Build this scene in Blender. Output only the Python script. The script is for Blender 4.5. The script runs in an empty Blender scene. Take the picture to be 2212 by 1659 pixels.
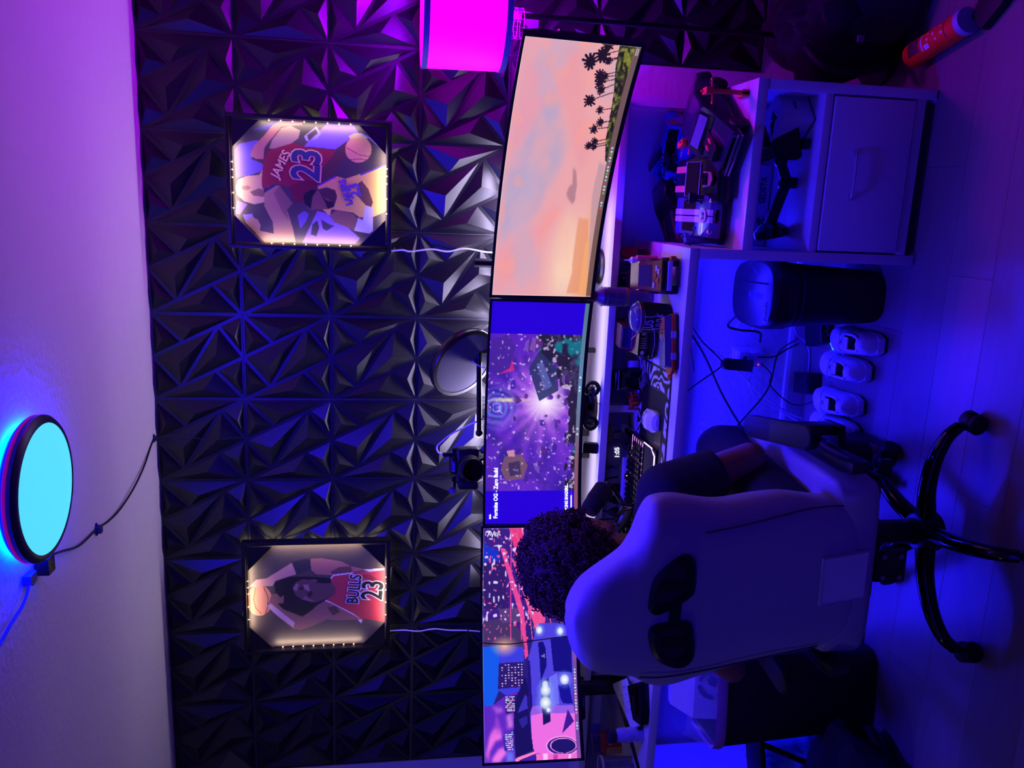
import bpy, bmesh, math, random
import numpy as np
from mathutils import Vector, Matrix, Euler, noise
PI = math.pi
rng = random.Random(7)
SC = bpy.context.scene
COL = SC.collection

# ------------------------------------------------------------------ camera
cam_d = bpy.data.cameras.new('camera'); cam = bpy.data.objects.new('camera', cam_d); COL.objects.link(cam)
cam_d.sensor_fit = 'HORIZONTAL'; cam_d.sensor_width = 36.0; cam_d.lens = 36.0*1755.408/2212.0
cam_d.clip_start = 0.02; cam_d.clip_end = 50
CF = Vector((-0.21576048, 0.96435088, -0.15321489)); CR = Vector((0.97560909, 0.21940151, 0.007063)); CD = Vector((0.04042678, -0.14795393, -0.98816765))
# the phone was held on its side: the picture's right is the room's "down"
m3 = Matrix((CD, CR, -CF)).transposed()
cam.matrix_world = Matrix.Translation((0.0, -2.9445744, 1.63282775)) @ m3.to_4x4()
SC.camera = cam
SC.view_settings.view_transform = 'Standard'; SC.view_settings.look = 'None'
SC.view_settings.gamma = 1.0; SC.view_settings.use_curve_mapping = False
SC.view_settings.exposure = 0.0

# ------------------------------------------------------------------ world, lamps of the room, added fill lights
w = bpy.data.worlds.new('world'); SC.world = w; w.use_nodes = True
w.node_tree.nodes['Background'].inputs[0].default_value = (0.02, 0.015, 0.08, 1); w.node_tree.nodes['Background'].inputs[1].default_value = 0.05

def area(name, loc, direction, sx, sy, power, color, spread=180):
    d = bpy.data.lights.new(name, 'AREA'); d.shape = 'RECTANGLE'; d.size = sx; d.size_y = sy; d.energy = power; d.color = color
    d.spread = math.radians(spread)
    o = bpy.data.objects.new(name, d); COL.objects.link(o)
    z = -Vector(direction).normalized(); x = Vector((1, 0, 0)) if abs(z.x) < .8 else Vector((0, 1, 0)); x = (x - z*x.dot(z)).normalized(); y = z.cross(x)
    o.matrix_world = Matrix.Translation(loc) @ Matrix((x, y, z)).transposed().to_4x4()
    o['kind'] = 'helper'
    return o
def point(name, loc, r, power, color):
    d = bpy.data.lights.new(name, 'POINT'); d.shadow_soft_size = r; d.energy = power; d.color = color
    o = bpy.data.objects.new(name, d); COL.objects.link(o); o.location = loc; o['kind'] = 'helper'
    return o
BLUE = (0.012, 0.006, 1.0)
# blue strip light under the desk, along the wall
area('under_desk_strip', (-1.02, -0.09, 0.695), (0, -0.30, -1), 1.75, 0.02, 34.0, BLUE)
area('cabinet_strip', (-0.06, -0.030, 0.47), (0.25, -1, -0.35), 0.08, 0.10, 3.0, BLUE)
# the strip carries on along the right end of the desk top, over the cabinet
area('desk_end_strip', (-0.098, -0.30, 0.715), (1, 0.1, -0.45), 0.010, 0.50, 2.6, BLUE)
# magenta bulb of the floor lamp
point('floor_lamp_bulb', (0.575, -0.26, 1.40), 0.06, 24.0, (0.50, 0.0, 1.0))
# flush ceiling light: violet-blue downlight
dl = bpy.data.lights.new('ceiling_light_bulb', 'AREA'); dl.shape = 'DISK'; dl.size = 0.28; dl.energy = 46.0; dl.color = (0.022, 0.003, 1.0)
dlo = bpy.data.objects.new('ceiling_light_bulb', dl); COL.objects.link(dlo); dlo.location = (-0.665, -1.08, 2.380); dlo['kind'] = 'helper'
# fill lights added out of view: blue behind the camera, pale at the left
area('rear_fill_light', (-0.7, -3.93, 2.15), (0, 1, -0.42), 4.2, 0.04, 15.0, (0.014, 0.002, 1.0))
point('left_fill_light', (-2.85, -2.1, 1.55), 0.10, 3.2, (0.75, 0.62, 1.0))
# pale strips behind the monitors, washing up the wall
PALE = (0.70, 0.60, 1.0)
area('monitor_strip_middle', (-0.72, -0.075, 1.24), (0, 0.18, 1), 0.70, 0.015, 4.5, PALE)
area('monitor_strip_right', (-0.06, -0.075, 1.22), (0, 0.18, 1), 0.40, 0.015, 2.4, PALE)
area('monitor_strip_left', (-1.30, -0.085, 1.22), (0, 0.18, 1), 0.22, 0.015, 0.6, PALE)
area('monitor_strip_low', (-0.72, -0.17, 0.955), (0, -0.10, -1), 1.5, 0.02, 1.6, PALE)
# bulb strings inside the two lit posters, along their four inner edges
WARM = (1.0, 0.80, 0.60)
for px0, px1, pz0, pz1, pw in ((-.18, .256, 1.618, 2.160, .26), (-1.701, -1.247, 1.611, 2.153, .20)):
    cx_, cz_, hw_, hh_ = (px0+px1)/2, (pz0+pz1)/2, (px1-px0)/2-.022, (pz1-pz0)/2-.022
    area('poster_bulbs', (cx_-hw_, -.056, cz_), (1, .40, 0), .010, hh_*1.3, pw, WARM); area('poster_bulbs', (cx_+hw_, -.056, cz_), (-1, .40, 0), .010, hh_*1.3, pw, WARM)
    area('poster_bulbs', (cx_, -.056, cz_+hh_), (0, .40, -1), hw_*1.3, .010, pw, WARM); area('poster_bulbs', (cx_, -.056, cz_-hh_), (0, .40, 1), hw_*1.3, .010, pw, WARM)

# ------------------------------------------------------------------ materials
MATS = {}
def lin(c):
    return tuple(((v/255.0)/12.92 if v/255.0 <= 0.04045 else ((v/255.0+0.055)/1.055)**2.4) for v in c)
def mat(name, rgb, rough=0.5, metal=0.0, spec=0.5, var=0.06, vscale=25.0, bump=0.0, bscale=60.0, emis=None, estr=1.0, alpha=1.0, trans=0.0, coat=0.0):
    """Principled material with a little procedural variation; rgb is the surface colour in sRGB 0-255."""
    if name in MATS: return MATS[name]
    m = bpy.data.materials.new(name); m.use_nodes = True; nt = m.node_tree; p = nt.nodes['Principled BSDF']
    c = lin(rgb)
    p.inputs['Roughness'].default_value = rough; p.inputs['Metallic'].default_value = metal
    p.inputs['Specular IOR Level'].default_value = spec; p.inputs['Coat Weight'].default_value = coat
    p.inputs['Transmission Weight'].default_value = trans; p.inputs['Alpha'].default_value = alpha
    tc = nt.nodes.new('ShaderNodeTexCoord'); n = nt.nodes.new('ShaderNodeTexNoise'); n.inputs['Scale'].default_value = vscale; n.inputs['Detail'].default_value = 3
    nt.links.new(tc.outputs['Object'], n.inputs['Vector'])
    r = nt.nodes.new('ShaderNodeValToRGB')
    r.color_ramp.elements[0].color = (*[v*(1-var*2) for v in c], 1); r.color_ramp.elements[1].color = (*[min(1, v*(1+var*2)) for v in c], 1)
    nt.links.new(n.outputs['Fac'], r.inputs['Fac']); nt.links.new(r.outputs['Color'], p.inputs['Base Color'])
    if bump > 0:
        n2 = nt.nodes.new('ShaderNodeTexNoise'); n2.inputs['Scale'].default_value = bscale; n2.inputs['Detail'].default_value = 4
        nt.links.new(tc.outputs['Object'], n2.inputs['Vector'])
        b = nt.nodes.new('ShaderNodeBump'); b.inputs['Strength'].default_value = bump; b.inputs['Distance'].default_value = 0.004
        nt.links.new(n2.outputs['Fac'], b.inputs['Height']); nt.links.new(b.outputs['Normal'], p.inputs['Normal'])
    if emis is not None:
        p.inputs['Emission Color'].default_value = (*emis, 1); p.inputs['Emission Strength'].default_value = estr
    MATS[name] = m
    return m
def glow(name, rgb, strength):
    if name in MATS: return MATS[name]
    m = bpy.data.materials.new(name); m.use_nodes = True; nt = m.node_tree
    p = nt.nodes['Principled BSDF']; p.inputs['Base Color'].default_value = (*rgb, 1); p.inputs['Emission Color'].default_value = (*rgb, 1)
    p.inputs['Emission Strength'].default_value = strength; p.inputs['Roughness'].default_value = 0.6
    MATS[name] = m
    return m
def print_mat(name, emit, base=0.0, rough=0.5):
    """Flat printed or displayed picture: colour comes from the mesh's own colour layer."""
    if name in MATS: return MATS[name]
    m = bpy.data.materials.new(name); m.use_nodes = True; nt = m.node_tree; p = nt.nodes['Principled BSDF']
    a = nt.nodes.new('ShaderNodeVertexColor'); a.layer_name = 'print'
    p.inputs['Roughness'].default_value = rough
    if base > 0: nt.links.new(a.outputs['Color'], p.inputs['Base Color'])
    else: p.inputs['Base Color'].default_value = (0.01, 0.01, 0.012, 1)
    if emit > 0:
        nt.links.new(a.outputs['Color'], p.inputs['Emission Color']); p.inputs['Emission Strength'].default_value = emit
    MATS[name] = m
    return m

# ------------------------------------------------------------------ mesh builder
def frame_of(d):
    d = Vector(d).normalized(); u = Vector((0, 0, 1)) if abs(d.z) < 0.9 else Vector((1, 0, 0))
    x = d.cross(u).normalized(); y = x.cross(d).normalized()
    return x, y, d
class B:
    def __init__(s): s.bm = bmesh.new(); s.M = Matrix.Identity(4)
    def v(s, p): return s.bm.verts.new(s.M @ Vector(p))
    def box(s, lo, hi, bev=0.0, seg=2, rot=None):
        lo, hi = Vector(lo), Vector(hi); c = (lo+hi)/2; h = (hi-lo)/2
        R = Euler(rot).to_matrix() if rot else Matrix.Identity(3)
        vs = [s.v(c + R @ Vector((sx*h.x, sy*h.y, sz*h.z))) for sx in (-1, 1) for sy in (-1, 1) for sz in (-1, 1)]
        fs = [s.bm.faces.new([vs[i] for i in f]) for f in ((0, 1, 3, 2), (4, 6, 7, 5), (0, 4, 5, 1), (2, 3, 7, 6), (0, 2, 6, 4), (1, 5, 7, 3))]
        if bev > 0:
            es = {e for f in fs for e in f.edges}
            bmesh.ops.bevel(s.bm, geom=list(es), offset=min(bev, 0.48*2*min(h)), segments=seg, affect='EDGES', profile=0.6)
        return s
    def loft(s, rings, cap0=True, cap1=True):
        R = [[s.v(p) for p in r] for r in rings]; n = len(R[0])
        for a, b in zip(R, R[1:]):
            for i in range(n): s.bm.faces.new((a[i], a[(i+1) % n], b[(i+1) % n], b[i]))
        if cap0: s.bm.faces.new(R[0][::-1])
        if cap1: s.bm.faces.new(R[-1])
        return s
    def cyl(s, p0, p1, r0, r1=None, n=20, cap=True):
        r1 = r0 if r1 is None else r1; p0, p1 = Vector(p0), Vector(p1); x, y, d = frame_of(p1-p0)
        ring = lambda p, r: [p + (x*math.cos(2*PI*i/n) + y*math.sin(2*PI*i/n))*r for i in range(n)]
        return s.loft([ring(p0, r0), ring(p1, r1)], cap, cap)
    def lathe(s, c, prof, axis=(0, 0, 1), n=28, cap=True):
        c = Vector(c); x, y, d = frame_of(axis)
        return s.loft([[c + d*h + (x*math.cos(2*PI*i/n) + y*math.sin(2*PI*i/n))*max(r, 1e-5) for i in range(n)] for r, h in prof], cap, cap)
    def tube(s, pts, r, n=8, closed=False):
        P = [Vector(p) for p in pts]; rr = r if hasattr(r, '__len__') else [r]*len(P); m = len(P); rings = []
        t0 = (P[1]-P[0]).normalized(); x, y, _ = frame_of(t0)
        for i, p in enumerate(P):
            a = P[(i-1) % m] if (closed or i) else P[0]; b = P[(i+1) % m] if (closed or i < m-1) else P[-1]
            t = (b-a).normalized() if (b-a).length > 1e-9 else t0
            x = (x - t*x.dot(t)); x = x.normalized() if x.length > 1e-6 else frame_of(t)[0]; y = t.cross(x)
            rings.append([p + (x*math.cos(2*PI*k/n) + y*math.sin(2*PI*k/n))*rr[i] for k in range(n)])
        if closed:
            R = [[s.v(q) for q in ring] for ring in rings]
            for i in range(m):
                a, b = R[i], R[(i+1) % m]
                for k in range(n): s.bm.faces.new((a[k], a[(k+1) % n], b[(k+1) % n], b[k]))
            return s
        return s.loft(rings)
    def ball(s, c, r, u=20, v=12, sc=(1, 1, 1), rot=None):
        R = Euler(rot).to_matrix() if rot else Matrix.Identity(3); c = Vector(c); rings = []
        for j in range(1, v):
            th = PI*j/v
            rings.append([c + R @ Vector((r*sc[0]*math.sin(th)*math.cos(2*PI*i/u), r*sc[1]*math.sin(th)*math.sin(2*PI*i/u), -r*sc[2]*math.cos(th))) for i in range(u)])
        Rg = [[s.v(p) for p in q] for q in rings]
        for a, b in zip(Rg, Rg[1:]):
            for i in range(u): s.bm.faces.new((a[i], a[(i+1) % u], b[(i+1) % u], b[i]))
        b0 = s.v(c + R @ Vector((0, 0, -r*sc[2]))); t0 = s.v(c + R @ Vector((0, 0, r*sc[2])))
        for i in range(u):
            s.bm.faces.new((b0, Rg[0][(i+1) % u], Rg[0][i])); s.bm.faces.new((t0, Rg[-1][i], Rg[-1][(i+1) % u]))
        return s
    def prism(s, poly, d0, d1, X=(1, 0, 0), Y=(0, 0, 1), O=(0, 0, 0), bev=0.0, seg=2):
        """polygon in the X-Y plane through O, extruded along X x Y from d0 to d1"""
        X, Y, O = Vector(X), Vector(Y), Vector(O); N = X.cross(Y)
        a = [s.v(O + X*p[0] + Y*p[1] + N*d0) for p in poly]; b = [s.v(O + X*p[0] + Y*p[1] + N*d1) for p in poly]; n = len(poly)
        fs = [s.bm.faces.new(a[::-1]), s.bm.faces.new(b)]
        for i in range(n): fs.append(s.bm.faces.new((a[i], a[(i+1) % n], b[(i+1) % n], b[i])))
        if bev > 0:
            es = {e for f in fs[:2] for e in f.edges}
            bmesh.ops.bevel(s.bm, geom=list(es), offset=bev, segments=seg, affect='EDGES', profile=0.6)
        return s
    def tri(s, a, b, c): s.bm.faces.new((s.v(a), s.v(b), s.v(c))); return s
    def quad(s, a, b, c, d): s.bm.faces.new((s.v(a), s.v(b), s.v(c), s.v(d))); return s
    def mesh(s, name, m=None, smooth=None, fix=True):
        if fix: bmesh.ops.recalc_face_normals(s.bm, faces=s.bm.faces[:])
        me = bpy.data.meshes.new(name); s.bm.to_mesh(me); s.bm.free()
        if m: me.materials.append(m)
        if smooth is not None:
            me.polygons.foreach_set('use_smooth', [True]*len(me.polygons))
            try: me.set_sharp_from_angle(angle=math.radians(smooth))
            except Exception: pass
        return me
    def obj(s, name, m, parent=None, smooth=40, fix=True):
        return link(name, s.mesh(name, m, smooth, fix), parent)
def link(name, me, parent=None, loc=None, rot=None):
    o = bpy.data.objects.new(name, me); COL.objects.link(o)
    if parent: o.parent = parent
    if loc: o.location = loc
    if rot: o.rotation_euler = rot
    return o
def tag(o, label, cat, group=None, kind=None):
    o['label'] = label; o['category'] = cat
    if group: o['group'] = group
    if kind: o['kind'] = kind
    return o
def thing(name, label, cat, loc=(0, 0, 0), rz=0.0, group=None, rot=None):
    o = bpy.data.objects.new(name, None); COL.objects.link(o); o.empty_display_size = 0.05
    o.location = loc; o.rotation_euler = rot if rot else (0, 0, rz)
    return tag(o, label, cat, group)
def struct(o): o['kind'] = 'structure'; return o
def copy_tree(o, parent=None):
    c = o.copy(); COL.objects.link(c)
    if parent is not None: c.parent = parent
    for ch in list(o.children): copy_tree(ch, c)
    return c
def text(name, string, size, m, parent, loc, X=(1, 0, 0), Y=(0, 0, 1), align='CENTER', ext=0.0004, sx=1.0, space=1.0, bold=0.0):
    cu = bpy.data.curves.new(name, 'FONT'); cu.body = string; cu.size = size; cu.align_x = align; cu.align_y = 'CENTER'
    cu.extrude = ext; cu.space_character = space; cu.offset = bold; cu.resolution_u = 3
    cu.materials.append(m)
    o = bpy.data.objects.new(name, cu); COL.objects.link(o); o.parent = parent
    X, Y = Vector(X).normalized(), Vector(Y).normalized(); N = X.cross(Y)
    o.matrix_local = Matrix.Translation(loc) @ Matrix((X, Y, N)).transposed().to_4x4() @ Matrix.Diagonal((sx, 1, 1, 1))
    return o
def arc(c, r, a0, a1, n, X=(1, 0, 0), Y=(0, 0, 1)):
    c, X, Y = Vector(c), Vector(X), Vector(Y)
    return [c + X*(r*math.cos(a0+(a1-a0)*i/n)) + Y*(r*math.sin(a0+(a1-a0)*i/n)) for i in range(n+1)]
def spline(pts, k=8):
    P = [Vector(p) for p in pts]; P = [P[0]*2-P[1]] + P + [P[-1]*2-P[-2]]; out = []
    for i in range(1, len(P)-2):
        for j in range(k):
            t = j/k; a, b, c, d = P[i-1:i+3]
            out.append(0.5*((2*b) + (c-a)*t + (2*a-5*b+4*c-d)*t*t + (3*b-3*c+d-a)*t*t*t))
    return out + [P[-2]]
def rrect(w, h, r, n=5):
    o = []
    for cx, cy, a in ((w/2-r, h/2-r, 0), (-w/2+r, h/2-r, PI/2), (-w/2+r, -h/2+r, PI), (w/2-r, -h/2+r, 1.5*PI)):
        o += [(cx+r*math.cos(a+PI/2*i/n), cy+r*math.sin(a+PI/2*i/n)) for i in range(n+1)]
    return o

# ------------------------------------------------------------------ flat pictures (screens, posters): painted into a colour layer
class Paint:
    def __init__(s, w, h, bg):
        s.w, s.h = w, h; s.a = np.zeros((h, w, 3)); s.a[:] = bg
        s.u, s.v = np.meshgrid((np.arange(w))/(w-1), (np.arange(h))/(h-1))
    def mask(s, pts):
        m = np.zeros((s.h, s.w), bool); n = len(pts)
        for i in range(n):
            x0, y0 = pts[i]; x1, y1 = pts[(i+1) % n]
            if abs(y1-y0) < 1e-9: continue
            m ^= ((y0 > s.v) != (y1 > s.v)) & (s.u < (x1-x0)*(s.v-y0)/(y1-y0)+x0)
        return m
    def poly(s, pts, c, t=1.0):
        m = s.mask(pts); s.a[m] = s.a[m]*(1-t) + np.array(c)*t
    def soft(s, cu, cv, ru, rv, c, p=1.0, t=1.0):
        k = np.clip(1-np.sqrt(((s.u-cu)/ru)**2+((s.v-cv)/rv)**2), 0, 1)**p*t
        s.a = s.a*(1-k[..., None]) + np.array(c)*k[..., None]
    def disc(s, cu, cv, ru, rv, c):
        s.a[((s.u-cu)/ru)**2+((s.v-cv)/rv)**2 < 1] = c
    def line(s, p, q, wd, c, asp=1.0):
        px, py = p; qx, qy = q; dx, dy = (qx-px)*asp, qy-py; L = dx*dx+dy*dy+1e-12
        t = np.clip(((s.u-px)*asp*dx+(s.v-py)*dy)/L, 0, 1)
        d = np.hypot((s.u-px-t*(qx-px))*asp, s.v-py-t*(qy-py)); s.a[d < wd] = c
    def noise(s, fu, fv, seed, octv=4):
        r = np.random.RandomState(seed); out = np.zeros((s.h, s.w)); amp = 1.0; tot = 0
        for o in range(octv):
            nu, nv = int(fu*2**o)+2, int(fv*2**o)+2; g = r.rand(nv, nu)
            x = s.u*(nu-1.001); y = s.v*(nv-1.001); xi, yi = x.astype(int), y.astype(int); fx, fy = x-xi, y-yi
            fx = fx*fx*(3-2*fx); fy = fy*fy*(3-2*fy); x2 = np.minimum(xi+1, nu-1); y2 = np.minimum(yi+1, nv-1)
            out += amp*((g[yi, xi]*(1-fx)+g[yi, x2]*fx)*(1-fy)+(g[y2, xi]*(1-fx)+g[y2, x2]*fx)*fy); tot += amp; amp *= 0.5
        return out/tot
    def mix(s, k, c):
        k = np.clip(k, 0, 1)[..., None]; s.a = s.a*(1-k) + np.array(c)*k
    def mesh(s, name, pos, m, keep=None):
        """pos(u, v) -> xyz arrays; builds a fine grid carrying the picture"""
        X = pos(s.u, s.v); V = np.stack(X, -1).reshape(-1, 3); w, h = s.w, s.h
        idx = np.arange(w*h).reshape(h, w); q = np.stack([idx[1:, :-1], idx[1:, 1:], idx[:-1, 1:], idx[:-1, :-1]], -1).reshape(-1, 4)
        if keep is not None:
            k = keep(s.u, s.v).reshape(-1); q = q[k[q].all(1)]
        me = bpy.data.meshes.new(name); me.vertices.add(len(V)); me.vertices.foreach_set('co', V.astype(np.float32).ravel())
        me.loops.add(q.size); me.loops.foreach_set('vertex_index', q.astype(np.int32).ravel())
        me.polygons.add(len(q)); me.polygons.foreach_set('loop_start', np.arange(0, q.size, 4, dtype=np.int32))
        me.update(calc_edges=True)
        c = np.clip(s.a.reshape(-1, 3)/255.0, 0, 1); c = np.where(c <= 0.04045, c/12.92, ((c+0.055)/1.055)**2.4)
        at = me.color_attributes.new('print', 'FLOAT_COLOR', 'POINT')
        at.data.foreach_set('color', np.concatenate([c, np.ones((len(c), 1))], 1).astype(np.float32).ravel())
        me.materials.append(m); me.validate()
        return me

# ================================================================== ROOM
T = 0.3048; CX0 = -7.364*T; CEIL = 8*T
M_wall = mat('wall_paint', (205, 200, 205), rough=0.7, bump=0.55, bscale=45, var=0.02)
M_ceil = mat('ceiling_paint', (215, 210, 215), rough=0.8, bump=0.5, bscale=55, var=0.02)
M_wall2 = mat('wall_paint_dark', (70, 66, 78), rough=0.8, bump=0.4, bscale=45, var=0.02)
M_trim = mat('trim_paint', (210, 207, 212), rough=0.45, var=0.02)
M_panel = mat('black_wall_panel', (24, 23, 27), rough=0.40, spec=0.5, var=0.03, vscale=9)
M_white = mat('white_laminate', (205, 202, 208), rough=0.38, var=0.03, vscale=4)
M_black = mat('black_plastic', (14, 14, 16), rough=0.38)
M_blackm = mat('black_matte', (11, 11, 13), rough=0.7, bump=0.2, bscale=200)
M_blackg = mat('black_gloss', (8, 8, 10), rough=0.12)
M_rubber = mat('black_rubber', (13, 13, 14), rough=0.65)
M_steel = mat('brushed_steel', (150, 150, 155), rough=0.3, metal=1.0)
M_wcable = mat('white_cable', (225, 222, 230), rough=0.4)
M_bcable = mat('black_cable', (10, 10, 12), rough=0.5)

wall = struct(B().box((-3.2, 0.0, -0.05), (1.75, 0.12, CEIL+0.05)).obj('wall_back', M_wall, smooth=None))
struct(B().box((-3.32, -4.0, -0.05), (-3.2, 0.12, CEIL+0.05)).obj('wall_left', M_wall2, smooth=None))
struct(B().box((1.75, -4.0, -0.05), (1.87, 0.12, CEIL+0.05)).obj('wall_right', M_wall2, smooth=None))
struct(B().box((-3.32, -4.12, -0.05), (1.87, -4.0, CEIL+0.05)).obj('wall_front', M_wall2, smooth=None))
struct(B().box((-3.32, -4.12, CEIL), (1.87, 0.12, CEIL+0.12)).obj('ceiling', M_ceil, smooth=None))
bb = B(); bb.prism([(0, 0), (-0.013, 0), (-0.013, 0.062), (-0.009, 0.075), (0, 0.08)], -3.2, 1.75, X=(0, 1, 0), Y=(0, 0, 1))
struct(bb.obj('baseboard_back', M_trim, smooth=None))

# floor: plank by plank
flr = struct(B().box((-3.2, -4.0, -0.09), (1.75, 0.0, -0.011)).obj('floor', mat('floor_underlay', (40, 36, 34), rough=0.9), smooth=None))
def plank_mat(i, rgb):
    m = mat('vinyl_plank_%d' % i, rgb, rough=0.36, var=0.10, vscale=3, bump=0.05, bscale=30); nt = m.node_tree
    n = [x for x in nt.nodes if x.type == 'TEX_NOISE'][0]; mp = nt.nodes.new('ShaderNodeMapping'); mp.inputs['Scale'].default_value = (0.9, 14, 1)
    tc = [x for x in nt.nodes if x.type == 'TEX_COORD'][0]; nt.links.new(tc.outputs['Object'], mp.inputs['Vector']); nt.links.new(mp.outputs['Vector'], n.inputs['Vector']); n.inputs['Detail'].default_value = 6
    return m
PM = [plank_mat(i, c) for i, c in enumerate([(126, 116, 110), (120, 110, 104), (132, 122, 115), (116, 107, 101)])]
PL = {}
def plank(L, k):
    key = (round(L, 3), k)
    if key not in PL: PL[key] = B().box((0.0003, 0.0003, -0.011), (L-0.0003, 0.1797, 0), bev=0.0006, seg=1).mesh('floor_plank', PM[k], None)
    return PL[key]
y = -4.0; j = 0
while y < -0.01:
    x = -3.2; first = [1.22, 0.61, 0.92, 0.41][j % 4]
    while x < 1.74:
        L = min(first if x == -3.2 else 1.22, 1.75-x)
        link('floor_plank', plank(L, rng.randrange(4)), flr, (x, y, 0)); x += L
    y += 0.18; j += 1

# 3-D wall tiles: one shared mesh, eight three-faced points on a back plate
def tile_mesh():
    b = B(); d0 = -0.004; hi = -0.027; e = 0.0058; g = 0.0009
    A, Bp, C, D = (.335, .3325), (.73, .135), (.295, .8525), (.683, .6585)
    cells = [((0, 0), (0, .5), A, (.12, .29)), ((0, 0), A, (1, 0), (.45, .16)), ((1, 0), (1, .5), Bp, (.92, .25)), ((0, .5), Bp, C, (.30, .57)),
             (Bp, (1, .5), C, (.71, .455)), ((0, .5), (0, 1), C, (.09, .785)), ((0, 1), D, (1, 1), (.555, .87)), (D, (1, .5), (1, 1), (.89, .73))]
    W = lambda p: Vector((T*(1-p[1]), 0, -T*p[0]))
    b.box((g, d0, -T+g), (T-g, 0.0, -g))
    for c in cells:
        P = [W(p) for p in c[:3]]; a, bb_, cc = (P[1]-P[2]).length, (P[2]-P[0]).length, (P[0]-P[1]).length
        I = (P[0]*a+P[1]*bb_+P[2]*cc)/(a+bb_+cc); s = (a+bb_+cc)/2; ri = math.sqrt(max(1e-9, s*(s-a)*(s-bb_)*(s-cc)))/s
        Q = [I+(p-I)*(1-e/ri) for p in P]; pk = W(c[3]); area_ = ((P[1]-P[0]).cross(P[2]-P[0])).length/2
        top = b.v((pk.x, hi+0.004*(area_ < 0.008), pk.z)); V = [b.v((q.x, d0-0.0002, q.z)) for q in Q]
        for i in range(3):
            f = b.bm.faces.new((V[i], V[(i+1) % 3], top)); f.normal_update()
            if f.normal.y > 0: f.normal_flip()
    return b.mesh('wall_panel', M_panel, None, fix=False)
TM = tile_mesh()
for i in range(11):
    for r in range(7 if i >= 9 else 5):
        link('wall_panel', TM, wall, (CX0+i*T, -0.0006, CEIL-0.001-r*T))

# ---- flush ceiling light
cl = thing('ceiling_light', 'round flush ceiling light with a glowing cyan face and a blue halo', 'ceiling light', (-0.665, -1.08, CEIL))
B().lathe((0, 0, 0), [(0.09, 0), (0.11, -0.008), (0.155, -0.018), (0.164, -0.026), (0.166, -0.046), (0.158, -0.054), (0.148, -0.056)], n=56, cap=False).obj('body', mat('lamp_navy_plastic', (20, 18, 60), rough=0.35), cl, 50)
B().lathe((0, 0, 0), [(0.0, -0.057), (0.12, -0.0565), (0.148, -0.054)], n=56, cap=False).obj('diffuser', glow('diffuser_cyan', (0.072, 0.62, 1.0), 1.12), cl, 60)
B().lathe((0, 0, 0), [(0.100, -0.0015), (0.149, -0.0145)], n=56, cap=False).obj('halo_ring', glow('halo_cyan_blue', (0.0, 0.008, 1.0), 330.0), cl, 60)
B().lathe((0, 0, 0), [(0.1665, -0.030), (0.1675, -0.034), (0.1665, -0.038)], n=56, cap=False).obj('trim_ring', glow('trim_red', (0.30, 0.0, 0.10), 0.55), cl, 60)
cw = thing('ceiling_cable', 'thin black cable tacked across the ceiling from the round light to the wall panels', 'cable', (-0.86, -1.03, CEIL))
pts = [(-.862, -1.02), (-.885, -.93), (-.925, -.80), (-.94, -.65), (-.955, -.56), (-.955, -.46), (-.935, -.33), (-.905, -.20), (-.87, -.10), (-.85, -.045)]
P3 = spline([(x+.86, y+1.03, -0.006-0.004*math.sin(i*1.3)) for i, (x, y) in enumerate(pts)] + [(.0105, .988, -.012)], 6)
B().tube(P3, 0.0032, 8).obj('cable', M_bcable, cw)
B().tube(spline([(.0105, .988, -.012), (.014, .993, -.08), (-.004, .998, -.19), (.006, .999, -.30)], 6), 0.0013, 6).obj('wire', mat('thin_grey_wire', (50, 48, 60), rough=.5), cw)
for x, y_, s in ((-.942, -.65, 1.0), (-.852, -.05, .8)):
    B().box((x+.86-.011*s, y_+1.03-.009*s, -.016*s), (x+.86+.011*s, y_+1.03+.009*s, 0), bev=.002).box((x+.86-.018*s, y_+1.03-.004, -.004), (x+.86+.018*s, y_+1.03+.004, 0)).obj('cable_clip', mat('clip_dark', (30, 28, 60), rough=.5), cw)
B().box((-.03, -.026, -.034), (.012, .012, -.001), bev=.004).cyl((-.008, -.008, -.03), (.02, .03, -.022), .006, n=10).obj('plug_block', M_black, cw)
bw = thing('adapter_lead', 'blue lit adapter lead with a green tip hanging off the ceiling light', 'cable', (-0.87, -1.10, CEIL))
B().tube(spline([(.0, .0, -.012), (-.03, -.06, -.02), (-.05, -.12, -.016), (-.075, -.19, -.012), (-.085, -.3, -.01)], 6), 0.004, 8).obj('lead', mat('blue_lead', (40, 50, 190), rough=.4), bw)
B().box((-.014, -.02, -.02), (.01, .016, -.001), bev=.003).obj('connector', mat('blue_plug', (60, 60, 170), rough=.4), bw)
B().box((-.022, .0, -.016), (-.014, .016, -.004), bev=.002).obj('tip', mat('green_tip', (60, 150, 40), rough=.4), bw)

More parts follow.
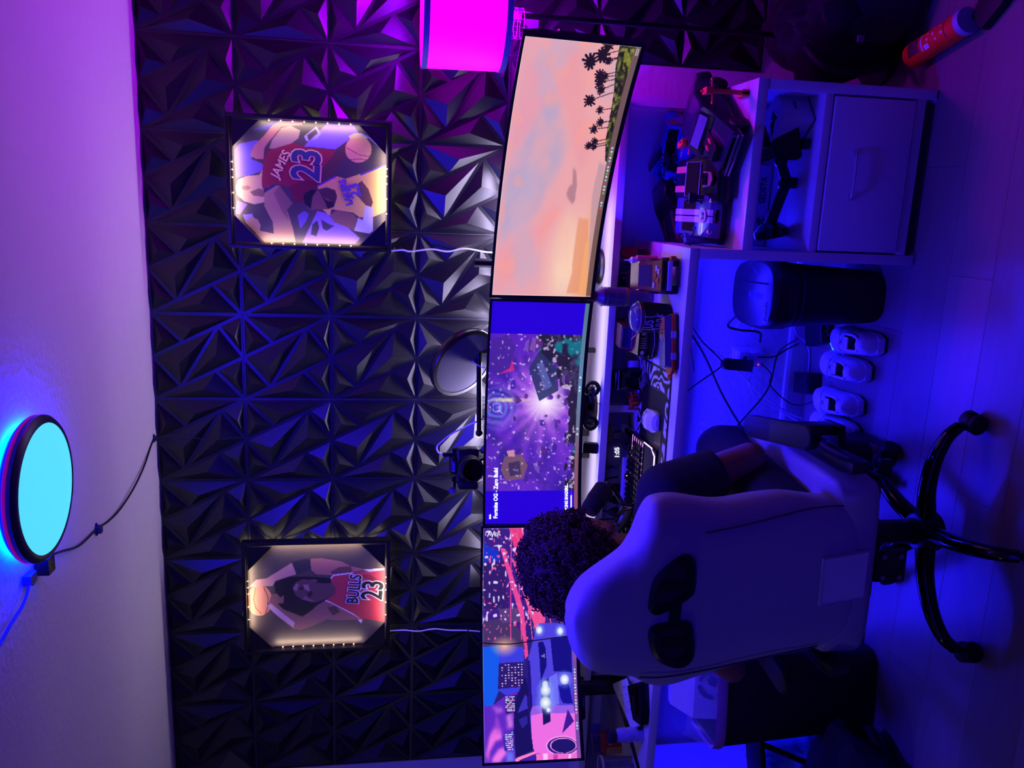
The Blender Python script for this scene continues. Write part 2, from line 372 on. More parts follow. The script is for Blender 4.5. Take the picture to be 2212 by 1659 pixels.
# ---- lit posters
M_frame = mat('black_frame_wood', (10, 9, 13), rough=0.45, var=.1)
M_led = glow('warm_led', (1.0, 0.74, 0.36), 7.0)
M_ledback = glow('warm_white_led_strip', (1.0, 0.84, 0.64), 7.5)
M_poster = print_mat('poster_print', 0.0, 1.0, 0.45)
POSTER_R = [
((118, 92, 200),[(0.774, 0.455), (0.818, 0.484), (0.958, 0.599), (0.962, 0.76), (0.901, 0.795), (0.832, 0.714), (0.772, 0.65), (0.783, 0.484)]),
((105, 85, 190),[(0.721, 0.043), (0.778, 0.072), (0.812, 0.179), (0.774, 0.223), (0.671, 0.142), (0.64, 0.209), (0.591, 0.214), (0.552, 0.139), (0.525, 0.049), (0.595, 0.045)]),
((70, 60, 140),[(0.886, 0.147), (0.958, 0.294), (0.967, 0.316), (0.887, 0.259)]),
((128, 98, 190),[(0.048, 0.441), (0.3, 0.536), (0.27, 0.653), (0.178, 0.729), (0.1, 0.801), (0.054, 0.771)]),
((60, 52, 60),[(0.228, 0.536), (0.17, 0.547), (0.103, 0.529), (0.116, 0.494), (0.197, 0.506)]),
((60, 52, 75),[(0.236, 0.559), (0.202, 0.606), (0.189, 0.641), (0.15, 0.594), (0.163, 0.57)]),
((120, 95, 200),[(0.255, 0.036), (0.356, 0.05), (0.33, 0.112), (0.249, 0.065)]),
((130, 105, 205),[(0.25, 0.082), (0.26, 0.139), (0.224, 0.149), (0.2, 0.097)]),
((100, 80, 170),[(0.258, 0.414), (0.297, 0.455), (0.276, 0.484), (0.217, 0.466), (0.157, 0.43)]),
((150, 130, 200),[(0.858, 0.462), (0.936, 0.536), (0.886, 0.565), (0.846, 0.541), (0.829, 0.501), (0.885, 0.547), (0.919, 0.531), (0.866, 0.479), (0.825, 0.49), (0.824, 0.473)]),
((172, 112, 112),[(0.699, 0.137), (0.77, 0.161), (0.843, 0.219), (0.922, 0.271), (0.963, 0.316), (0.969, 0.457), (0.941, 0.451), (0.93, 0.383), (0.919, 0.327), (0.817, 0.258), (0.76, 0.223), (0.675, 0.215), (0.673, 0.17)]),
((160, 130, 122),[(0.754, 0.251), (0.818, 0.269), (0.912, 0.327), (0.93, 0.383), (0.899, 0.439), (0.842, 0.427), (0.797, 0.381), (0.757, 0.29)]),
((190, 155, 135),[(0.455, 0.044), (0.512, 0.06), (0.543, 0.111), (0.554, 0.185), (0.612, 0.22), (0.513, 0.212), (0.392, 0.215), (0.35, 0.215), (0.332, 0.152), (0.351, 0.095), (0.398, 0.051)]),
((120, 90, 80),[(0.424, 0.131), (0.455, 0.183), (0.442, 0.216), (0.392, 0.215), (0.396, 0.153)]),
((150, 115, 100),[(0.464, 0.081), (0.473, 0.115), (0.456, 0.137), (0.437, 0.114), (0.439, 0.086)]),
((128, 36, 52),[(0.513, 0.201), (0.675, 0.215), (0.74, 0.245), (0.805, 0.393), (0.776, 0.484), (0.765, 0.65), (0.664, 0.626), (0.539, 0.544), (0.481, 0.538), (0.441, 0.463), (0.354, 0.45), (0.359, 0.398), (0.472, 0.365), (0.496, 0.286), (0.449, 0.205)]),
((100, 26, 40),[(0.472, 0.365), (0.534, 0.452), (0.531, 0.539), (0.481, 0.538), (0.441, 0.463), (0.354, 0.45), (0.359, 0.398)]),
((158, 122, 102),[(0.421, 0.216), (0.472, 0.24), (0.483, 0.308), (0.351, 0.386), (0.299, 0.351), (0.162, 0.384), (0.053, 0.4), (0.038, 0.214), (0.193, 0.097), (0.238, 0.132), (0.218, 0.172), (0.175, 0.188), (0.132, 0.182), (0.113, 0.267), (0.201, 0.263), (0.321, 0.214)]),
((125, 95, 82),[(0.483, 0.308), (0.351, 0.386), (0.299, 0.351), (0.212, 0.361), (0.29, 0.317), (0.424, 0.273)]),
((40, 45, 82),[(0.449, 0.211), (0.488, 0.274), (0.478, 0.285), (0.421, 0.216)]),
((78, 54, 48),[(0.502, 0.538), (0.618, 0.562), (0.744, 0.65), (0.832, 0.714), (0.777, 0.737), (0.712, 0.719), (0.675, 0.678), (0.58, 0.643), (0.496, 0.55)]),
((208, 143, 116),[(0.786, 0.873), (0.76, 0.871), (0.735, 0.863), (0.714, 0.85), (0.697, 0.833), (0.686, 0.813), (0.681, 0.792), (0.683, 0.771), (0.692, 0.751), (0.707, 0.734), (0.727, 0.721), (0.75, 0.713), (0.776, 0.711), (0.801, 0.713), (0.826, 0.721), (0.847, 0.734), (0.864, 0.751), (0.875, 0.771), (0.88, 0.792), (0.878, 0.813), (0.869, 0.832), (0.855, 0.849), (0.835, 0.862), (0.812, 0.871)]),
((192, 162, 132),[(0.876, 0.731), (0.903, 0.772), (0.902, 0.818), (0.862, 0.853), (0.866, 0.795), (0.855, 0.743)]),
((212, 172, 98),[(0.495, 0.538), (0.573, 0.649), (0.555, 0.713), (0.596, 0.801), (0.684, 0.965), (0.321, 0.967), (0.273, 0.89), (0.262, 0.801), (0.297, 0.759), (0.319, 0.624), (0.268, 0.612), (0.316, 0.566), (0.342, 0.642), (0.415, 0.66), (0.465, 0.648), (0.484, 0.596), (0.467, 0.544)]),
((90, 60, 150),[(0.495, 0.538), (0.573, 0.649), (0.565, 0.658), (0.487, 0.545)]),
((90, 60, 150),[(0.596, 0.801), (0.684, 0.965), (0.671, 0.965), (0.583, 0.806)]),
((72, 48, 44),[(0.439, 0.555), (0.481, 0.608), (0.451, 0.648), (0.401, 0.654), (0.356, 0.636), (0.411, 0.572)]),
((118, 82, 70),[(0.397, 0.451), (0.434, 0.462), (0.461, 0.503), (0.46, 0.544), (0.417, 0.561), (0.378, 0.636), (0.334, 0.636), (0.318, 0.607), (0.305, 0.49), (0.347, 0.461)]),
((24, 18, 20),[(0.397, 0.451), (0.434, 0.462), (0.461, 0.503), (0.463, 0.538), (0.408, 0.508), (0.313, 0.496), (0.347, 0.461)]),
((34, 24, 26),[(0.425, 0.561), (0.383, 0.595), (0.378, 0.636), (0.335, 0.639), (0.318, 0.601), (0.354, 0.589)]),
((128, 92, 80),[(0.268, 0.612), (0.313, 0.653), (0.289, 0.759), (0.254, 0.783), (0.157, 0.765), (0.191, 0.706), (0.218, 0.641)]),
((182, 172, 210),[(0.261, 0.789), (0.241, 0.818), (0.352, 0.836), (0.347, 0.883), (0.162, 0.884), (0.139, 0.86), (0.157, 0.765)]),
((95, 66, 60),[(0.45, 0.771), (0.43, 0.795), (0.516, 0.783), (0.546, 0.812), (0.483, 0.854), (0.383, 0.883), (0.346, 0.872), (0.359, 0.836)]),
]
POSTER_L = [
((34, 28, 36),[(0.618, 0.203), (0.665, 0.301), (0.659, 0.464), (0.639, 0.591), (0.435, 0.562), (0.351, 0.461), (0.303, 0.389), (0.375, 0.264), (0.421, 0.221)]),
((225, 150, 115),[(0.455, 0.189), (0.42, 0.185), (0.387, 0.176), (0.358, 0.161), (0.337, 0.143), (0.324, 0.122), (0.32, 0.099), (0.326, 0.077), (0.341, 0.056), (0.364, 0.039), (0.393, 0.026), (0.427, 0.018), (0.463, 0.016), (0.498, 0.02), (0.531, 0.029), (0.559, 0.043), (0.58, 0.061), (0.593, 0.082), (0.597, 0.105), (0.591, 0.127), (0.577, 0.148), (0.554, 0.165), (0.525, 0.178), (0.492, 0.186)]),
((150, 90, 70),[(0.582, 0.129), (0.581, 0.137), (0.482, 0.165), (0.395, 0.16), (0.329, 0.143), (0.333, 0.136), (0.395, 0.152), (0.482, 0.157)]),
((150, 90, 70),[(0.573, 0.075), (0.576, 0.081), (0.472, 0.067), (0.398, 0.079), (0.338, 0.116), (0.335, 0.109), (0.395, 0.071), (0.472, 0.06)]),
((208, 152, 140),[(0.582, 0.035), (0.645, 0.085), (0.656, 0.155), (0.787, 0.324), (0.685, 0.355), (0.632, 0.214), (0.583, 0.191), (0.585, 0.137), (0.587, 0.078)]),
((60, 56, 62),[(0.794, 0.33), (0.819, 0.412), (0.818, 0.45), (0.724, 0.454), (0.677, 0.355)]),
((178, 118, 104),[(0.818, 0.45), (0.823, 0.521), (0.79, 0.658), (0.744, 0.724), (0.711, 0.824), (0.673, 0.674), (0.669, 0.58), (0.68, 0.486), (0.724, 0.454)]),
((110, 72, 72),[(0.698, 0.585), (0.739, 0.646), (0.744, 0.724), (0.685, 0.74), (0.668, 0.602)]),
((110, 76, 76),[(0.563, 0.326), (0.613, 0.349), (0.64, 0.398), (0.63, 0.453), (0.6, 0.491), (0.596, 0.59), (0.55, 0.623), (0.499, 0.617), (0.444, 0.534), (0.424, 0.478), (0.45, 0.396), (0.496, 0.347)]),
((165, 125, 128),[(0.555, 0.329), (0.605, 0.354), (0.59, 0.371), (0.532, 0.353)]),
((178, 135, 132),[(0.589, 0.398), (0.587, 0.436), (0.529, 0.444), (0.545, 0.411)]),
((150, 110, 108),[(0.458, 0.391), (0.486, 0.408), (0.432, 0.479), (0.429, 0.456)]),
((60, 34, 38),[(0.508, 0.422), (0.532, 0.455), (0.498, 0.463), (0.47, 0.44)]),
((60, 40, 44),[(0.561, 0.37), (0.574, 0.398), (0.548, 0.403), (0.538, 0.381)]),
((130, 90, 86),[(0.638, 0.453), (0.629, 0.497), (0.607, 0.491), (0.615, 0.464)]),
((196, 62, 76),[(0.64, 0.585), (0.668, 0.602), (0.685, 0.74), (0.713, 0.958), (0.222, 0.961), (0.259, 0.819), (0.223, 0.796), (0.301, 0.74), (0.404, 0.6), (0.436, 0.545), (0.499, 0.617), (0.55, 0.623), (0.595, 0.596)]),
((235, 215, 225),[(0.64, 0.585), (0.672, 0.602), (0.689, 0.74), (0.678, 0.74), (0.659, 0.607), (0.632, 0.593)]),
((235, 215, 225),[(0.712, 0.807), (0.717, 0.958), (0.702, 0.958), (0.688, 0.852)]),
((235, 215, 225),[(0.436, 0.545), (0.447, 0.553), (0.312, 0.74), (0.245, 0.807), (0.219, 0.796), (0.297, 0.74)]),
((150, 45, 60),[(0.663, 0.74), (0.666, 0.852), (0.581, 0.959), (0.537, 0.959), (0.63, 0.824)]),
((152, 102, 92),[(0.436, 0.545), (0.404, 0.6), (0.301, 0.74), (0.253, 0.796), (0.253, 0.644), (0.265, 0.56), (0.21, 0.46), (0.177, 0.376), (0.187, 0.327), (0.311, 0.219), (0.402, 0.155), (0.51, 0.184), (0.516, 0.222), (0.479, 0.243), (0.5, 0.266), (0.426, 0.264), (0.428, 0.221), (0.368, 0.263), (0.295, 0.389), (0.359, 0.461), (0.401, 0.495)]),
((95, 64, 62),[(0.376, 0.561), (0.388, 0.622), (0.327, 0.65), (0.3, 0.6)]),
((206, 168, 188),[(0.402, 0.155), (0.43, 0.177), (0.246, 0.338), (0.202, 0.327), (0.318, 0.219)]),
]
def poster(name_label, x0, x1, z0, z1, polys, octo, bg, decorate, cord):
    w_, h_ = x1-x0, z1-z0
    t = thing('picture_frame', name_label, 'framed poster', (x0, -0.030, z0), group=None)
    fw = 0.013; bf = B()
    for lo, hi in (((0, -.035, 0), (fw, 0.0, h_)), ((w_-fw, -.035, 0), (w_, 0.0, h_)), ((fw, -.035, 0), (w_-fw, 0.0, fw)), ((fw, -.035, h_-fw), (w_-fw, 0.0, h_))): bf.box(lo, hi, bev=.0025, seg=2)
    bf.obj('frame', M_frame, t, 30)
    B().box((fw, -.003, fw), (w_-fw, 0.0, h_-fw)).obj('backing', M_frame, t, None)
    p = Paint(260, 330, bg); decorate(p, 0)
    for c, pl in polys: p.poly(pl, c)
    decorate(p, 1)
    me = p.mesh('poster', lambda u, v: (u*w_, np.full_like(u, -0.0045), (1-v)*h_), M_poster, keep=lambda u, v: (u > .03) & (u < .97) & (v > .025) & (v < .975))
    link('poster', me, t)
    uc, vc = 0.045, 0.038
    for sx in (0, 1):
        for sz in (0, 1):
            a = [(uc, vc), (octo[0], vc), (uc, octo[1])]
            pl = [((1-u) if sx else u, (1-v) if sz else v) for u, v in a]; pl = [(u*w_, v*h_) for u, v in pl]
            if (sx+sz) % 2: pl = pl[::-1]
            B().prism([(u, v) for u, v in pl], .028, .031, bev=.0006, seg=1).obj('mat_corner', M_frame, t, None)
    lm = B().ball((0, 0, 0), .0022, 8, 6).mesh('led_bulb', M_led, 40)
    n = 8
    for k in range(n):
        zz = h_*(octo[1]+.02+(0.96-2*octo[1])*(k+.5)/n); xx = w_*(octo[0]+.02+(0.96-2*octo[0])*(k+.5)/n)
        for lx in (fw+.004, w_-fw-.004): link('led_bulb', lm, t, (lx, -.013, zz))
        if k % 2 == 0 or k == 5:
            for lz in (fw+.004, h_-fw-.004): link('led_bulb', lm, t, (xx, -.013, lz))
    s = B()
    for lo, hi in (((.02, .0005, .02), (.026, .003, h_-.02)), ((w_-.026, .0005, .02), (w_-.02, .003, h_-.02)), ((.03, .0005, h_-.026), (w_-.03, .003, h_-.02)), ((.03, .0005, .02), (w_-.03, .003, .026))): s.box(lo, hi)
    s.obj('led_strip', M_ledback, t, None)
    B().tube(spline([(x_-x0, y_+.030, z_-z0) for x_, y_, z_ in cord], 7), 0.0029, 8).obj('cord', M_wcable, t)
    return t
def decoR(p, st):
    if st == 0:
        p.mix((p.noise(5, 7, 3)-.35)*1.2, (74, 66, 74))
    else:
        for a, b in (((.86, .44), (.80, .60)), ((.83, .42), (.77, .53))): pass
        for q in ([(.90, .81), (.87, .86), (.83, .90), (.79, .95)],):
            for a, b in zip(q, q[1:]): p.line(a, b, .004, (150, 128, 205), .8)
        for a, b in (((.79, .72), (.74, .80)), ((.74, .80), (.73, .87)), ((.70, .74), (.71, .80)), ((.71, .80), (.70, .87))): p.line(a, b, .002, (90, 50, 40), .8)
        k = np.minimum(np.minimum(p.u, 1-p.u), np.minimum(p.v, 1-p.v)); p.mix(np.clip(.12-k, 0, 1)*3.0, (235, 215, 175))  # warm glow of the bulbs painted into the poster's edges
def decoL(p, st):
    if st == 0:
        k = np.minimum(np.minimum(p.u, 1-p.u)*.8, np.minimum(p.v, 1-p.v)); p.mix(np.clip(.5-k, 0, .5)*1.2, (120, 104, 88))  # background painted lighter towards the edges, as lit by the bulbs
    else:
        k = np.minimum(np.minimum(p.u, 1-p.u), np.minimum(p.v, 1-p.v)); p.mix(np.clip(.09-k, 0, 1)*3.5, (238, 205, 160))  # bulb glow painted over the outer margin of the picture
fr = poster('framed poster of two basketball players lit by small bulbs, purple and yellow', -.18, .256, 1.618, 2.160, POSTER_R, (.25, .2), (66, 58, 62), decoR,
            [(-.178, -.035, 1.63), (-.172, -.036, 1.58), (-.176, -.036, 1.55), (-.166, -.036, 1.48), (-.172, -.036, 1.42), (-.160, -.036, 1.36), (-.170, -.038, 1.28), (-.17, -.05, 1.20)])
M_cream = mat('cream_print', (215, 190, 140), rough=.6); M_navy = mat('navy_print', (42, 48, 95), rough=.6); M_purp = mat('purple_print', (85, 60, 165), rough=.6)
M_pblack = mat('black_print', (14, 12, 18), rough=.6); M_pwhite = mat('white_print', (235, 225, 235), rough=.6)
def ptext(t, s, size, m, u, v, w_, h_, ang, y=-.0055, sx=1.0, bold=0.0):
    a = math.radians(ang); return text('lettering', s, size, m, t, (u*w_, y, (1-v)*h_), (math.cos(a), 0, math.sin(a)), (-math.sin(a), 0, math.cos(a)), sx=sx, bold=bold, ext=.0002)
ptext(fr, 'JAMES', .040, M_cream, .642, .320, .436, .542, -27, sx=.9, bold=.001)
ptext(fr, '23', .130, M_cream, .648, .480, .436, .542, -4, sx=.80, bold=.0085)
ptext(fr, '23', .130, M_navy, .648, .480, .436, .542, -4, y=-.0062, sx=.80, bold=.0035)
ptext(fr, 'LAKERS', .034, M_purp, .452, .716, .436, .542, 17, sx=.78, bold=.0012)
ptext(fr, '23', .050, M_purp, .470, .772, .436, .542, 14, bold=.0015)
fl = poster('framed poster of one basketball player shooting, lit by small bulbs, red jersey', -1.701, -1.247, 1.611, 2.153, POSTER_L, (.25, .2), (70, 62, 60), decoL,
            [(-1.64, -.035, 1.62), (-1.638, -.036, 1.56), (-1.645, -.036, 1.50), (-1.638, -.036, 1.44), (-1.646, -.036, 1.38), (-1.65, -.038, 1.30), (-1.65, -.06, 1.22)])
ptext(fl, 'BULLS', .062, M_pwhite, .535, .752, .454, .542, -7, sx=.72, bold=.0045)
ptext(fl, 'BULLS', .062, M_pblack, .535, .752, .454, .542, -7, y=-.0062, sx=.72, bold=.001)
ptext(fl, '23', .112, M_pwhite, .522, .882, .454, .542, -5, sx=.74, bold=.007)
ptext(fl, '23', .112, M_pblack, .522, .882, .454, .542, -5, y=-.0062, sx=.74, bold=.002)

# ---- floor lamp in the corner right of the desk
lp = thing('floor_lamp', 'floor lamp with a glowing magenta drum shade and a slim black pole', 'floor lamp', (0.575, -0.255, 0))
M_lshade = glow('magenta_shade', (0.62, 0.0, 1.0), 4.2)
B().lathe((0, 0, 0), [(.168, 1.284), (.170, 1.40), (.172, 1.517)], n=48, cap=False).obj('shade', M_lshade, lp, 60)
for z0, z1 in ((1.272, 1.290), (1.514, 1.532)):
    B().lathe((0, 0, 0), [(.1705+.003*(z0 > 1.4), z0), (.1715+.003*(z0 > 1.4), z1), (.168+.003*(z0 > 1.4), z1), (.167+.003*(z0 > 1.4), z0)], n=48, cap=False).obj('shade_trim', mat('lavender_trim', (120, 115, 170), rough=.5), lp, 40)
B().cyl((0, 0, .02), (0, 0, 1.235), .0085, n=14).obj('pole', M_black, lp)
B().lathe((0, 0, 0), [(.14, 0), (.14, .012), (.05, .022), (.012, .03)], n=36).obj('base', M_black, lp)
h = B(); h.cyl((0, 0, 1.225), (0, 0, 1.265), .022, .015, 16)
for k in range(3): h.tube([(0, 0, 1.27), (.165*math.cos(k*2.09), .165*math.sin(k*2.09), 1.28)], .002, 6)
h.obj('shade_holder', mat('pink_lit_chrome', (210, 190, 215), rough=.25, metal=.9), lp)
cg = B()
for z in (1.225, 1.245, 1.262): cg.tube(arc((-.03, -.03, z), .045, 0, 2*PI, 20, (1, 0, 0), (0, 1, 0)), .0016, 6)
for k in range(8): cg.tube([(-.03+.045*math.cos(k*PI/4), -.03+.045*math.sin(k*PI/4), 1.285), (-.03+.045*math.cos(k*PI/4), -.03+.045*math.sin(k*PI/4), 1.222)], .0014, 6)
cg.tube([(-.02, -.05, 1.25), (-.14, -.10, 1.28)], .0022, 6).tube([(-.10, -.08, 1.235), (-.165, -.04, 1.225)], .0018, 6)
cg.obj('wire_cage', mat('pink_lit_chrome', (210, 190, 215), rough=.25, metal=.9), lp)
pc = B()
for k in range(26): pc.ball((-.05, -.075, 1.232-.0042*k), .0017, 6, 5)
pc.obj('pull_chain', M_steel, lp)
B().lathe((-.05, -.075, 1.105), [(.0, 0), (.005, .004), (.006, .012), (.002, .017)], n=12).obj('chain_knob', M_steel, lp)

# ================================================================== DESK, SHELF, CABINET
ZD = 0.737
dk = thing('desk', 'long white desk with a raised monitor shelf along the wall', 'desk', (-1.19, -0.30, 0))
def W2(o): return lambda p: (p[0]-o[0], p[1]-o[1], p[2]-o[2])
def bx(b, lo, hi, o, **k): return b.box([lo[i]-o[i] for i in range(3)], [hi[i]-o[i] for i in range(3)], **k)
O = (-1.19, -0.30, 0)
bx(B(), (-2.26, -.595, .707), (-.1055, -.02, ZD), O, bev=.0025).obj('desktop', M_white, dk)
bx(B(), (-2.26, -.235, .849), (.386, -.012, .875), O, bev=.0025).obj('monitor_shelf', M_white, dk)
for x0, x1, y0, y1, z0 in ((-.716, -.690, -.20, -.02, ZD), (-1.62, -1.594, -.20, -.02, ZD), (-2.22, -2.194, -.20, -.02, ZD)):
    bx(B(), (x0, y0, z0), (x1, y1, .849), O, bev=.0015).obj('shelf_support', M_white, dk)
bx(B(), (.352, -.065, .576), (.386, -.030, .849), O, bev=.0015).obj('shelf_post', M_white, dk)
bx(B(), (-2.255, -.59, 0), (-2.225, -.03, .707), O, bev=.002).obj('side_panel', M_white, dk)
bx(B(), (-2.225, -.060, .60), (-.14, -.040, .68), O, bev=.002).obj('back_rail', M_white, dk)

cb = thing('drawer_cabinet', 'white low cabinet with open cubby above one drawer, right of the desk', 'cabinet', (.128, -.30, 0))
O = (.128, -.30, 0)
bx(B(), (-.1365, -.595, 0.006), (-.1065, -.03, .706), O, bev=.002).obj('side_panel', M_white, cb)
bx(B(), (.356, -.595, 0.006), (.386, -.03, .543), O, bev=.002).obj('side_panel', M_white, cb)
bx(B(), (-.1065, -.597, .544), (.386, -.01, .575), O, bev=.002).obj('top', M_white, cb)
bx(B(), (-.1065, -.592, .335), (.356, -.03, .360), O, bev=.002).obj('shelf', M_white, cb)
bx(B(), (-.1065, -.592, .036), (.356, -.03, .066), O, bev=.002).obj('bottom_rail', M_white, cb)
dr = bx(B(), (-.100, -.598, .071), (.350, -.580, .330), O, bev=.003).obj('drawer', M_white, cb)
hb = B()
hp = [(.190, -.601, .250), (.186, -.610, .250), (.170, -.614, .2505), (.125, -.616, .251), (.080, -.614, .2505), (.064, -.610, .25), (.060, -.601, .25)]
hb.tube([(p[0]-O[0], p[1]-O[1], p[2]) for p in spline(hp, 5)], .0042, 8)
for x in (.190, .060): hb.cyl((x-O[0], -.5985-O[1], .25), (x-O[0], -.603-O[1], .25), .010, n=14)
hb.obj('handle', mat('satin_handle', (200, 198, 205), rough=.25, metal=.6), dr)
for x in (-.11, .36): 
    for y in (-.58, -.06): B().cyl((x-O[0]+.0, y-O[1], 0), (x-O[0], y-O[1], .010), .012, n=12).obj('foot', mat('pale_foot', (170, 168, 180), rough=.5), cb)

# ================================================================== MONITORS
M_mon = mat('monitor_plastic', (13, 13, 16), rough=0.4)
POLY_SR = [
((150, 165, 215),[(0.804, 0.279), (0.813, 0.351), (0.634, 0.545), (0.498, 0.505), (0.321, 0.333), (0.297, 0.172), (0.189, 0.048), (0.28, 0.027), (0.486, 0.037), (0.623, 0.151), (0.718, 0.239)]),
((235, 150, 160),[(0.994, 0.333), (0.983, 0.503), (0.77, 0.638), (0.574, 0.803), (0.502, 0.702), (0.7, 0.515), (0.826, 0.361)]),
((245, 150, 150),[(0.189, 0.048), (0.301, 0.389), (0.387, 0.529), (0.325, 0.568), (0.216, 0.413), (0.071, 0.225), (0.005, 0.049), (0.104, 0.031)]),
((228, 150, 175),[(0.673, 0.039), (0.903, 0.053), (0.948, 0.269), (0.813, 0.367), (0.718, 0.239), (0.623, 0.135), (0.554, 0.048)]),
((240, 190, 170),[(0.362, 0.657), (0.293, 0.785), (0.077, 0.782), (0.011, 0.728), (0.008, 0.463), (0.218, 0.567)]),
((250, 215, 190),[(0.133, 0.591), (0.149, 0.709), (0.011, 0.763), (0.01, 0.639)]),
((232, 150, 110),[(0.329, 0.772), (0.323, 0.877), (0.013, 0.96), (0.011, 0.745), (0.092, 0.778)]),
((245, 170, 110),[(0.223, 0.879), (0.26, 0.919), (0.152, 0.947), (0.013, 0.942), (0.012, 0.87)]),
((170, 120, 135),[(0.528, 0.641), (0.515, 0.677), (0.461, 0.706), (0.398, 0.711), (0.38, 0.693), (0.404, 0.641), (0.424, 0.617), (0.456, 0.638), (0.46, 0.662)]),
((190, 150, 160),[(0.555, 0.879), (0.543, 0.943), (0.438, 0.95), (0.261, 0.971), (0.013, 0.996), (0.013, 0.964), (0.295, 0.902), (0.422, 0.872)]),
((60, 62, 30),[(0.998, 0.811), (0.998, 0.956), (0.893, 0.975), (0.801, 0.987), (0.654, 0.985), (0.544, 0.977), (0.563, 0.933), (0.644, 0.896), (0.745, 0.884), (0.824, 0.869), (0.919, 0.825)]),
((120, 120, 40),[(0.991, 0.861), (0.988, 0.955), (0.892, 0.96), (0.909, 0.894)]),
((95, 75, 40),[(0.89, 0.914), (0.879, 0.968), (0.794, 0.96), (0.812, 0.916)]),
((110, 110, 55),[(0.824, 0.877), (0.819, 0.928), (0.713, 0.943), (0.739, 0.896)]),
((220, 200, 185),[(0.997, 0.952), (0.997, 0.963), (0.893, 0.985), (0.805, 0.998), (0.661, 0.998), (0.544, 0.985), (0.544, 0.973), (0.661, 0.986), (0.808, 0.986), (0.896, 0.973)]),
]
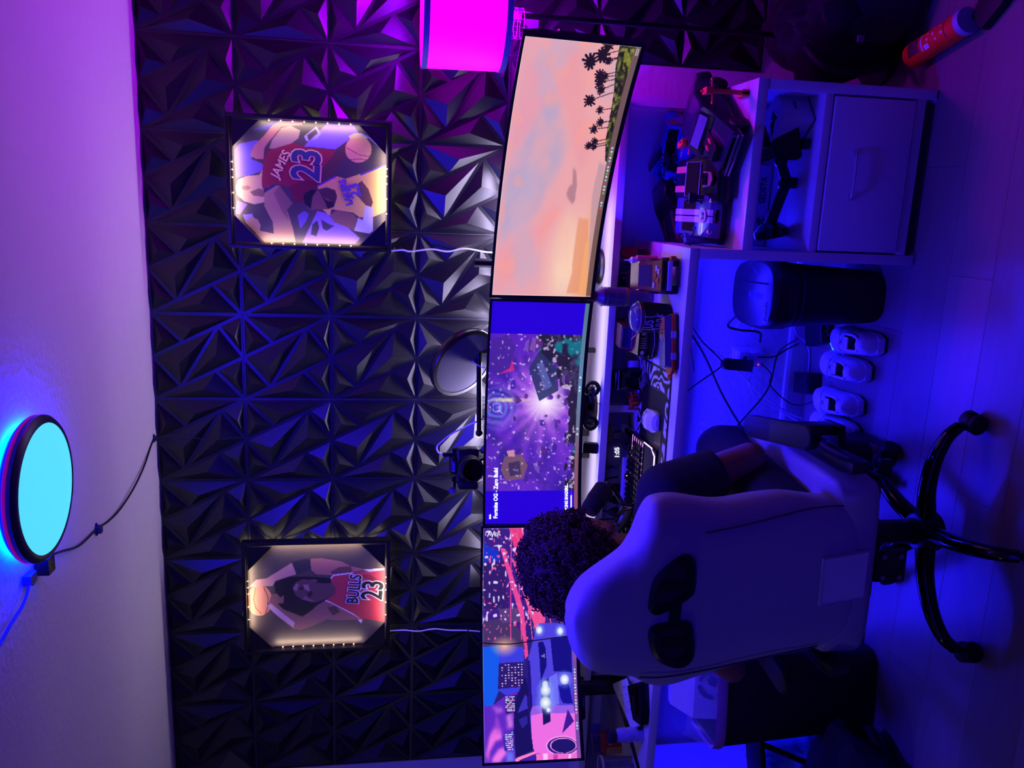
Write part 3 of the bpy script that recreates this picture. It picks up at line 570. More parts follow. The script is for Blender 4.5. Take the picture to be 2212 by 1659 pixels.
POLY_SL = [
((60, 30, 130),[(1.001, -0.004), (1.012, 0.476), (0.584, 1.012), (0.547, 0.672), (0.591, 0.488), (0.469, 0.435), (0.476, 0.004)]),
((25, 50, 200),[(0.93, 0.007), (0.901, 0.149), (0.851, 0.184), (0.839, 0.002)]),
((50, 28, 105),[(0.846, 0.002), (0.85, 0.234), (0.634, 0.271), (0.638, 0.005)]),
((230, 60, 130),[(1.001, 0.268), (1.004, 0.426), (0.848, 0.451), (0.849, 0.367), (0.92, 0.323)]),
((235, 70, 150),[(0.907, 0.182), (0.907, 0.223), (0.632, 0.438), (0.429, 0.484), (0.416, 0.45), (0.619, 0.388)]),
((240, 80, 150),[(0.85, 0.317), (0.849, 0.384), (0.658, 0.589), (0.588, 0.673), (0.547, 0.655), (0.521, 0.587), (0.632, 0.488)]),
((70, 50, 100),[(0.583, 0.005), (0.6, 0.287), (0.524, 0.42), (0.456, 0.451), (0.476, 0.004)]),
((90, 60, 120),[(0.636, 0.171), (0.64, 0.371), (0.578, 0.421), (0.574, 0.204)]),
((20, 90, 235),[(0.473, -0.008), (0.478, 0.18), (0.288, 0.165), (0.223, 0.094), (0.224, 0.01), (0.357, -0.002)]),
((60, 60, 225),[(0.478, 0.171), (0.467, 0.437), (0.283, 0.437), (0.266, 0.24), (0.288, 0.165)]),
((95, 40, 195),[(0.224, 0.001), (0.229, 0.102), (0.266, 0.24), (0.284, 0.36), (0.025, 0.322), (-0.026, 0.333), (-0.019, -0.005)]),
((240, 110, 230),[(0.031, 0.015), (0.097, 0.053), (0.157, 0.124), (0.189, 0.134), (0.13, 0.18), (0.091, 0.186), (0.083, 0.119), (0.046, 0.058), (-0.001, 0.038)]),
((235, 130, 240),[(0.223, 0.094), (0.224, 0.17), (0.201, 0.211), (0.192, 0.134)]),
((240, 120, 235),[(-0.02, 0.069), (0.017, 0.08), (0.053, 0.15), (0.059, 0.208), (0.033, 0.231), (0.009, 0.171), (-0.022, 0.143)]),
((240, 140, 235),[(0.184, 0.243), (0.193, 0.303), (0.137, 0.303), (0.129, 0.239)]),
((110, 120, 245),[(0.039, 0.232), (0.041, 0.298), (-0.003, 0.302), (-0.024, 0.25), (-0.023, 0.217)]),
((45, 25, 110),[(0.402, 0.169), (0.405, 0.435), (0.3, 0.438), (0.294, 0.156)]),
((45, 25, 120),[(0.26, 0.222), (0.268, 0.359), (0.198, 0.337), (0.19, 0.235)]),
((60, 40, 170),[(0.1, 0.195), (0.124, 0.298), (0.047, 0.32), (0.043, 0.207)]),
((78, 66, 222),[(0.408, 0.478), (0.504, 0.542), (0.569, 0.604), (0.565, 0.962), (0.349, 0.959), (0.207, 0.955), (0.099, 0.965), (0.018, 0.961), (0.027, 0.531), (0.043, 0.508), (0.117, 0.491), (0.183, 0.484), (0.282, 0.471)]),
((150, 90, 230),[(0.216, 0.491), (0.22, 0.603), (0.218, 0.722), (0.214, 0.955), (0.158, 0.96), (0.163, 0.495)]),
((238, 110, 228),[(0.179, 0.493), (0.187, 0.6), (0.185, 0.715), (0.181, 0.957), (0.099, 0.965), (0.018, 0.961), (0.027, 0.531), (0.043, 0.508), (0.101, 0.493)]),
((110, 110, 245),[(0.333, 0.698), (0.352, 0.786), (0.223, 0.8), (0.211, 0.718)]),
((30, 18, 120),[(0.408, 0.478), (0.411, 0.5), (0.309, 0.511), (0.215, 0.513), (0.183, 0.484), (0.282, 0.471)]),
((24, 16, 92),[(0.225, 0.322), (0.268, 0.359), (0.343, 0.449), (0.303, 0.472), (0.216, 0.474), (0.085, 0.496), (0.043, 0.508), (0.012, 0.321), (0.121, 0.31)]),
((60, 50, 190),[(0.192, 0.354), (0.269, 0.444), (0.256, 0.46), (0.209, 0.465), (0.198, 0.388)]),
((45, 35, 150),[(0.165, 0.364), (0.18, 0.454), (0.15, 0.46), (0.129, 0.399)]),
((20, 15, 120),[(0.486, 0.589), (0.488, 0.645), (0.457, 0.672), (0.381, 0.677), (0.32, 0.611), (0.416, 0.603)]),
((22, 16, 130),[(0.498, 0.724), (0.508, 0.952), (0.352, 0.951), (0.359, 0.752)]),
((25, 20, 90),[(0.317, 0.61), (0.333, 0.694), (0.152, 0.703), (0.138, 0.62)]),
((22, 18, 150),[(0.3, 0.799), (0.302, 0.912), (0.221, 0.947), (0.223, 0.843), (0.243, 0.815)]),
((60, 25, 150),[(0.199, 0.888), (0.148, 0.948), (0.101, 0.816), (0.15, 0.852)]),
((248, 160, 240),[(0.048, 0.987), (0.039, 0.981), (0.031, 0.967), (0.024, 0.945), (0.018, 0.916), (0.014, 0.883), (0.012, 0.846), (0.012, 0.807), (0.013, 0.769), (0.017, 0.733), (0.022, 0.701), (0.029, 0.675), (0.037, 0.655), (0.046, 0.643), (0.055, 0.64), (0.064, 0.645), (0.072, 0.659), (0.079, 0.681), (0.085, 0.709), (0.089, 0.742), (0.091, 0.78), (0.092, 0.818), (0.09, 0.857), (0.086, 0.893), (0.081, 0.926), (0.074, 0.953), (0.066, 0.972), (0.057, 0.984)]),
((50, 25, 130),[(0.048, 0.974), (0.04, 0.969), (0.033, 0.956), (0.027, 0.935), (0.022, 0.909), (0.018, 0.878), (0.016, 0.844), (0.016, 0.808), (0.017, 0.772), (0.021, 0.739), (0.026, 0.709), (0.032, 0.685), (0.039, 0.667), (0.047, 0.656), (0.055, 0.653), (0.062, 0.658), (0.07, 0.67), (0.076, 0.69), (0.081, 0.716), (0.085, 0.747), (0.087, 0.782), (0.087, 0.818), (0.086, 0.854), (0.083, 0.887), (0.078, 0.917), (0.071, 0.942), (0.064, 0.961), (0.056, 0.971)]),
((240, 140, 235),[(0.05, 0.962), (0.043, 0.957), (0.037, 0.946), (0.032, 0.928), (0.027, 0.905), (0.024, 0.878), (0.023, 0.848), (0.023, 0.817), (0.024, 0.787), (0.027, 0.757), (0.031, 0.732), (0.036, 0.71), (0.042, 0.694), (0.049, 0.685), (0.056, 0.682), (0.062, 0.687), (0.069, 0.698), (0.074, 0.715), (0.078, 0.738), (0.082, 0.765), (0.083, 0.795), (0.083, 0.826), (0.082, 0.857), (0.079, 0.886), (0.075, 0.912), (0.07, 0.934), (0.064, 0.95), (0.057, 0.959)]),
((32, 20, 105),[(0.05, 0.952), (0.043, 0.948), (0.038, 0.938), (0.033, 0.921), (0.029, 0.9), (0.026, 0.875), (0.024, 0.848), (0.024, 0.819), (0.025, 0.791), (0.028, 0.764), (0.032, 0.74), (0.037, 0.721), (0.042, 0.706), (0.048, 0.697), (0.055, 0.695), (0.061, 0.699), (0.067, 0.709), (0.072, 0.725), (0.076, 0.746), (0.079, 0.771), (0.08, 0.798), (0.08, 0.827), (0.079, 0.856), (0.077, 0.883), (0.073, 0.907), (0.068, 0.927), (0.062, 0.941), (0.056, 0.95)]),
((240, 110, 215),[(0.026, 0.59), (0.018, 0.961), (-0.039, 0.959), (-0.03, 0.532), (0.024, 0.531)]),
((255, 190, 250),[(0.025, 0.607), (0.024, 0.657), (-0.032, 0.641), (-0.031, 0.607)]),
((200, 60, 170),[(0.02, 0.715), (0.019, 0.758), (-0.034, 0.749), (-0.033, 0.699)]),
((255, 190, 250),[(0.02, 0.876), (0.019, 0.901), (-0.037, 0.875), (-0.036, 0.85)]),
((255, 130, 200),[(0.006, 0.312), (0.015, 0.338), (0.036, 0.524), (0.027, 0.531), (0.005, 0.361), (-0.004, 0.344), (-0.026, 0.366), (-0.026, 0.333)]),
((70, 25, 170),[(-0.001, 0.361), (0.024, 0.522), (-0.03, 0.524), (-0.026, 0.375)]),
]
PALMS=[((0.93, 0.595), (0.954, 0.825), 1.5), ((0.958, 0.684), (0.979, 0.816), 1.4), ((0.994, 0.714), (1.001, 0.808), 1.2), ((0.939, 0.75), (0.952, 0.834), 0.8), ((0.883, 0.708), (0.901, 0.844), 1.1), ((0.881, 0.755), (0.888, 0.85), 0.8), ((0.858, 0.723), (0.875, 0.853), 1.1), ((0.831, 0.749), (0.856, 0.854), 0.9), ((0.788, 0.669), (0.825, 0.858), 1.2), ((0.755, 0.782), (0.766, 0.888), 0.8), ((0.709, 0.812), (0.717, 0.9), 0.9), ((0.681, 0.765), (0.693, 0.899), 0.9), ((0.634, 0.798), (0.646, 0.899), 0.8), ((0.615, 0.75), (0.632, 0.898), 0.8), ((0.613, 0.803), (0.624, 0.902), 0.7)]
ICONS_R=[(0.613, 1.004), (0.599, 1.002), (0.588, 1.001), (0.575, 1.0), (0.562, 1.001), (0.55, 1.001), (0.537, 1.0), (0.523, 1.0), (0.51, 1.0), (0.498, 1.001), (0.484, 1.002), (0.472, 1.002), (0.459, 0.999), (0.446, 0.998), (0.432, 0.998), (0.393, 0.996), (0.381, 0.998), (0.368, 0.996)]
HEADL=[((0.306, 0.657), 0.03), ((0.279, 0.658), 0.045), ((0.229, 0.655), 0.05), ((0.199, 0.682), 0.02), ((0.323, 0.866), 0.04)]
HEADL2=[((0.538, 0.604), 0.035), ((0.531, 0.83), 0.035)]
EMB=(0.426, 0.647)
ICONS_L=[(0.364, 0.974), (0.351, 0.973), (0.338, 0.972), (0.325, 0.972), (0.313, 0.972), (0.299, 0.971), (0.287, 0.971), (0.274, 0.972), (0.261, 0.972), (0.248, 0.974), (0.235, 0.974), (0.222, 0.974), (0.209, 0.975), (0.196, 0.976), (0.182, 0.977), (0.141, 0.977), (0.13, 0.977), (0.118, 0.978)]
FLARE=(0.473, 0.231)
WIN=[[(0.399, 0.186), (0.3, 0.429)], [(0.263, 0.231), (0.199, 0.329)], [(0.119, 0.222), (0.044, 0.299)]]
def monitor(label, c, yaw, tilt, roll, pic, R=1.5, W=.79, H=.79*.4195, bez=.0085, chin=.012):
    t = thing('monitor', label, 'monitor', c)
    t.rotation_mode = 'QUATERNION'
    ex = Vector((math.cos(yaw), math.sin(yaw), 0)); nz = Vector((-math.sin(yaw), math.cos(yaw), 0)); Z = Vector((0, 0, 1))
    ez = Z*math.cos(tilt)+nz*math.sin(tilt); en = nz*math.cos(tilt)-Z*math.sin(tilt)
    e2 = ex*math.cos(roll)+ez*math.sin(roll); e3 = -ex*math.sin(roll)+ez*math.cos(roll)
    t.rotation_quaternion = Matrix((e2, en, e3)).transposed().to_quaternion()
    def cur(s, d, z): th = s/R; return Vector(((R+d)*math.sin(th), -R+(R+d)*math.cos(th) if False else -R*(1-math.cos(th))+d*math.cos(th), z))
    w0 = W/2+bez; zt, zb = H/2+bez, -H/2-chin
    body = B(); N = 28
    ss = [-w0+2*w0*i/N for i in range(N+1)]
    rings = [[cur(s, .0012, zb), cur(s, .0012, zt), cur(s, .020, zt-.004), cur(s, .030, zt-.05), cur(s, .030, zb+.05), cur(s, .020, zb+.004)] for s in ss]
    body.loft(rings); body.obj('housing', M_mon, t, 30)
    be = B()
    for z0, z1 in ((zb, -H/2), (H/2, zt)): be.loft([[cur(s, -.003, z0), cur(s, -.003, z1), cur(s, .0012, z1), cur(s, .0012, z0)] for s in ss])
    for s0, s1 in ((-w0, -W/2), (W/2, w0)): be.loft([[cur(s, -.003, zb), cur(s, -.003, zt), cur(s, .0012, zt), cur(s, .0012, zb)] for s in (s0, (s0+s1)/2, s1)])
    be.obj('bezel', M_mon, t, 30)
    def pos(u, v):
        th = (u-.5)*W/R; return R*np.sin(th), -R*(1-np.cos(th)), (.5-v)*H
    sm = pic.mesh('screen', pos, M_screen)
    scr = link('screen', sm, t)
    return t, scr, (lambda u, v, d=-.0008: cur((u-.5)*W, d, (.5-v)*H))
M_screen = print_mat('lit_screen', 1.0, 0.0, 0.35)
def tbar(p, c0, c1, v0=.955):
    m = p.v > v0; k = p.u[..., None]; g = np.array(c0)*(1-k)+np.array(c1)*k; p.a[m] = g[m]
# right: sunset sky behind palms
p = Paint(460, 194, (232, 165, 175))
n1 = p.noise(5, 3, 11, 5); n2 = p.noise(8, 5, 5, 4)
p.mix(p.u*0+np.clip((p.v-.15)*.9, 0, .6), (240, 168, 165)); p.mix(np.clip(.55-p.v, 0, 1)*.5*(p.u < 2), (222, 160, 185))
for c, pl in POLY_SR[:6]:
    m = p.mask(pl).astype(float)
    for _ in range(9):
        m = (m + np.roll(m, 3, 0)+np.roll(m, -3, 0)+np.roll(m, 4, 1)+np.roll(m, -4, 1))/5
    p.mix(m*.55*np.clip(n2*1.9-.1, .25, 1), c)
p.mix(np.clip((n1-.52)*3.2, 0, .55), (196, 170, 200)); p.mix(np.clip((n2-.60)*3.5, 0, .5), (250, 160, 150))
p.soft(.12, .78, .30, .34, (252, 214, 184), 1.0, .85); p.soft(.02, .93, .45, .14, (243, 160, 100), .8, .8)
for c, pl in POLY_SR[6:10]:
    m = p.mask(pl).astype(float)
    for _ in range(2): m = (m + np.roll(m, 1, 0)+np.roll(m, -1, 0)+np.roll(m, 2, 1)+np.roll(m, -2, 1))/5
    p.mix(m*.8, c)
g = np.zeros((p.h, p.w), bool)
for c, pl in POLY_SR[10:]: p.poly(pl, c); g |= p.mask(pl)
n3 = p.noise(60, 40, 3, 3)
k = np.clip((.52-n3)*5, 0, .8)*g*(p.v < .945); p.mix(k, (22, 18, 18)); p.mix(np.clip((n3-.6)*5, 0, .7)*g*(p.v < .945), (165, 155, 70))
for (cu, cv), (bu, bv), s in PALMS:
    p.line((cu, cv), (bu, bv), .0045, (52, 30, 42), 2.38)
    for k in range(11):
        a = PI*2*k/11+.3; L = .030*s*(.7+.5*rng.random())
        p.line((cu, cv), (cu+L*math.cos(a)/2.38*1.5, cv-.55*L+L*math.sin(a)*1.3+.5*L), .0075*s, (34, 20, 30), 2.38)
tbar(p, (120, 88, 76), (112, 84, 88), .952)
for i, (u, v) in enumerate(ICONS_R): p.disc(u, .976, .0045, .011, [(150, 215, 240), (200, 200, 215), (90, 180, 110), (215, 205, 210), (120, 190, 225), (190, 80, 70)][i % 6])
for v in (.968, .984): p.line((.968, v), (.990, v), .0035, (225, 215, 215), 2.38)
for e_ in (p.v < .009, p.u < .004, p.u > .996): p.a[e_] = p.a[e_]*.5+np.array((255, 225, 225))*.5
mr, sr, fr_ = monitor('curved ultrawide monitor showing a pink sunset sky with palms', (.0962, -.4492, 1.1246), -.38, -.0725, -.0355, p)
# middle: game loading picture between two plain blue side bars
p = Paint(500, 210, (38, 2, 214))
U, V = p.u, p.v; art = (U > .146) & (U < .854)
base = Paint(500, 210, (62, 30, 165)); q = base
nn = q.noise(6, 4, 21, 5); nf = q.noise(18, 10, 8, 4)
q.mix(np.clip(nn*1.6-.45, 0, 1), (120, 50, 215)); q.mix(np.clip((nf-.5)*3, 0, .8), (52, 34, 130))
th = np.arctan2((V-.60)*.42, U-.545); ra = np.hypot(U-.545, (V-.60)*.42)
ray_ = .5+.5*np.sin(th*17+nn*9); q.mix(np.clip(1-ra/.34, 0, 1)*ray_*.75, (190, 90, 245)); q.mix(np.clip((U-.66)*3, 0, .5)*(V < .45), (100, 30, 200))
q.soft(.55, .58, .22, .42, (214, 130, 250), 1.1, .9); q.soft(.545, .62, .10, .26, (255, 245, 255), .9, 1)
sw = np.hypot((U-.52), (V-.10)*.42); q.mix(np.clip(1-sw/.12, 0, 1)*np.clip(np.sin(sw*240+th*3+nf*6)*.5+.55, 0, 1)*.95, (100, 150, 245))
q.soft(.555, .23, .012, .25, (255, 240, 160), .7, .9)
ter = V > (.80-.10*np.sin(U*9+1)+.25*(nf-.5)-.18*(U > .62)*np.clip((U-.62)*6, 0, 1)+.10*(U < .36))
q.mix(ter*.93, (34, 28, 46)); q.mix(ter*np.clip((nf-.55)*5, 0, .8), (75, 66, 110)); q.mix(ter*np.clip((q.noise(14, 9, 77, 3)-.60)*7, 0, .8), (20, 130, 150))
q.mix(ter*np.clip((q.noise(30, 12, 78, 3)-.66)*9, 0, .8), (215, 190, 235))
for i in range(30):
    a = rng.random()*PI*2; r_ = .07+.24*rng.random(); cu = .545+r_*math.cos(a)*.95; cv = .55+r_*math.sin(a)*1.7; s = .008+.03*rng.random()*r_/.3
    pl = [(cu+s*math.cos(k)*(.6+.6*rng.random()), cv+s*2.2*math.sin(k)*(.6+.6*rng.random())) for k in np.arange(0, 6.28, .8)]
    q.poly(pl, (58+rng.randrange(40), 36, 110+rng.randrange(60)), .85)
    q.poly([(u_-.002, v_-.012) for u_, v_ in pl[4:]+pl[:1]], (150, 110, 220), .5)
for pl, c in (([(.70, .02), (.83, .01), (.85, .20), (.79, .27), (.70, .22), (.66, .10)], (70, 36, 150)), ([(.67, .10), (.70, .22), (.74, .24), (.69, .27)], (205, 40, 120)), ([(.19, .22), (.24, .16), (.30, .20), (.31, .38), (.26, .45), (.20, .40)], (120, 84, 100)),
              ([(.21, .26), (.27, .24), (.28, .36), (.22, .38)], (60, 44, 90)), ([(.30, .24), (.325, .22), (.33, .30), (.30, .31)], (214, 150, 160)), ([(.55, .55), (.70, .42), (.78, .52), (.70, .72), (.60, .75)], (44, 50, 100)), ([(.60, .60), (.72, .50), (.73, .56), (.62, .68)], (90, 96, 170))):
    q.poly(pl, c, .9)
q.mix(np.clip((q.noise(70, 30, 5, 2)-.72)*6, 0, .7), (230, 200, 255))
p.a[art] = q.a[art]
tbar(p, (150, 76, 96), (84, 120, 140), .958)
p.mix((V > .958)*np.clip(1-np.abs(U-.62)*3, 0, 1)*.7, (90, 150, 200))
for u in (.40, .425, .60, .615, .66): p.disc(u, .978, .005, .011, (190, 225, 245))
p.line((.022, .930), (.122, .930), .0075, (252, 250, 255), 2.38); p.line((.122, .930), (.15, .930), .003, (120, 90, 230), 2.38)
mm, sm_, fm = monitor('curved ultrawide monitor showing a purple game loading screen between blue bars', (-.7078, -.2318, 1.1196), .0309, .007, -.0011, p)
M_txt = glow('screen_text_white', (1, 1, 1), 1.2)
def stext(scr, f, s, size, u, v, m=M_txt, bold=.0, sx=1.0):
    P0, P1 = f(u, v), f(u+.01, v); X = (P1-P0).normalized(); return text('lettering', s, size, m, scr, f(u, v, -.0046), X, (0, 0, 1), bold=bold, sx=sx, ext=.0002)
stext(sm_, fm, 'Fortnite OG - Zero Build', .0195, .137, .111, bold=.0006, sx=.88)
stext(sm_, fm, 'Solo', .009, .033, .050, bold=.0005)
stext(sm_, fm, 'COMPILING SHADERS...', .0150, .098, .874, bold=.0006, sx=.80)
# left: silver sports car in a neon city at night
p = Paint(500, 210, (44, 28, 120)); U, V = p.u, p.v
nn = p.noise(10, 6, 31, 5)
for i, (c, pl) in enumerate(POLY_SL):
    if i in (8, 9, 10): 
        m = p.mask(pl).astype(float); p.mix(m, c); continue
    if 10 < i < 16:
        m = p.mask(pl).astype(float)
        for _ in range(5): m = (m + np.roll(m, 2, 0)+np.roll(m, -2, 0)+np.roll(m, 2, 1)+np.roll(m, -2, 1))/5
        p.mix(m*np.clip(nn*2.2-.2, .2, 1), c); continue
    p.poly(pl, c)
    if i == 7:
        r2 = p.noise(60, 40, 9, 1)
        p.mix((U > .55)*(V < .55)*np.clip((r2-.76)*14, 0, 1), (225, 205, 255)); p.mix((U > .50)*(V < .6)*np.clip((p.noise(70, 50, 19, 1)-.80)*14, 0, 1), (240, 90, 150))
        for k in range(7): p.line((1.0, .30+.06*k), (.50, .30+.115*k), .004, (235, 70+10*k, 150), 2.38)
for b in WIN:
    (u0, v0), (u1, v1) = b
    for i in range(9):
        for j in range(7):
            if rng.random() < .72: p.disc(u0+(u1-u0)*(i+.5)/9, v0+(v1-v0)*(j+.5)/7, .0022, .0075, rng.choice([(240, 230, 255), (200, 220, 255), (255, 150, 220)]))
p.soft(FLARE[0], FLARE[1], .05, .16, (255, 190, 150), 1.1, .95)
for (u, v), r in HEADL: p.soft(u, v, r*1.1, r*2.4, (150, 190, 255), 1.0, .8); p.soft(u, v, r*.55, r*1.2, (255, 255, 255), .35, 1)
for (u, v), r in HEADL2: p.soft(u, v, r*.9, r*1.9, (150, 190, 255), .8, .9); p.soft(u, v, r*.5, r*1.0, (255, 255, 255), .4, 1)
eu, ev = EMB
for a in (90, 210, 330):
    a = math.radians(a); d = lambda s, w, a=a: (eu+.0085*(s*math.cos(a)-w*math.sin(a)), ev-.0085*2.38*(s*math.sin(a)+w*math.cos(a)))
    p.poly([d(0, 0), d(.62, .38), d(1.25, 0), d(.62, -.38)], (165, 170, 235))
tbar(p, (120, 70, 165), (90, 84, 150), .957)
p.mix((V > .957)*np.clip(nn*1.5-.4, 0, .6), (170, 80, 170))
for i, (u, v) in enumerate(ICONS_L): p.disc(u, .978, .0042, .010, [(150, 215, 240), (220, 215, 235), (140, 190, 225), (235, 225, 240), (230, 120, 190)][i % 5])
for i in range(14): p.disc(.965+.02*((i*7)%5)/5, .045+.010*i, .0035+.002*(i % 3), .006, (235, 230, 250))
for e_ in (p.v < .008, p.u > .997): p.a[e_] = p.a[e_]*.6+np.array((170, 180, 255))*.4
ml, sl, fl_ = monitor('curved ultrawide monitor showing a sports car in a neon city', (-1.4889, -.3962, 1.1278), .3385, .0245, -.0019, p)
bar_ = B().prism([(-.055, -.006), (.055, -.006), (.060, .0), (.060, .010), (-.060, .010), (-.060, 0)], -.010, .006, O=fl_(.227, 1.058, .004), X=(1, -.0, 0), Y=(0, 0, 1)).obj('control_bar', M_mon, ml, 30)
text('lettering', 'innocn', .0105, mat('grey_logo', (120, 120, 150), rough=.4), ml, fl_(.225, 1.054, -.0075), (1, 0, 0), (0, 0, 1), ext=.0002)
B().ball(fl_(.287, 1.045, -.004), .0022, 8, 6).obj('power_light', glow('blue_led', (.2, .4, 1.0), 3), ml)

# stands and arms
st = thing('monitor_stand', 'black round foot and column holding up the right sunset monitor', 'monitor stand', (-.205, -.085, .8752))
B().lathe((0, 0, 0), [(.062, 0), (.064, .006), (.058, .014), (.02, .02)], n=36).cyl((0, 0, .015), (0, 0, .455), .0155, n=20).obj('column', M_black, st)
B().cyl((.0, -.01, .25), (.235, -.275, .25), .014, n=14).box((.19, -.315, .20), (.28, -.24, .30), bev=.006, rot=(0, 0, -.38)).obj('arm', M_black, st)
sd = thing('monitor_stand', 'black column foot behind the middle purple screen monitor', 'monitor stand', (-.72, -.10, .8752))
B().lathe((0, 0, 0), [(.075, 0), (.075, .006), (.03, .012)], n=32).cyl((0, 0, .01), (0, 0, .26), .018, n=16).box((-.05, -.100, .20), (.05, .015, .29), bev=.005).obj('column', M_black, sd)
se = thing('monitor_stand', 'black column with a red ring and long splayed legs under the sports car monitor', 'monitor stand', (-1.80, -.22, ZD+.0005))
B().lathe((0, 0, .0), [(.036, .010), (.036, .06), (.034, .30), (.03, .40)], n=28).box((.0, -.12, .33), (.10, .02, .42), bev=.006).obj('column', M_black, se)
B().lathe((0, 0, 0), [(.0365, .008), (.0372, .0105), (.0365, .013)], n=28, cap=False).obj('red_ring', mat('red_ring', (190, 70, 60), rough=.4), se)
lg = B()
for q_ in ((-.135, -.335), (.16, -.05)):
    d = Vector((q_[0], q_[1], 0)); n_ = Vector((-d.y, d.x, 0)).normalized()*.011
    lg.loft([[Vector((0, 0, .001))+n_, Vector((0, 0, .001))-n_, Vector((0, 0, .014))-n_*.5, Vector((0, 0, .014))+n_*.5], [d+n_*.7, d-n_*.7, d-n_*.4+Vector((0, 0, .008)), d+n_*.4+Vector((0, 0, .008))]])
lg.obj('leg', M_blackg, se, 20)

# round light panel on its arm, above the middle monitor
rl = thing('light_panel', 'round tilted light panel with a pale lavender face above the middle monitor', 'light panel', (-.545, -.165, 1.368))
ax = Vector((.28, -.90, -.33)).normalized()
# disc spans (-.657,1.446) to (-.438,1.294): long axis down to the right
L_ = Vector((.219, 0, -.152)).normalized(); ax = (Vector((-.30, -.62, -.42)) - L_*Vector((-.30, -.62, -.42)).dot(L_)).normalized(); S_ = ax.cross(L_)
def dring(r, h, n=48): return [L_*(r*math.cos(2*PI*i/n)) + S_*(r*math.sin(2*PI*i/n)) + ax*h for i in range(n)]
B().loft([dring(.10, -.018), dring(.131, -.012), dring(.134, .006), dring(.131, .012), dring(.118, .0125)], True, False).obj('rim', mat('lamp_black_rim', (20, 19, 22), rough=.3), rl, 45)
B().loft([dring(.02, .0105), dring(.118, .011)], True, False).obj('diffuser', mat('light_panel_diffuser', (72, 62, 108), rough=.6), rl, 45)
B().tube(spline([ax*-.018+Vector((0, 0, 0)), (-.0, .04, -.04), (.03, .06, -.08), (.035, .07, -.16), (.035, .075, -.30), (.035, .075, -.49)], 5), .009, 10).obj('arm', M_black, rl)
lc = thing('swing_arm', 'thin black swing arm lying along the top edge of the middle monitor', 'bracket', (-.62, -.145, 1.30))
B().tube([(.11, .0, .010), (-.02, 0, .006), (-.185, 0, .0)], .0095, 10).ball((-.187, -.002, 0), .014, 12, 8).cyl((-.187, -.018, 0), (-.187, .014, 0), .006, n=10).obj('arm', M_blackg, lc)
B().tube(spline([(.10, .01, .02), (.085, -.01, .04), (.06, -.012, .008), (.05, .0, -.02)], 6), .0022, 6).obj('cord', M_wcable, lc)
B().tube([(.11, 0, .010), (.11, .05, -.1), (.11, .06, -.42)], .0095, 8).obj('post', M_black, lc)

# camera on a mount above the middle monitor
cm = thing('camera', 'black mirrorless camera with a big lens and two fluffy microphones above the middle monitor', 'camera', (-.925, -.155, 1.345), rz=.12)
M_cam = mat('camera_black', (15, 15, 18), rough=.5, bump=.15, bscale=400)
B().box((-.066, -.03, -.045), (.066, .03, .038), bev=.012, seg=3).box((-.030, -.028, .03), (.034, .026, .060), bev=.010, seg=3).obj('body', M_cam, cm)
B().box((-.083, -.045, -.042), (-.050, .02, .030), bev=.012, seg=3).obj('grip', M_blackm, cm)
B().lathe((.004, -.028, -.004), [(.040, 0), (.042, .02), (.044, .024), (.044, .062), (.041, .066), (.041, .088), (.036, .09), (.034, .078)], axis=(0, -1, -.10), n=36, cap=False).obj('lens', M_black, cm, 30)
B().lathe((.004, -.098, -.011), [(.0, 0), (.033, .001)], axis=(0, -1, -.10), n=30, cap=False).obj('lens_glass', M_blackg, cm, 30)
text('lettering', 'SONY', .014, mat('pale_blue_logo', (150, 150, 225), rough=.4), cm, (.0, -.0295, .047), (1, 0, 0), (0, 0, 1), ext=.0006, bold=.0003)
dl_ = B()
for x in (-.052, .044, .056): dl_.cyl((x, 0, .036), (x, 0, .050), .009, n=16)
dl_.obj('dials', M_black, cm)
def puff(nm, c, seed):
    r = random.Random(seed); b = B(); b.ball((0, 0, 0), .012, 12, 8)
    for k in range(420):
        z = r.uniform(-1, 1); a = r.uniform(0, 2*PI); d = Vector((math.sqrt(1-z*z)*math.cos(a), math.sqrt(1-z*z)*math.sin(a), z)); s = Vector((r.uniform(-1, 1), r.uniform(-1, 1), r.uniform(-1, 1)))*.35
        L = .019*r.uniform(.75, 1.05); e1 = d*.010; e2 = (d+s*.5).normalized()*L; wv = d.cross(Vector((.3, .5, .8))).normalized()*.0006
        b.tri(e1+wv, e1-wv, e2)
    o = b.obj(nm, mat('grey_fur', (105, 98, 150), rough=.9), cm, None, fix=False); o.location = c; return o
puff('fluffy_windscreen', (.068, -.045, -.062), 3); puff('fluffy_windscreen', (-.082, -.055, .052), 4)
B().cyl((.066, -.03, -.06), (.05, .0, -.045), .005, n=8).box((.045, -.02, -.105), (.062, .0, -.05), bev=.003).cyl((-.08, -.04, .045), (-.06, 0, .040), .005, n=8).obj('mic_mount', M_black, cm)
B().tube(spline([(.0, .03, -.03), (.02, .05, -.09), (.02, .055, -.2), (.02, .06, -.468)], 4), .010, 10).obj('mount_post', M_black, cm)
B().box((.030, .0, .050), (.044, .014, .085), bev=.003).obj('usb_plug', M_black, cm)
B().tube(spline([(.037, .007, .083), (.045, .008, .10), (.065, .006, .106), (.085, .0, .09), (.12, -.005, .045), (.165, -.005, -.05), (.17, 0, -.09)], 7), .0032, 8).obj('white_cord', M_wcable, cm)

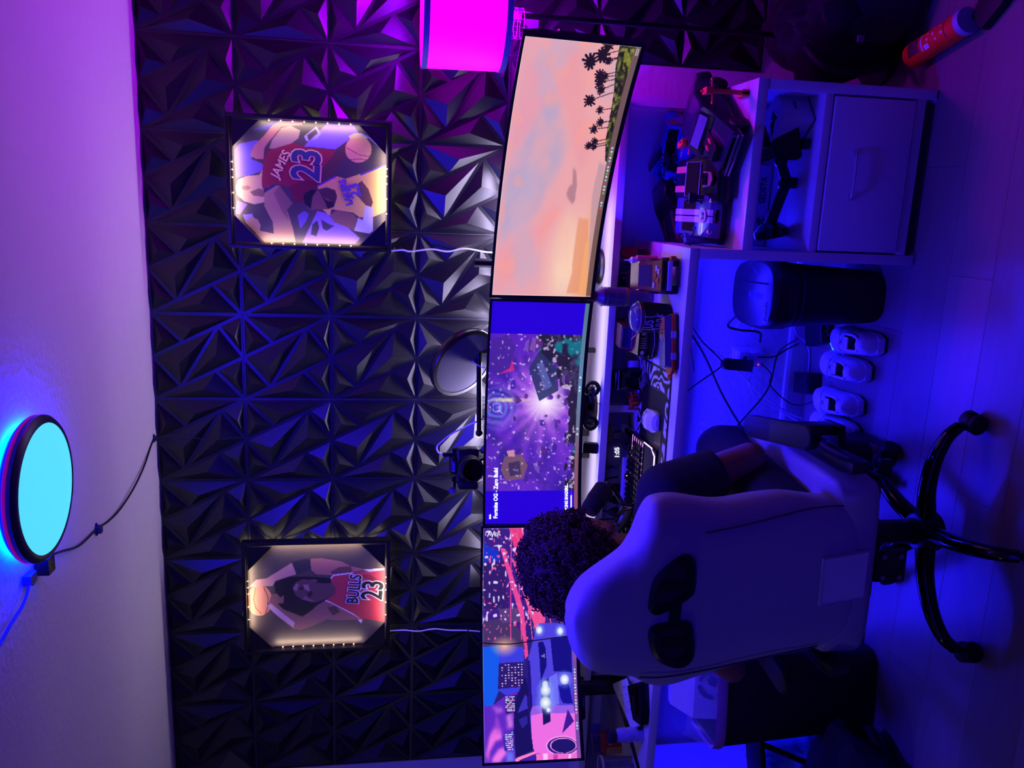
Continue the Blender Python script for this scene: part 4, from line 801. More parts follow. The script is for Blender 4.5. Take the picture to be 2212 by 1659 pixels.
# on the shelf
mc = thing('model_motorcycle', 'black toy sports motorcycle standing on the monitor shelf', 'toy motorcycle', (-.694, -.195, .8752))
def wheel(b, c, R, r, n=22): b.tube([Vector(c)+Vector((R*math.cos(2*PI*i/n), 0, R*math.sin(2*PI*i/n))) for i in range(n)], r, 8, closed=True)
for x, R in ((.064, .0225), (-.064, .0215)):
    b = B(); wheel(b, (x, 0, R+.0075), R, .0075); wo = b.obj('wheel', M_rubber, mc)
    b = B()
    for k in range(6): b.cyl((x, 0, R+.0075), (x+(R-.004)*math.cos(k*PI/3), 0, R+.0075+(R-.004)*math.sin(k*PI/3)), .0016, n=6)
    wheel(b, (x, 0, R+.0075), R-.0055, .0015); b.cyl((x, -.006, R+.0075), (x, .006, R+.0075), .006, n=12); b.obj('rim', mat('grey_rim', (90, 88, 100), rough=.3, metal=.6), wo)
M_moto = mat('moto_black', (13, 12, 18), rough=.25)
B().prism([(-.070, .062), (-.064, .080), (-.044, .094), (-.030, .090), (-.018, .092), (.006, .090), (.022, .076), (.050, .086), (.078, .104), (.080, .098), (.056, .070), (.040, .058), (.030, .030), (-.022, .026), (-.040, .044), (-.058, .050)], -.014, .014, X=(1, 0, 0), Y=(0, 0, 1), bev=.004).obj('fairing', M_moto, mc, 30)
B().box((-.022, -.012, .020), (.030, .012, .055), bev=.004).cyl((.0, -.014, .035), (.0, .014, .035), .014, n=14).obj('engine', M_black, mc)
B().cyl((-.064, .008, .030), (-.046, .010, .078), .003, n=8).cyl((-.064, -.008, .030), (-.046, -.010, .078), .003, n=8).tube([(-.048, -.028, .088), (-.045, 0, .084), (-.048, .028, .088)], .002, 6).obj('fork', M_moto, mc)
B().box((.020, -.010, .024), (.066, -.006, .034), bev=.002).cyl((.018, -.018, .040), (.05, -.02, .050), .005, n=10).obj('swing_arm', mat('violet_metal', (75, 70, 120), rough=.3, metal=.7), mc)
B().tube([(.018, -.012, .02), (.012, -.030, .002)], .0015, 6).obj('kick_stand', M_black, mc)
tag(B().prism(rrect(.037, .050, .004), -.010, .010, X=(1, 0, 0), Y=(0, .3, 1)).obj('power_bank', M_blackm, None, 30), 'small black upright block on the shelf left of the toy motorcycle', 'power block').location = (-.848, -.20, .8995)
o = B().box((-.026, -.009, 0), (.026, .009, .042), bev=.004).obj('card_reader', M_black, None, 30); tag(o, 'small dark box at the back of the shelf beside the toy motorcycle', 'box'); o.location = (-.815, -.07, .8752)
o = thing('thread_spool', 'tiny red and black spool on the shelf below the middle monitor', 'spool', (-.912, -.075, .8752))
B().lathe((0, 0, 0), [(.010, 0), (.010, .003), (.005, .004), (.005, .010), (.010, .011), (.010, .014)], n=16).obj('spool', mat('dull_red', (150, 45, 40), rough=.5), o)
B().cyl((0, 0, .014), (0, 0, .024), .006, n=12).obj('cap', M_black, o)
# a puck shaped black plug hanging under the shelf
up = thing('usb_charger', 'black charger stuck under the shelf front with its looping cable', 'charger', (-.785, -.212, .8485))
B().prism([(-.030, -.003), (.030, -.003), (.030, -.012), (.012, -.026), (-.022, -.026), (-.030, -.014)], -.018, .018, X=(1, 0, 0), Y=(0, 0, 1)).obj('body', M_black, up, 30)
B().cyl((.0, -.01, -.024), (.002, -.012, -.052), .005, n=10).cyl((.001, -.011, -.030), (.002, -.012, -.048), .0075, n=10).obj('plug', M_black, up)
B().tube(spline([(-.022, -.01, -.022), (-.04, -.012, -.05), (-.075, -.015, -.085), (-.118, -.02, -.100), (-.125, -.02, -.104), (-.098, -.02, -.106), (-.055, -.012, -.100), (-.030, .02, -.0995)], 6), .0032, 8).obj('cable', M_bcable, up)

cx = thing('screen_cable', 'thin black cable hanging in front of the sports car monitor', 'cable', (-1.489, -.412, 1.30))
B().tube(spline([(-.12, .33, .02), (-.05, .12, .012), (.0, .008, .006), (-.006, .0, -.10), (.005, .0, -.20), (.018, -.002, -.337), (.03, -.02, -.45), (.05, -.06, -.555)], 6), .0018, 6).obj('cable', M_bcable, cx)

# ================================================================== THINGS ON THE DESK (right to left)
Z1 = ZD+.0005
M_red = mat('red_plastic', (150, 30, 30), rough=.35); M_orange = mat('orange_plastic', (215, 95, 25), rough=.4); M_redd = mat('dark_red_plastic', (120, 26, 30), rough=.3)
M_glassd = mat('dark_window', (18, 18, 24), rough=.1)
M_clear = mat('clear_plastic', (225, 225, 235), rough=.12, trans=.92, var=.01)
M_chrome = mat('bright_trim', (190, 190, 200), rough=.2, metal=.9)

o = thing('speaker', 'upright rounded red speaker with a square black label at the right end of the desk', 'speaker', (-.148, -.190, Z1), rz=.1)
B().prism(rrect(.046, .098, .022, 6), -.016, .016, X=(1, 0, 0), Y=(0, 0, 1), O=(0, 0, .049), bev=.007).obj('body', M_red, o, 60)
B().box((-.014, -.0172, .012), (.014, -.0150, .040), bev=.0008).obj('label_patch', M_black, o)
o = thing('glue_bottle', 'orange tinted glue bottle with white nozzle cap beside the red speaker', 'bottle', (-.166, -.295, Z1))
B().box((-.017, -.012, 0), (.017, .012, .072), bev=.006, seg=3).obj('body', mat('amber_bottle', (205, 120, 110), rough=.3), o)
B().lathe((0, 0, .070), [(.011, 0), (.012, .018), (.007, .022), (.0035, .026), (.002, .042)], n=18).obj('nozzle_cap', mat('white_plastic', (225, 222, 230), rough=.35), o)
o = thing('phone_dock', 'black rounded upright phone dock behind the big red toy truck', 'phone stand', (-.228, -.275, Z1), rz=.1)
B().prism(rrect(.062, .088, .018, 5), -.008, .008, X=(1, 0, 0), Y=(0, .25, 1), O=(0, .01, .046), bev=.004).box((-.035, -.03, 0), (.035, .03, .008), bev=.003).obj('dock', M_blackm, o, 40)
o = thing('spray_tube', 'grey violet tube standing at the back of the desk under the shelf', 'tube', (-.205, -.085, Z1))
B().lathe((0, 0, 0), [(.015, 0), (.016, .004), (.016, .085), (.011, .092), (.011, .10)], n=22).obj('tube', mat('violet_grey', (95, 85, 120), rough=.45), o)
o = thing('camo_box', 'small black box with pale patches under the shelf behind the spray can', 'box', (-.255, -.060, Z1))
B().box((-.022, -.012, 0), (.022, .012, .092), bev=.002).obj('box', M_black, o)
for x, z, s in ((-.012, .02, .008), (.01, .045, .007), (-.006, .07, .009)): B().prism([(x-s, z-s*.5), (x+s*.6, z-s), (x+s, z+s*.4), (x-s*.3, z+s)], .0122, .0126, X=(1, 0, 0), Y=(0, 0, 1)).obj('patch', mat('pale_patch', (190, 180, 200), rough=.5), o, None)

# --- toy vehicles
def side_shell(b, prof, hw, taper=.86, bev=.006):
    """car body: side profile (x forward, z up) extruded across, narrowed at the top"""
    zs = [q[1] for q in prof]; z0, z1 = min(zs), max(zs); n = len(prof)
    def W(s): return [Vector((x, s*hw*(1-(1-taper)*max(0, (z-z0)/(z1-z0))**1.5), z)) for x, z in prof]
    a = [b.v(q) for q in W(-1)]; c = [b.v(q) for q in W(1)]
    fs = [b.bm.faces.new(a), b.bm.faces.new(c[::-1])]
    for i in range(n): fs.append(b.bm.faces.new((a[(i+1) % n], a[i], c[i], c[(i+1) % n])))
    es = {e for f in fs[:2] for e in f.edges}
    bmesh.ops.bevel(b.bm, geom=list(es), offset=bev, segments=2, affect='EDGES', profile=.6)
    return b
def tyres(t, xs, hw, R, wd, rim=(60, 58, 70)):
    for x in xs:
        for s in (-1, 1):
            wo = B().lathe((x, s*(hw-wd*.5), R), [(R*.55, -wd*.5), (R*.92, -wd*.5), (R, -wd*.3), (R, wd*.3), (R*.92, wd*.5), (R*.55, wd*.5)], axis=(0, 1, 0), n=22).obj('wheel', M_rubber, t, 40)
            b = B(); b.cyl((x, s*(hw-wd*.5)+s*wd*.40, R), (x, s*(hw-wd*.5)+s*wd*.52, R), R*.16, n=10)
            for k in range(5): b.box((x-R*.05, -wd*.02+s*(hw-wd*.5)+s*wd*.47, R), (x+R*.05, wd*.02+s*(hw-wd*.5)+s*wd*.47, R+R*.52)) if k == 0 else b.cyl((x, s*(hw-wd*.5)+s*wd*.46, R), (x+R*.52*math.sin(k*1.257), s*(hw-wd*.5)+s*wd*.46, R+R*.52*math.cos(k*1.257)), R*.055, n=6)
            b.obj('rim', mat('rim_%d' % rim[0], rim, rough=.3, metal=.5), wo)
def flat(b, quad, d=.0008):
    P = [Vector(q) for q in quad]; N = (P[1]-P[0]).cross(P[2]-P[0]).normalized()*d
    b.loft([P, [q+N for q in P]]); return b

o = thing('toy_truck', 'big red toy truck with decals on its bonnet, nose to the desk edge', 'toy truck', (-.205, -.435, Z1), rz=-PI/2+.10)
M_t1 = M_redd
side_shell(B(), [(-.105, .040), (.095, .040), (.100, .062), (.045, .075), (.012, .108), (-.060, .112), (-.070, .078), (-.105, .076)], .050, .84, .007).obj('body', M_t1, o, 35)
flat(B(), [(.0445, -.034, .0768), (.0445, .034, .0768), (.0155, .031, .1065), (.0155, -.031, .1065)][::-1]).obj('windscreen', mat('smoked_lilac_glass', (70, 60, 85), rough=.15), o, None)
for s in (-1, 1): flat(B(), [(.000, s*.0478, .080), (.004, s*.0438, .103), (-.050, s*.0438, .106), (-.056, s*.0478, .080)]).obj('side_window', M_glassd, o, None)
dcl = mat('pale_decal', (200, 190, 190), rough=.5); dco = mat('tan_decal', (190, 120, 60), rough=.5)
for k, (x, y, a, c) in enumerate(((.060, -.030, .4, dcl), (.066, .0, -.3, dco), (.072, .022, .2, dcl), (.080, -.016, .1, dco), (.084, .012, -.2, dcl))):
    z = .0755-(x-.045)/.055*.0135+.0012
    pl = [(x-.006, y-.009, z+.0013), (x+.006, y-.007, z-.0014), (x+.007, y+.008, z-.0016), (x-.005, y+.009, z+.0011)]
    flat(B(), pl).obj('decal', c, o, None)
B().box((.098, -.046, .030), (.110, .046, .044), bev=.003).obj('bumper', mat('pale_violet_bumper', (180, 175, 215), rough=.3), o)
B().box((.094, -.044, .046), (.103, .044, .060), bev=.002).obj('grille', M_black, o)
B().box((-.10, -.036, .026), (.095, .036, .042), bev=.003).obj('chassis', M_black, o)
tyres(o, (.066, -.070), .056, .028, .026)
B().box((.093, .046, .0205), (.112, .060, .038), bev=.002).obj('orange_hub', M_orange, o)

o = thing('spray_can', 'tall aerosol can with a dark red cap and fine print label', 'spray can', (-.293, -.262, Z1))
B().lathe((0, 0, 0), [(.030, 0), (.0325, .003), (.0325, .168), (.0335, .170), (.0335, .174), (.029, .180), (.020, .194), (.0185, .198)], n=36).obj('can', mat('can_violet_label', (92, 82, 120), rough=.4), o, 35)
B().lathe((0, 0, .197), [(.0215, 0), (.0225, .012), (.0225, .030), (.018, .044), (.006, .048)], axis=(.12, -.12, 1), n=30).obj('cap', mat('dark_red_cap', (120, 34, 42), rough=.4), o, 35)
B().lathe((0, 0, 0), [(.0329, .086), (.0332, .088), (.0332, .092), (.0329, .094)], n=36, cap=False).obj('yellow_band', mat('olive_band', (140, 130, 40), rough=.4), o)
B().lathe((0, 0, 0), [(.0329, .1700), (.0341, .1715), (.0329, .1735)], n=36, cap=False).lathe((0, 0, 0), [(.0327, .158), (.0330, .160), (.0327, .162)], n=36, cap=False).obj('rim', mat('can_rim', (150, 145, 190), rough=.25, metal=.7), o)
fp = B()
for r in range(16):
    z = .100+r*.0033+(.004 if r > 8 else 0)
    for a0, a1 in ((-2.5, -1.75), (-1.62, -.95)):
        aa = a1-rng.random()*.25
        P = [Vector((.0327*math.cos(a0+(aa-a0)*i/5), .0327*math.sin(a0+(aa-a0)*i/5), z)) for i in range(6)]
        for p_, q_ in zip(P, P[1:]): fp.quad(p_, q_, q_+Vector((0, 0, .0013)), p_+Vector((0, 0, .0013)))
for r in range(13):
    z = .020+r*.0048; a0, a1 = -2.6, -.9-rng.random()*.3
    P = [Vector((.0327*math.cos(a0+(a1-a0)*i/7), .0327*math.sin(a0+(a1-a0)*i/7), z)) for i in range(8)]
    for p_, q_ in zip(P, P[1:]): fp.quad(p_, q_, q_+Vector((0, 0, .0016)), p_+Vector((0, 0, .0016)))
q_ = fp.obj('fine_print', mat('dark_ink', (30, 24, 60), rough=.6), o, None); q_['kind'] = 'stuff'

o = thing('desktop_bin', 'black mini bin with clear swing lid and the words JUST Junk', 'mini bin', (-.335, -.455, Z1), rot=(.0, 0.0, 0))
B().lathe((0, 0, 0), [(.040, 0), (.044, .004), (.050, .088), (.050, .094)], n=44).obj('can', M_blackm, o, 35)
B().lathe((0, 0, .094), [(.0505, 0), (.0515, .003), (.0515, .012), (.049, .014)], n=44, cap=False).obj('lid_band', mat('bronze_band', (130, 105, 120), rough=.3, metal=.7), o, 35)
B().lathe((0, 0, .107), [(.049, 0), (.047, .008), (.036, .016), (.018, .020), (.001, .021)], n=40).obj('lid', mat('smoky_lid', (90, 85, 130), rough=.12), o, 60)
B().tube(spline([(-.046, -.022, .104), (-.058, -.030, .118), (-.068, -.030, .128)], 4), .0022, 6).obj('lid_tab', mat('pale_metal', (190, 180, 190), rough=.3, metal=.6), o)
M_let = mat('lilac_lettering', (205, 200, 225), rough=.5)
def curved_text(t, s, size, z, a0, R, sx=.8, italic=0.0, bold=0.0):
    """letters set one by one around a can of radius R"""
    a = a0
    for ch in s:
        a += .5*size*.62*sx/R
        t_ = text('letter', ch, size, M_let, t, (R*math.cos(a), R*math.sin(a), z), (-math.sin(a), math.cos(a), 0), (italic*-math.sin(a), italic*math.cos(a), 1), sx=sx, bold=bold, ext=.0004)
        a += .5*size*.62*sx/R
curved_text(o, 'JUST', .046, .079, -2.46, .0498, .52, 0, .0003)
curved_text(o, 'Junk', .044, .050, -2.42, .0485, .56, .28)
aw = B()
aw.tube([(.049*math.cos(a), .049*math.sin(a), .018+.006*i) for i, a in enumerate([-1.62, -1.54, -1.46, -1.38])], .0008, 5); aw.tri((.0487*math.cos(-1.30), .0487*math.sin(-1.30), .044), (.049*math.cos(-1.48), .049*math.sin(-1.48), .036), (.0485*math.cos(-1.36), .0485*math.sin(-1.36), .026))
aw.obj('arrow', M_let, o, None)
o = thing('silver_box', 'small pale box tucked behind the mini bin', 'box', (-.385, -.155, Z1)); B().box((-.034, -.02, 0), (.034, .02, .055), bev=.003).obj('box', mat('blue_grey_box', (150, 150, 200), rough=.3), o)

o = thing('tool_case', 'orange and black tool case with a clear lid lying at the desk edge', 'tool case', (-.402, -.536, Z1), rz=.235)
B().box((-.086, -.030, 0), (.086, .030, .016), bev=.005, seg=3).obj('black_base', M_black, o)
B().prism([(-.088, -.026), (-.078, -.033), (.080, -.033), (.088, -.026), (.088, .026), (.080, .033), (-.078, .033), (-.098, .020), (-.104, 0), (-.098, -.020)], .010, .022, X=(1, 0, 0), Y=(0, 1, 0), bev=.003).obj('orange_rim', M_orange, o, 35)
B().tube([( -.103, -.012, .018), (-.112, -.006, .020), (-.112, .006, .020), (-.103, .012, .018)], .004, 8).obj('carry_loop', M_orange, o)
lidb = B().loft([[(-.080, -.029, .022), (.084, -.029, .022), (.084, .029, .022), (-.080, .029, .022)], [(-.074, -.024, .043), (.080, -.024, .043), (.080, .026, .043), (-.074, .026, .043)]])
lidb.obj('clear_lid', mat('smoky_clear_lid', (92, 84, 120), rough=.14), o, 30)
for x in (-.045, .022): B().box((x-.011, -.0365, .010), (x+.011, -.0325, .026), bev=.0012).obj('latch', mat('pale_latch', (190, 185, 215), rough=.3), o)
stc = mat('orange_sticker', (214, 140, 60), rough=.5)
B().box((.012, -.021, .0432), (.078, .022, .0436)).obj('sticker', stc, o, None)
text('lettering', '38 PIECE', .0105, M_pblack, o, (.030, .002, .0438), (0, 1, 0), (-1, 0, 0), ext=.0001, bold=.0003, sx=.8)
text('lettering', 'SCREWDRIVER', .0055, M_pblack, o, (.040, .002, .0438), (0, 1, 0), (-1, 0, 0), ext=.0001, sx=.8)
B().cyl((.066, .012, .0436), (.066, .012, .0439), .006, n=16).obj('seal', M_pblack, o, None)
B().prism([(-.004, -.013), (.008, -.013), (.008, .013), (-.004, .013), (-.016, 0)], 0, .0004, X=(1, 0, 0), Y=(0, 1, 0), O=(.016, 0, .0437)).obj('badge', mat('plum_badge', (95, 60, 110), rough=.5), o, None)
b_ = B()
for k in range(14): b_.cyl((-.066+k*.010, -.020, .024), (-.066+k*.010, -.020, .036), .0022, n=6)
b_.obj('tool_bits', M_black, o)

o = thing('toy_jeep', 'dark red toy jeep with a black grille, between the mini bin and the black clock', 'toy jeep', (-.424, -.285, Z1), rz=-PI/2-.08)
side_shell(B(), [(-.095, .036), (.085, .036), (.092, .044), (.092, .068), (.030, .074), (.018, .108), (-.088, .112), (-.095, .100)], .048, .86, .007).obj('body', mat('plum_red', (88, 22, 34), rough=.3), o, 35)
flat(B(), [(.0315, -.034, .0755), (.0315, .034, .0755), (.0215, .032, .1045), (.0215, -.032, .1045)][::-1]).obj('windscreen', M_glassd, o, None)
B().tube([(.034, -.037, .074), (.034, .037, .074), (.0225, .034, .1055), (.0225, -.034, .1055)], .0013, 6, closed=True).obj('windscreen_trim', mat('violet_trim', (150, 120, 170), rough=.3), o)
g_ = B(); g_.box((.0915, -.044, .036), (.097, .044, .070), bev=.002); g_.obj('grille', M_blackg, o)
sl_ = B()
for k in range(5): sl_.box((.0968, -.016+k*.008-.001, .046), (.0982, -.016+k*.008+.001, .064))
for s in (-1, 1): sl_.cyl((.0965, s*.033, .055), (.0985, s*.033, .055), .007, n=14)
sl_.obj('grille_slats', M_chrome, o)
B().box((.090, -.050, .022), (.108, .050, .034), bev=.003).obj('bumper', M_black, o); B().tube([(.108, -.046, .024), (.113, 0, .020), (.108, .046, .024)], .0016, 6).obj('hoop', M_chrome, o)
B().tube([(.02, .050, .09), (-.03, .062, .085), (-.05, .055, .06)], .002, 6).box((-.02, .048, .05), (-.015, .060, .088)).obj('roof_ladder', M_black, o)
tyres(o, (.062, -.062), .058, .027, .024)

o = thing('tape_roll', 'pale roll and black ring standing between the toy jeep and the black clock', 'tape', (-.542, -.185, Z1))
B().lathe((0, 0, .022), [(.022, -.012), (.022, .012)], axis=(1, .25, 0), n=28).obj('roll', mat('pale_tape', (190, 185, 215), rough=.5), o)
B().lathe((-.018, -.004, .025), [(.017, -.006), (.025, -.006), (.025, .006), (.017, .006)], axis=(1, .25, 0), n=28, cap=False).obj('black_ring', M_black, o)
o = thing('bedside_clock', 'black cube clock with a silver line around its top on the desk', 'clock', (-.590, -.215, Z1), rz=.06)
B().box((-.035, -.030, 0), (.035, .030, .100), bev=.006, seg=3).obj('body', M_blackg, o); B().box((-.0356, -.0306, .086), (.0356, .0306, .0905), bev=.004).obj('silver_line', mat('violet_silver', (150, 145, 190), rough=.3, metal=.5), o)
B().box((-.026, -.020, .0995), (.026, .020, .1012), bev=.004).obj('top_plate', M_black, o)
b_ = B()
for k in range(9): b_.box((-.018+.0045*k, -.012, .1011), (-.0165+.0045*k, .012, .1016))
b_.obj('vent', M_rubber, o, None)

o = thing('toy_crab', 'crumpled orange toy at the back edge of the mouse mat', 'toy', (-.672, -.205, Z1), rz=.3)
b_ = B(); b_.ball((0, 0, .017), .021, 14, 10, (1.1, .85, .8))
for k in range(7):
    a = k*.9; b_.tube([(.014*math.cos(a), .014*math.sin(a), .02), (.030*math.cos(a), .026*math.sin(a), .026+.006*(k % 2)), (.034*math.cos(a), .030*math.sin(a), .004)], [.006, .005, .003], 6)
b_.obj('body', M_orange, o, 25); B().ball((-.012, .020, .030), .010, 10, 8).obj('dark_eye', M_black, o)

mp = thing('mouse_mat', 'long black mouse mat with pale swirls under the keyboard and mouse', 'mouse mat', (-.905, -.385, Z1), rz=.02)
mw, mh = .80, .31
pl = rrect(mw, mh, .014, 5)
B().prism(pl, 0, .0030, X=(1, 0, 0), Y=(0, 1, 0)).obj('base', M_rubber, mp, None)
p = Paint(620, 250, (13, 12, 16)); nz_ = p.noise(6, 2.6, 55, 3); n4 = p.noise(12, 6, 56, 2)
wv = np.sin((nz_*1.0+.12*n4)*42+p.u*4); edge = np.clip(1.25-1.6*np.minimum(np.minimum(p.u, 1-p.u)*2.3, np.minimum(p.v, 1-p.v)*2.2)/.42, 0, 1)
p.mix((wv > .35-.0*edge)*(edge+.12*nz_ > .55), (205, 202, 212)); p.mix((np.abs(wv-.05) < .10)*(edge > .42), (190, 188, 200))
me = p.mesh('print', lambda u, v: ((u-.5)*(mw-.012), (.5-v)*(mh-.012), np.full_like(u, .0032)), print_mat('mat_print', 0, 1, .7))
link('print', me, mp); me.flip_normals() if me.polygons[0].normal.z < 0 else None
MZ = Z1+.0034
o = thing('toy_robot', 'grey folded toy robot lying on the right end of the mouse mat', 'toy', (-.578, -.285, MZ), rz=.5)
M_gr = mat('grey_toy', (105, 100, 120), rough=.4)
b_ = B(); b_.box((-.016, -.030, .002), (.014, .006, .020), bev=.004).box((-.020, .004, .001), (.018, .034, .014), bev=.003).cyl((-.018, -.02, .008), (-.018, .03, .008), .006, n=10).box((.010, -.026, 0), (.022, .018, .010), bev=.003); b_.obj('body', M_gr, o)
B().box((-.010, -.026, .0195), (.008, -.006, .024), bev=.002).obj('dark_visor', M_black, o)

ms = thing('mouse', 'white faceted computer mouse on the swirl mat right of the keyboard', 'computer mouse', (-.690, -.405, MZ), rz=.10)
rings = []
for t_, w_, h_, z_ in ((-.064, .016, .012, .003), (-.056, .028, .026, .001), (-.030, .036, .038, 0), (.0, .034, .041, 0), (.030, .033, .032, 0), (.055, .031, .020, 0), (.062, .026, .014, .002)):
    rings.append([(x*w_, t_, z_+y_*h_) for x, y_ in ((-1, 0), (1, 0), (1.04, .40), (.72, .86), (.28, 1.0), (-.28, 1.0), (-.72, .86), (-1.04, .40))])
B().loft(rings).obj('shell', mat('white_mouse', (225, 222, 230), rough=.4), ms, 12)
sm2 = B(); sm2.tube([(0, -.004, .0412), (0, .03, .0326), (0, .056, .0202), (0, .062, .0145)], .0012, 6); sm2.tube([(-.033, -.002, .027), (-.02, -.004, .038), (0, -.006, .0412), (.02, -.004, .038), (.033, -.002, .027)], .0011, 6); sm2.tube([(.0335, .028, .013), (.0345, -.03, .016)], .001, 6)
sm2.obj('seams', mat('mouse_seam', (70, 66, 90), rough=.5), ms)
B().cyl((-.004, .036, .030), (.004, .036, .030), .007, n=16).obj('scroll_wheel', M_rubber, ms)
B().tube(spline([(0, .060, .008), (-.004, .085, .012), (-.03, .130, .006), (-.065, .180, .004), (-.075, .20, .002), (-.068, .275, .004)], 7), .0022, 8).obj('cord', M_wcable, ms)
o = thing('card', 'small dark card with a red printed border lying on the mat by the mouse', 'card', (-.735, -.455, MZ), rz=.1)
B().box((-.026, -.036, 0), (.026, .036, .0010)).obj('card', M_black, o, None); B().tube([(-.024, -.034, .0010), (.024, -.034, .0010), (.024, .034, .0010), (-.024, .034, .0010)], .0006, 4, closed=True).obj('red_border', mat('red_ink', (120, 40, 60), rough=.5), o, None)

# --- keyboard
kb = thing('keyboard', 'black keyboard with pink lit keys and a glowing edge on its wrist rest', 'keyboard', (-1.005, -.295, MZ+.0006), rz=.015)
KW, KD = .455, .150
B().box((-KW/2, -KD/2, 0), (KW/2, KD/2, .016), bev=.004).obj('case', M_black, kb)
M_pink = glow('pink_key_light', (1.0, .42, .86), 1.6)
lg_ = B()
for r in range(6): lg_.box((-KW/2+.008, KD/2-.016-r*.0232-.0112, .0162), (KW/2-.008, KD/2-.016-r*.0232+.0002-.0085, .0166))
lg_.obj('key_light', M_pink, kb, None)
km = B(); km.loft([[(-.0088, -.0088, 0), (.0088, -.0088, 0), (.0088, .0088, 0), (-.0088, .0088, 0)], [(-.0064, -.0064, .0095), (.0064, -.0064, .0095), (.0064, .0068, .0105), (-.0064, .0068, .0105)]])
KM = km.mesh('keycap', M_black, None)
km = B()
for x in (-.0022, .0012): km.box((x, -.001, .0105), (x+.0010, .0034, .01085))
for r in range(6):
    for c in range(22):
        if c in (15, 19) and False: continue
        if r in (1,) and c > 18: continue
        x = -KW/2+.018+c*.0200
        if c >= 15: x += .0035
        if c >= 18: x += .0035
        if x > KW/2-.012: continue
        k_ = link('keycap', KM, kb, (x, KD/2-.019-r*.0232-(0 if r else -.004), .0165))
wr = thing('wrist_rest', 'black padded wrist rest with a pink glowing rim in front of the keyboard', 'wrist rest', (-1.005, -.428, MZ+.0006), rz=.015)
B().prism([(-.045, 0), (.045, 0), (.046, .016), (.030, .020), (-.030, .014), (-.046, .006)], -KW/2, KW/2, X=(0, 1, 0), Y=(0, 0, 1), bev=.003).obj('pad', M_blackm, wr, 40)
M_rim = glow('pink_rim_light', (1.0, .55, .95), 2.4)
B().tube([(KW/2+.002, .050, .017), (KW/2+.002, -.020, .014), (KW/2-.020, -.046, .011), (0, -.0475, .010), (-KW/2+.02, -.046, .011), (-KW/2-.002, -.020, .014)], .0022, 6).obj('rim_light', M_rim, wr)

# --- back of the desk, under the shelf
sp = thing('smart_speaker', 'grey ball speaker showing the time 1:05 under the shelf', 'smart speaker', (-.888, -.135, Z1))
b_ = B(); b_.ball((0, 0, .0475), .051, 36, 22, (1, 1, .97)); b_.obj('body', mat('grey_fabric', (130, 126, 150), rough=.9, bump=.3, bscale=900), sp, 60)
B().lathe((0, 0, 0), [(.030, 0), (.034, .004)], n=30).obj('foot', M_black, sp)
M_clk = glow('clock_white', (.85, .82, 1.0), 1.3)
dv = Vector((.30, -.94, .16)).normalized(); cX = Vector((0, 0, 1)).cross(-dv).normalized()*-1; cX = Vector((.953, .304, 0)).normalized(); cY = dv.cross(cX)*1
text('lettering', '1:05', .0235, M_clk, sp, Vector((0, 0, .0475))+dv*.0512, cX, Vector((0, 0, 1))-dv*dv.z, ext=.0006, bold=.0004)
ps = thing('power_strip', 'white power strip with an orange lit switch at the back of the desk', 'power strip', (-1.055, -.185, Z1), rz=.10)
B().box((-.165, -.028, 0), (.165, .028, .036), bev=.005, seg=3).obj('body', mat('white_plastic', (225, 222, 230), rough=.35), ps)
B().box((.086, -.0285, .008), (.106, -.0275, .028)).obj('switch', M_black, ps, None); B().ball((.096, -.029, .018), .0042, 10, 8).obj('switch_light', glow('orange_switch', (1.0, .26, .06), 6.0), ps)
for x, hh in ((.045, .055), (.0, .05), (-.045, .045)):
    b_ = B(); b_.loft([[(x-.013, -.012, .036), (x+.013, -.012, .036), (x+.013, .012, .036), (x-.013, .012, .036)], [(x-.014, -.013, .052), (x+.014, -.013, .052), (x+.014, .013, .052), (x-.014, .013, .052)], [(x-.006, -.006, .036+hh*.8), (x+.006, -.006, .036+hh*.8), (x+.006, .006, .036+hh*.8), (x-.006, .006, .036+hh*.8)]])
    b_.tube(spline([(x, 0, .036+hh*.75), (x+.002, .004, .036+hh+.012), (x+.012, .03, .036+hh+.03), (x+.02+.02*(x > .02), .075, .1), (x+.05, .11, .06), (x+.06, .12, -.0)], 5), .0032, 8)
    b_.obj('plug', M_black, ps, 35)
o = thing('inline_plug', 'black inline plug resting on a white cable end beside the keyboard', 'plug', (-.806, -.165, Z1), rz=-.25)
B().cyl((0, .03, .014), (0, -.032, .0085), .0085, .0075, n=14).obj('plug', M_black, o); B().cyl((0, .052, .016), (0, .028, .0135), .0125, n=14).obj('white_ferrule', M_wcable, o)
o = thing('usb_dongle', 'short black lead poking from behind the keyboard', 'cable', (-.795, -.192, Z1)); B().tube(spline([(-.030, .0, .010), (.0, .01, .007), (.02, .045, .005), (.05, .06, .004)], 5), .003, 8).obj('lead', M_bcable, o)

# --- microphone on a low boom
mk = thing('microphone', 'black studio microphone tipped over on a yoke behind the keyboard', 'microphone', (-1.13, -.30, Z1))
def mloc(x, y_, z): return Vector((x+1.13, y_+.30, z-Z1))
a0, a1 = mloc(-.990, -.47, .968), mloc(-.915, -.40, .885)
axm = (a1-a0).normalized()
B().lathe(a0, [(.012, 0), (.027, .006), (.031, .018), (.032, .050)], axis=axm, n=30).obj('grille', mat('mesh_grille', (28, 26, 36), rough=.5, metal=.4, bump=.6, bscale=700), mk, 40)
B().lathe(a0, [(.033, .048), (.034, .056), (.034, .108), (.027, .116), (.018, .120)], axis=axm, n=30).obj('body', M_blackm, mk, 40)
B().tube(spline([mloc(-.985, -.475, .905), mloc(-.995, -.49, .872), mloc(-.975, -.46, .842), mloc(-.955, -.43, .850), mloc(-.925, -.40, .868)], 5), .008, 10).obj('yoke', M_black, mk)
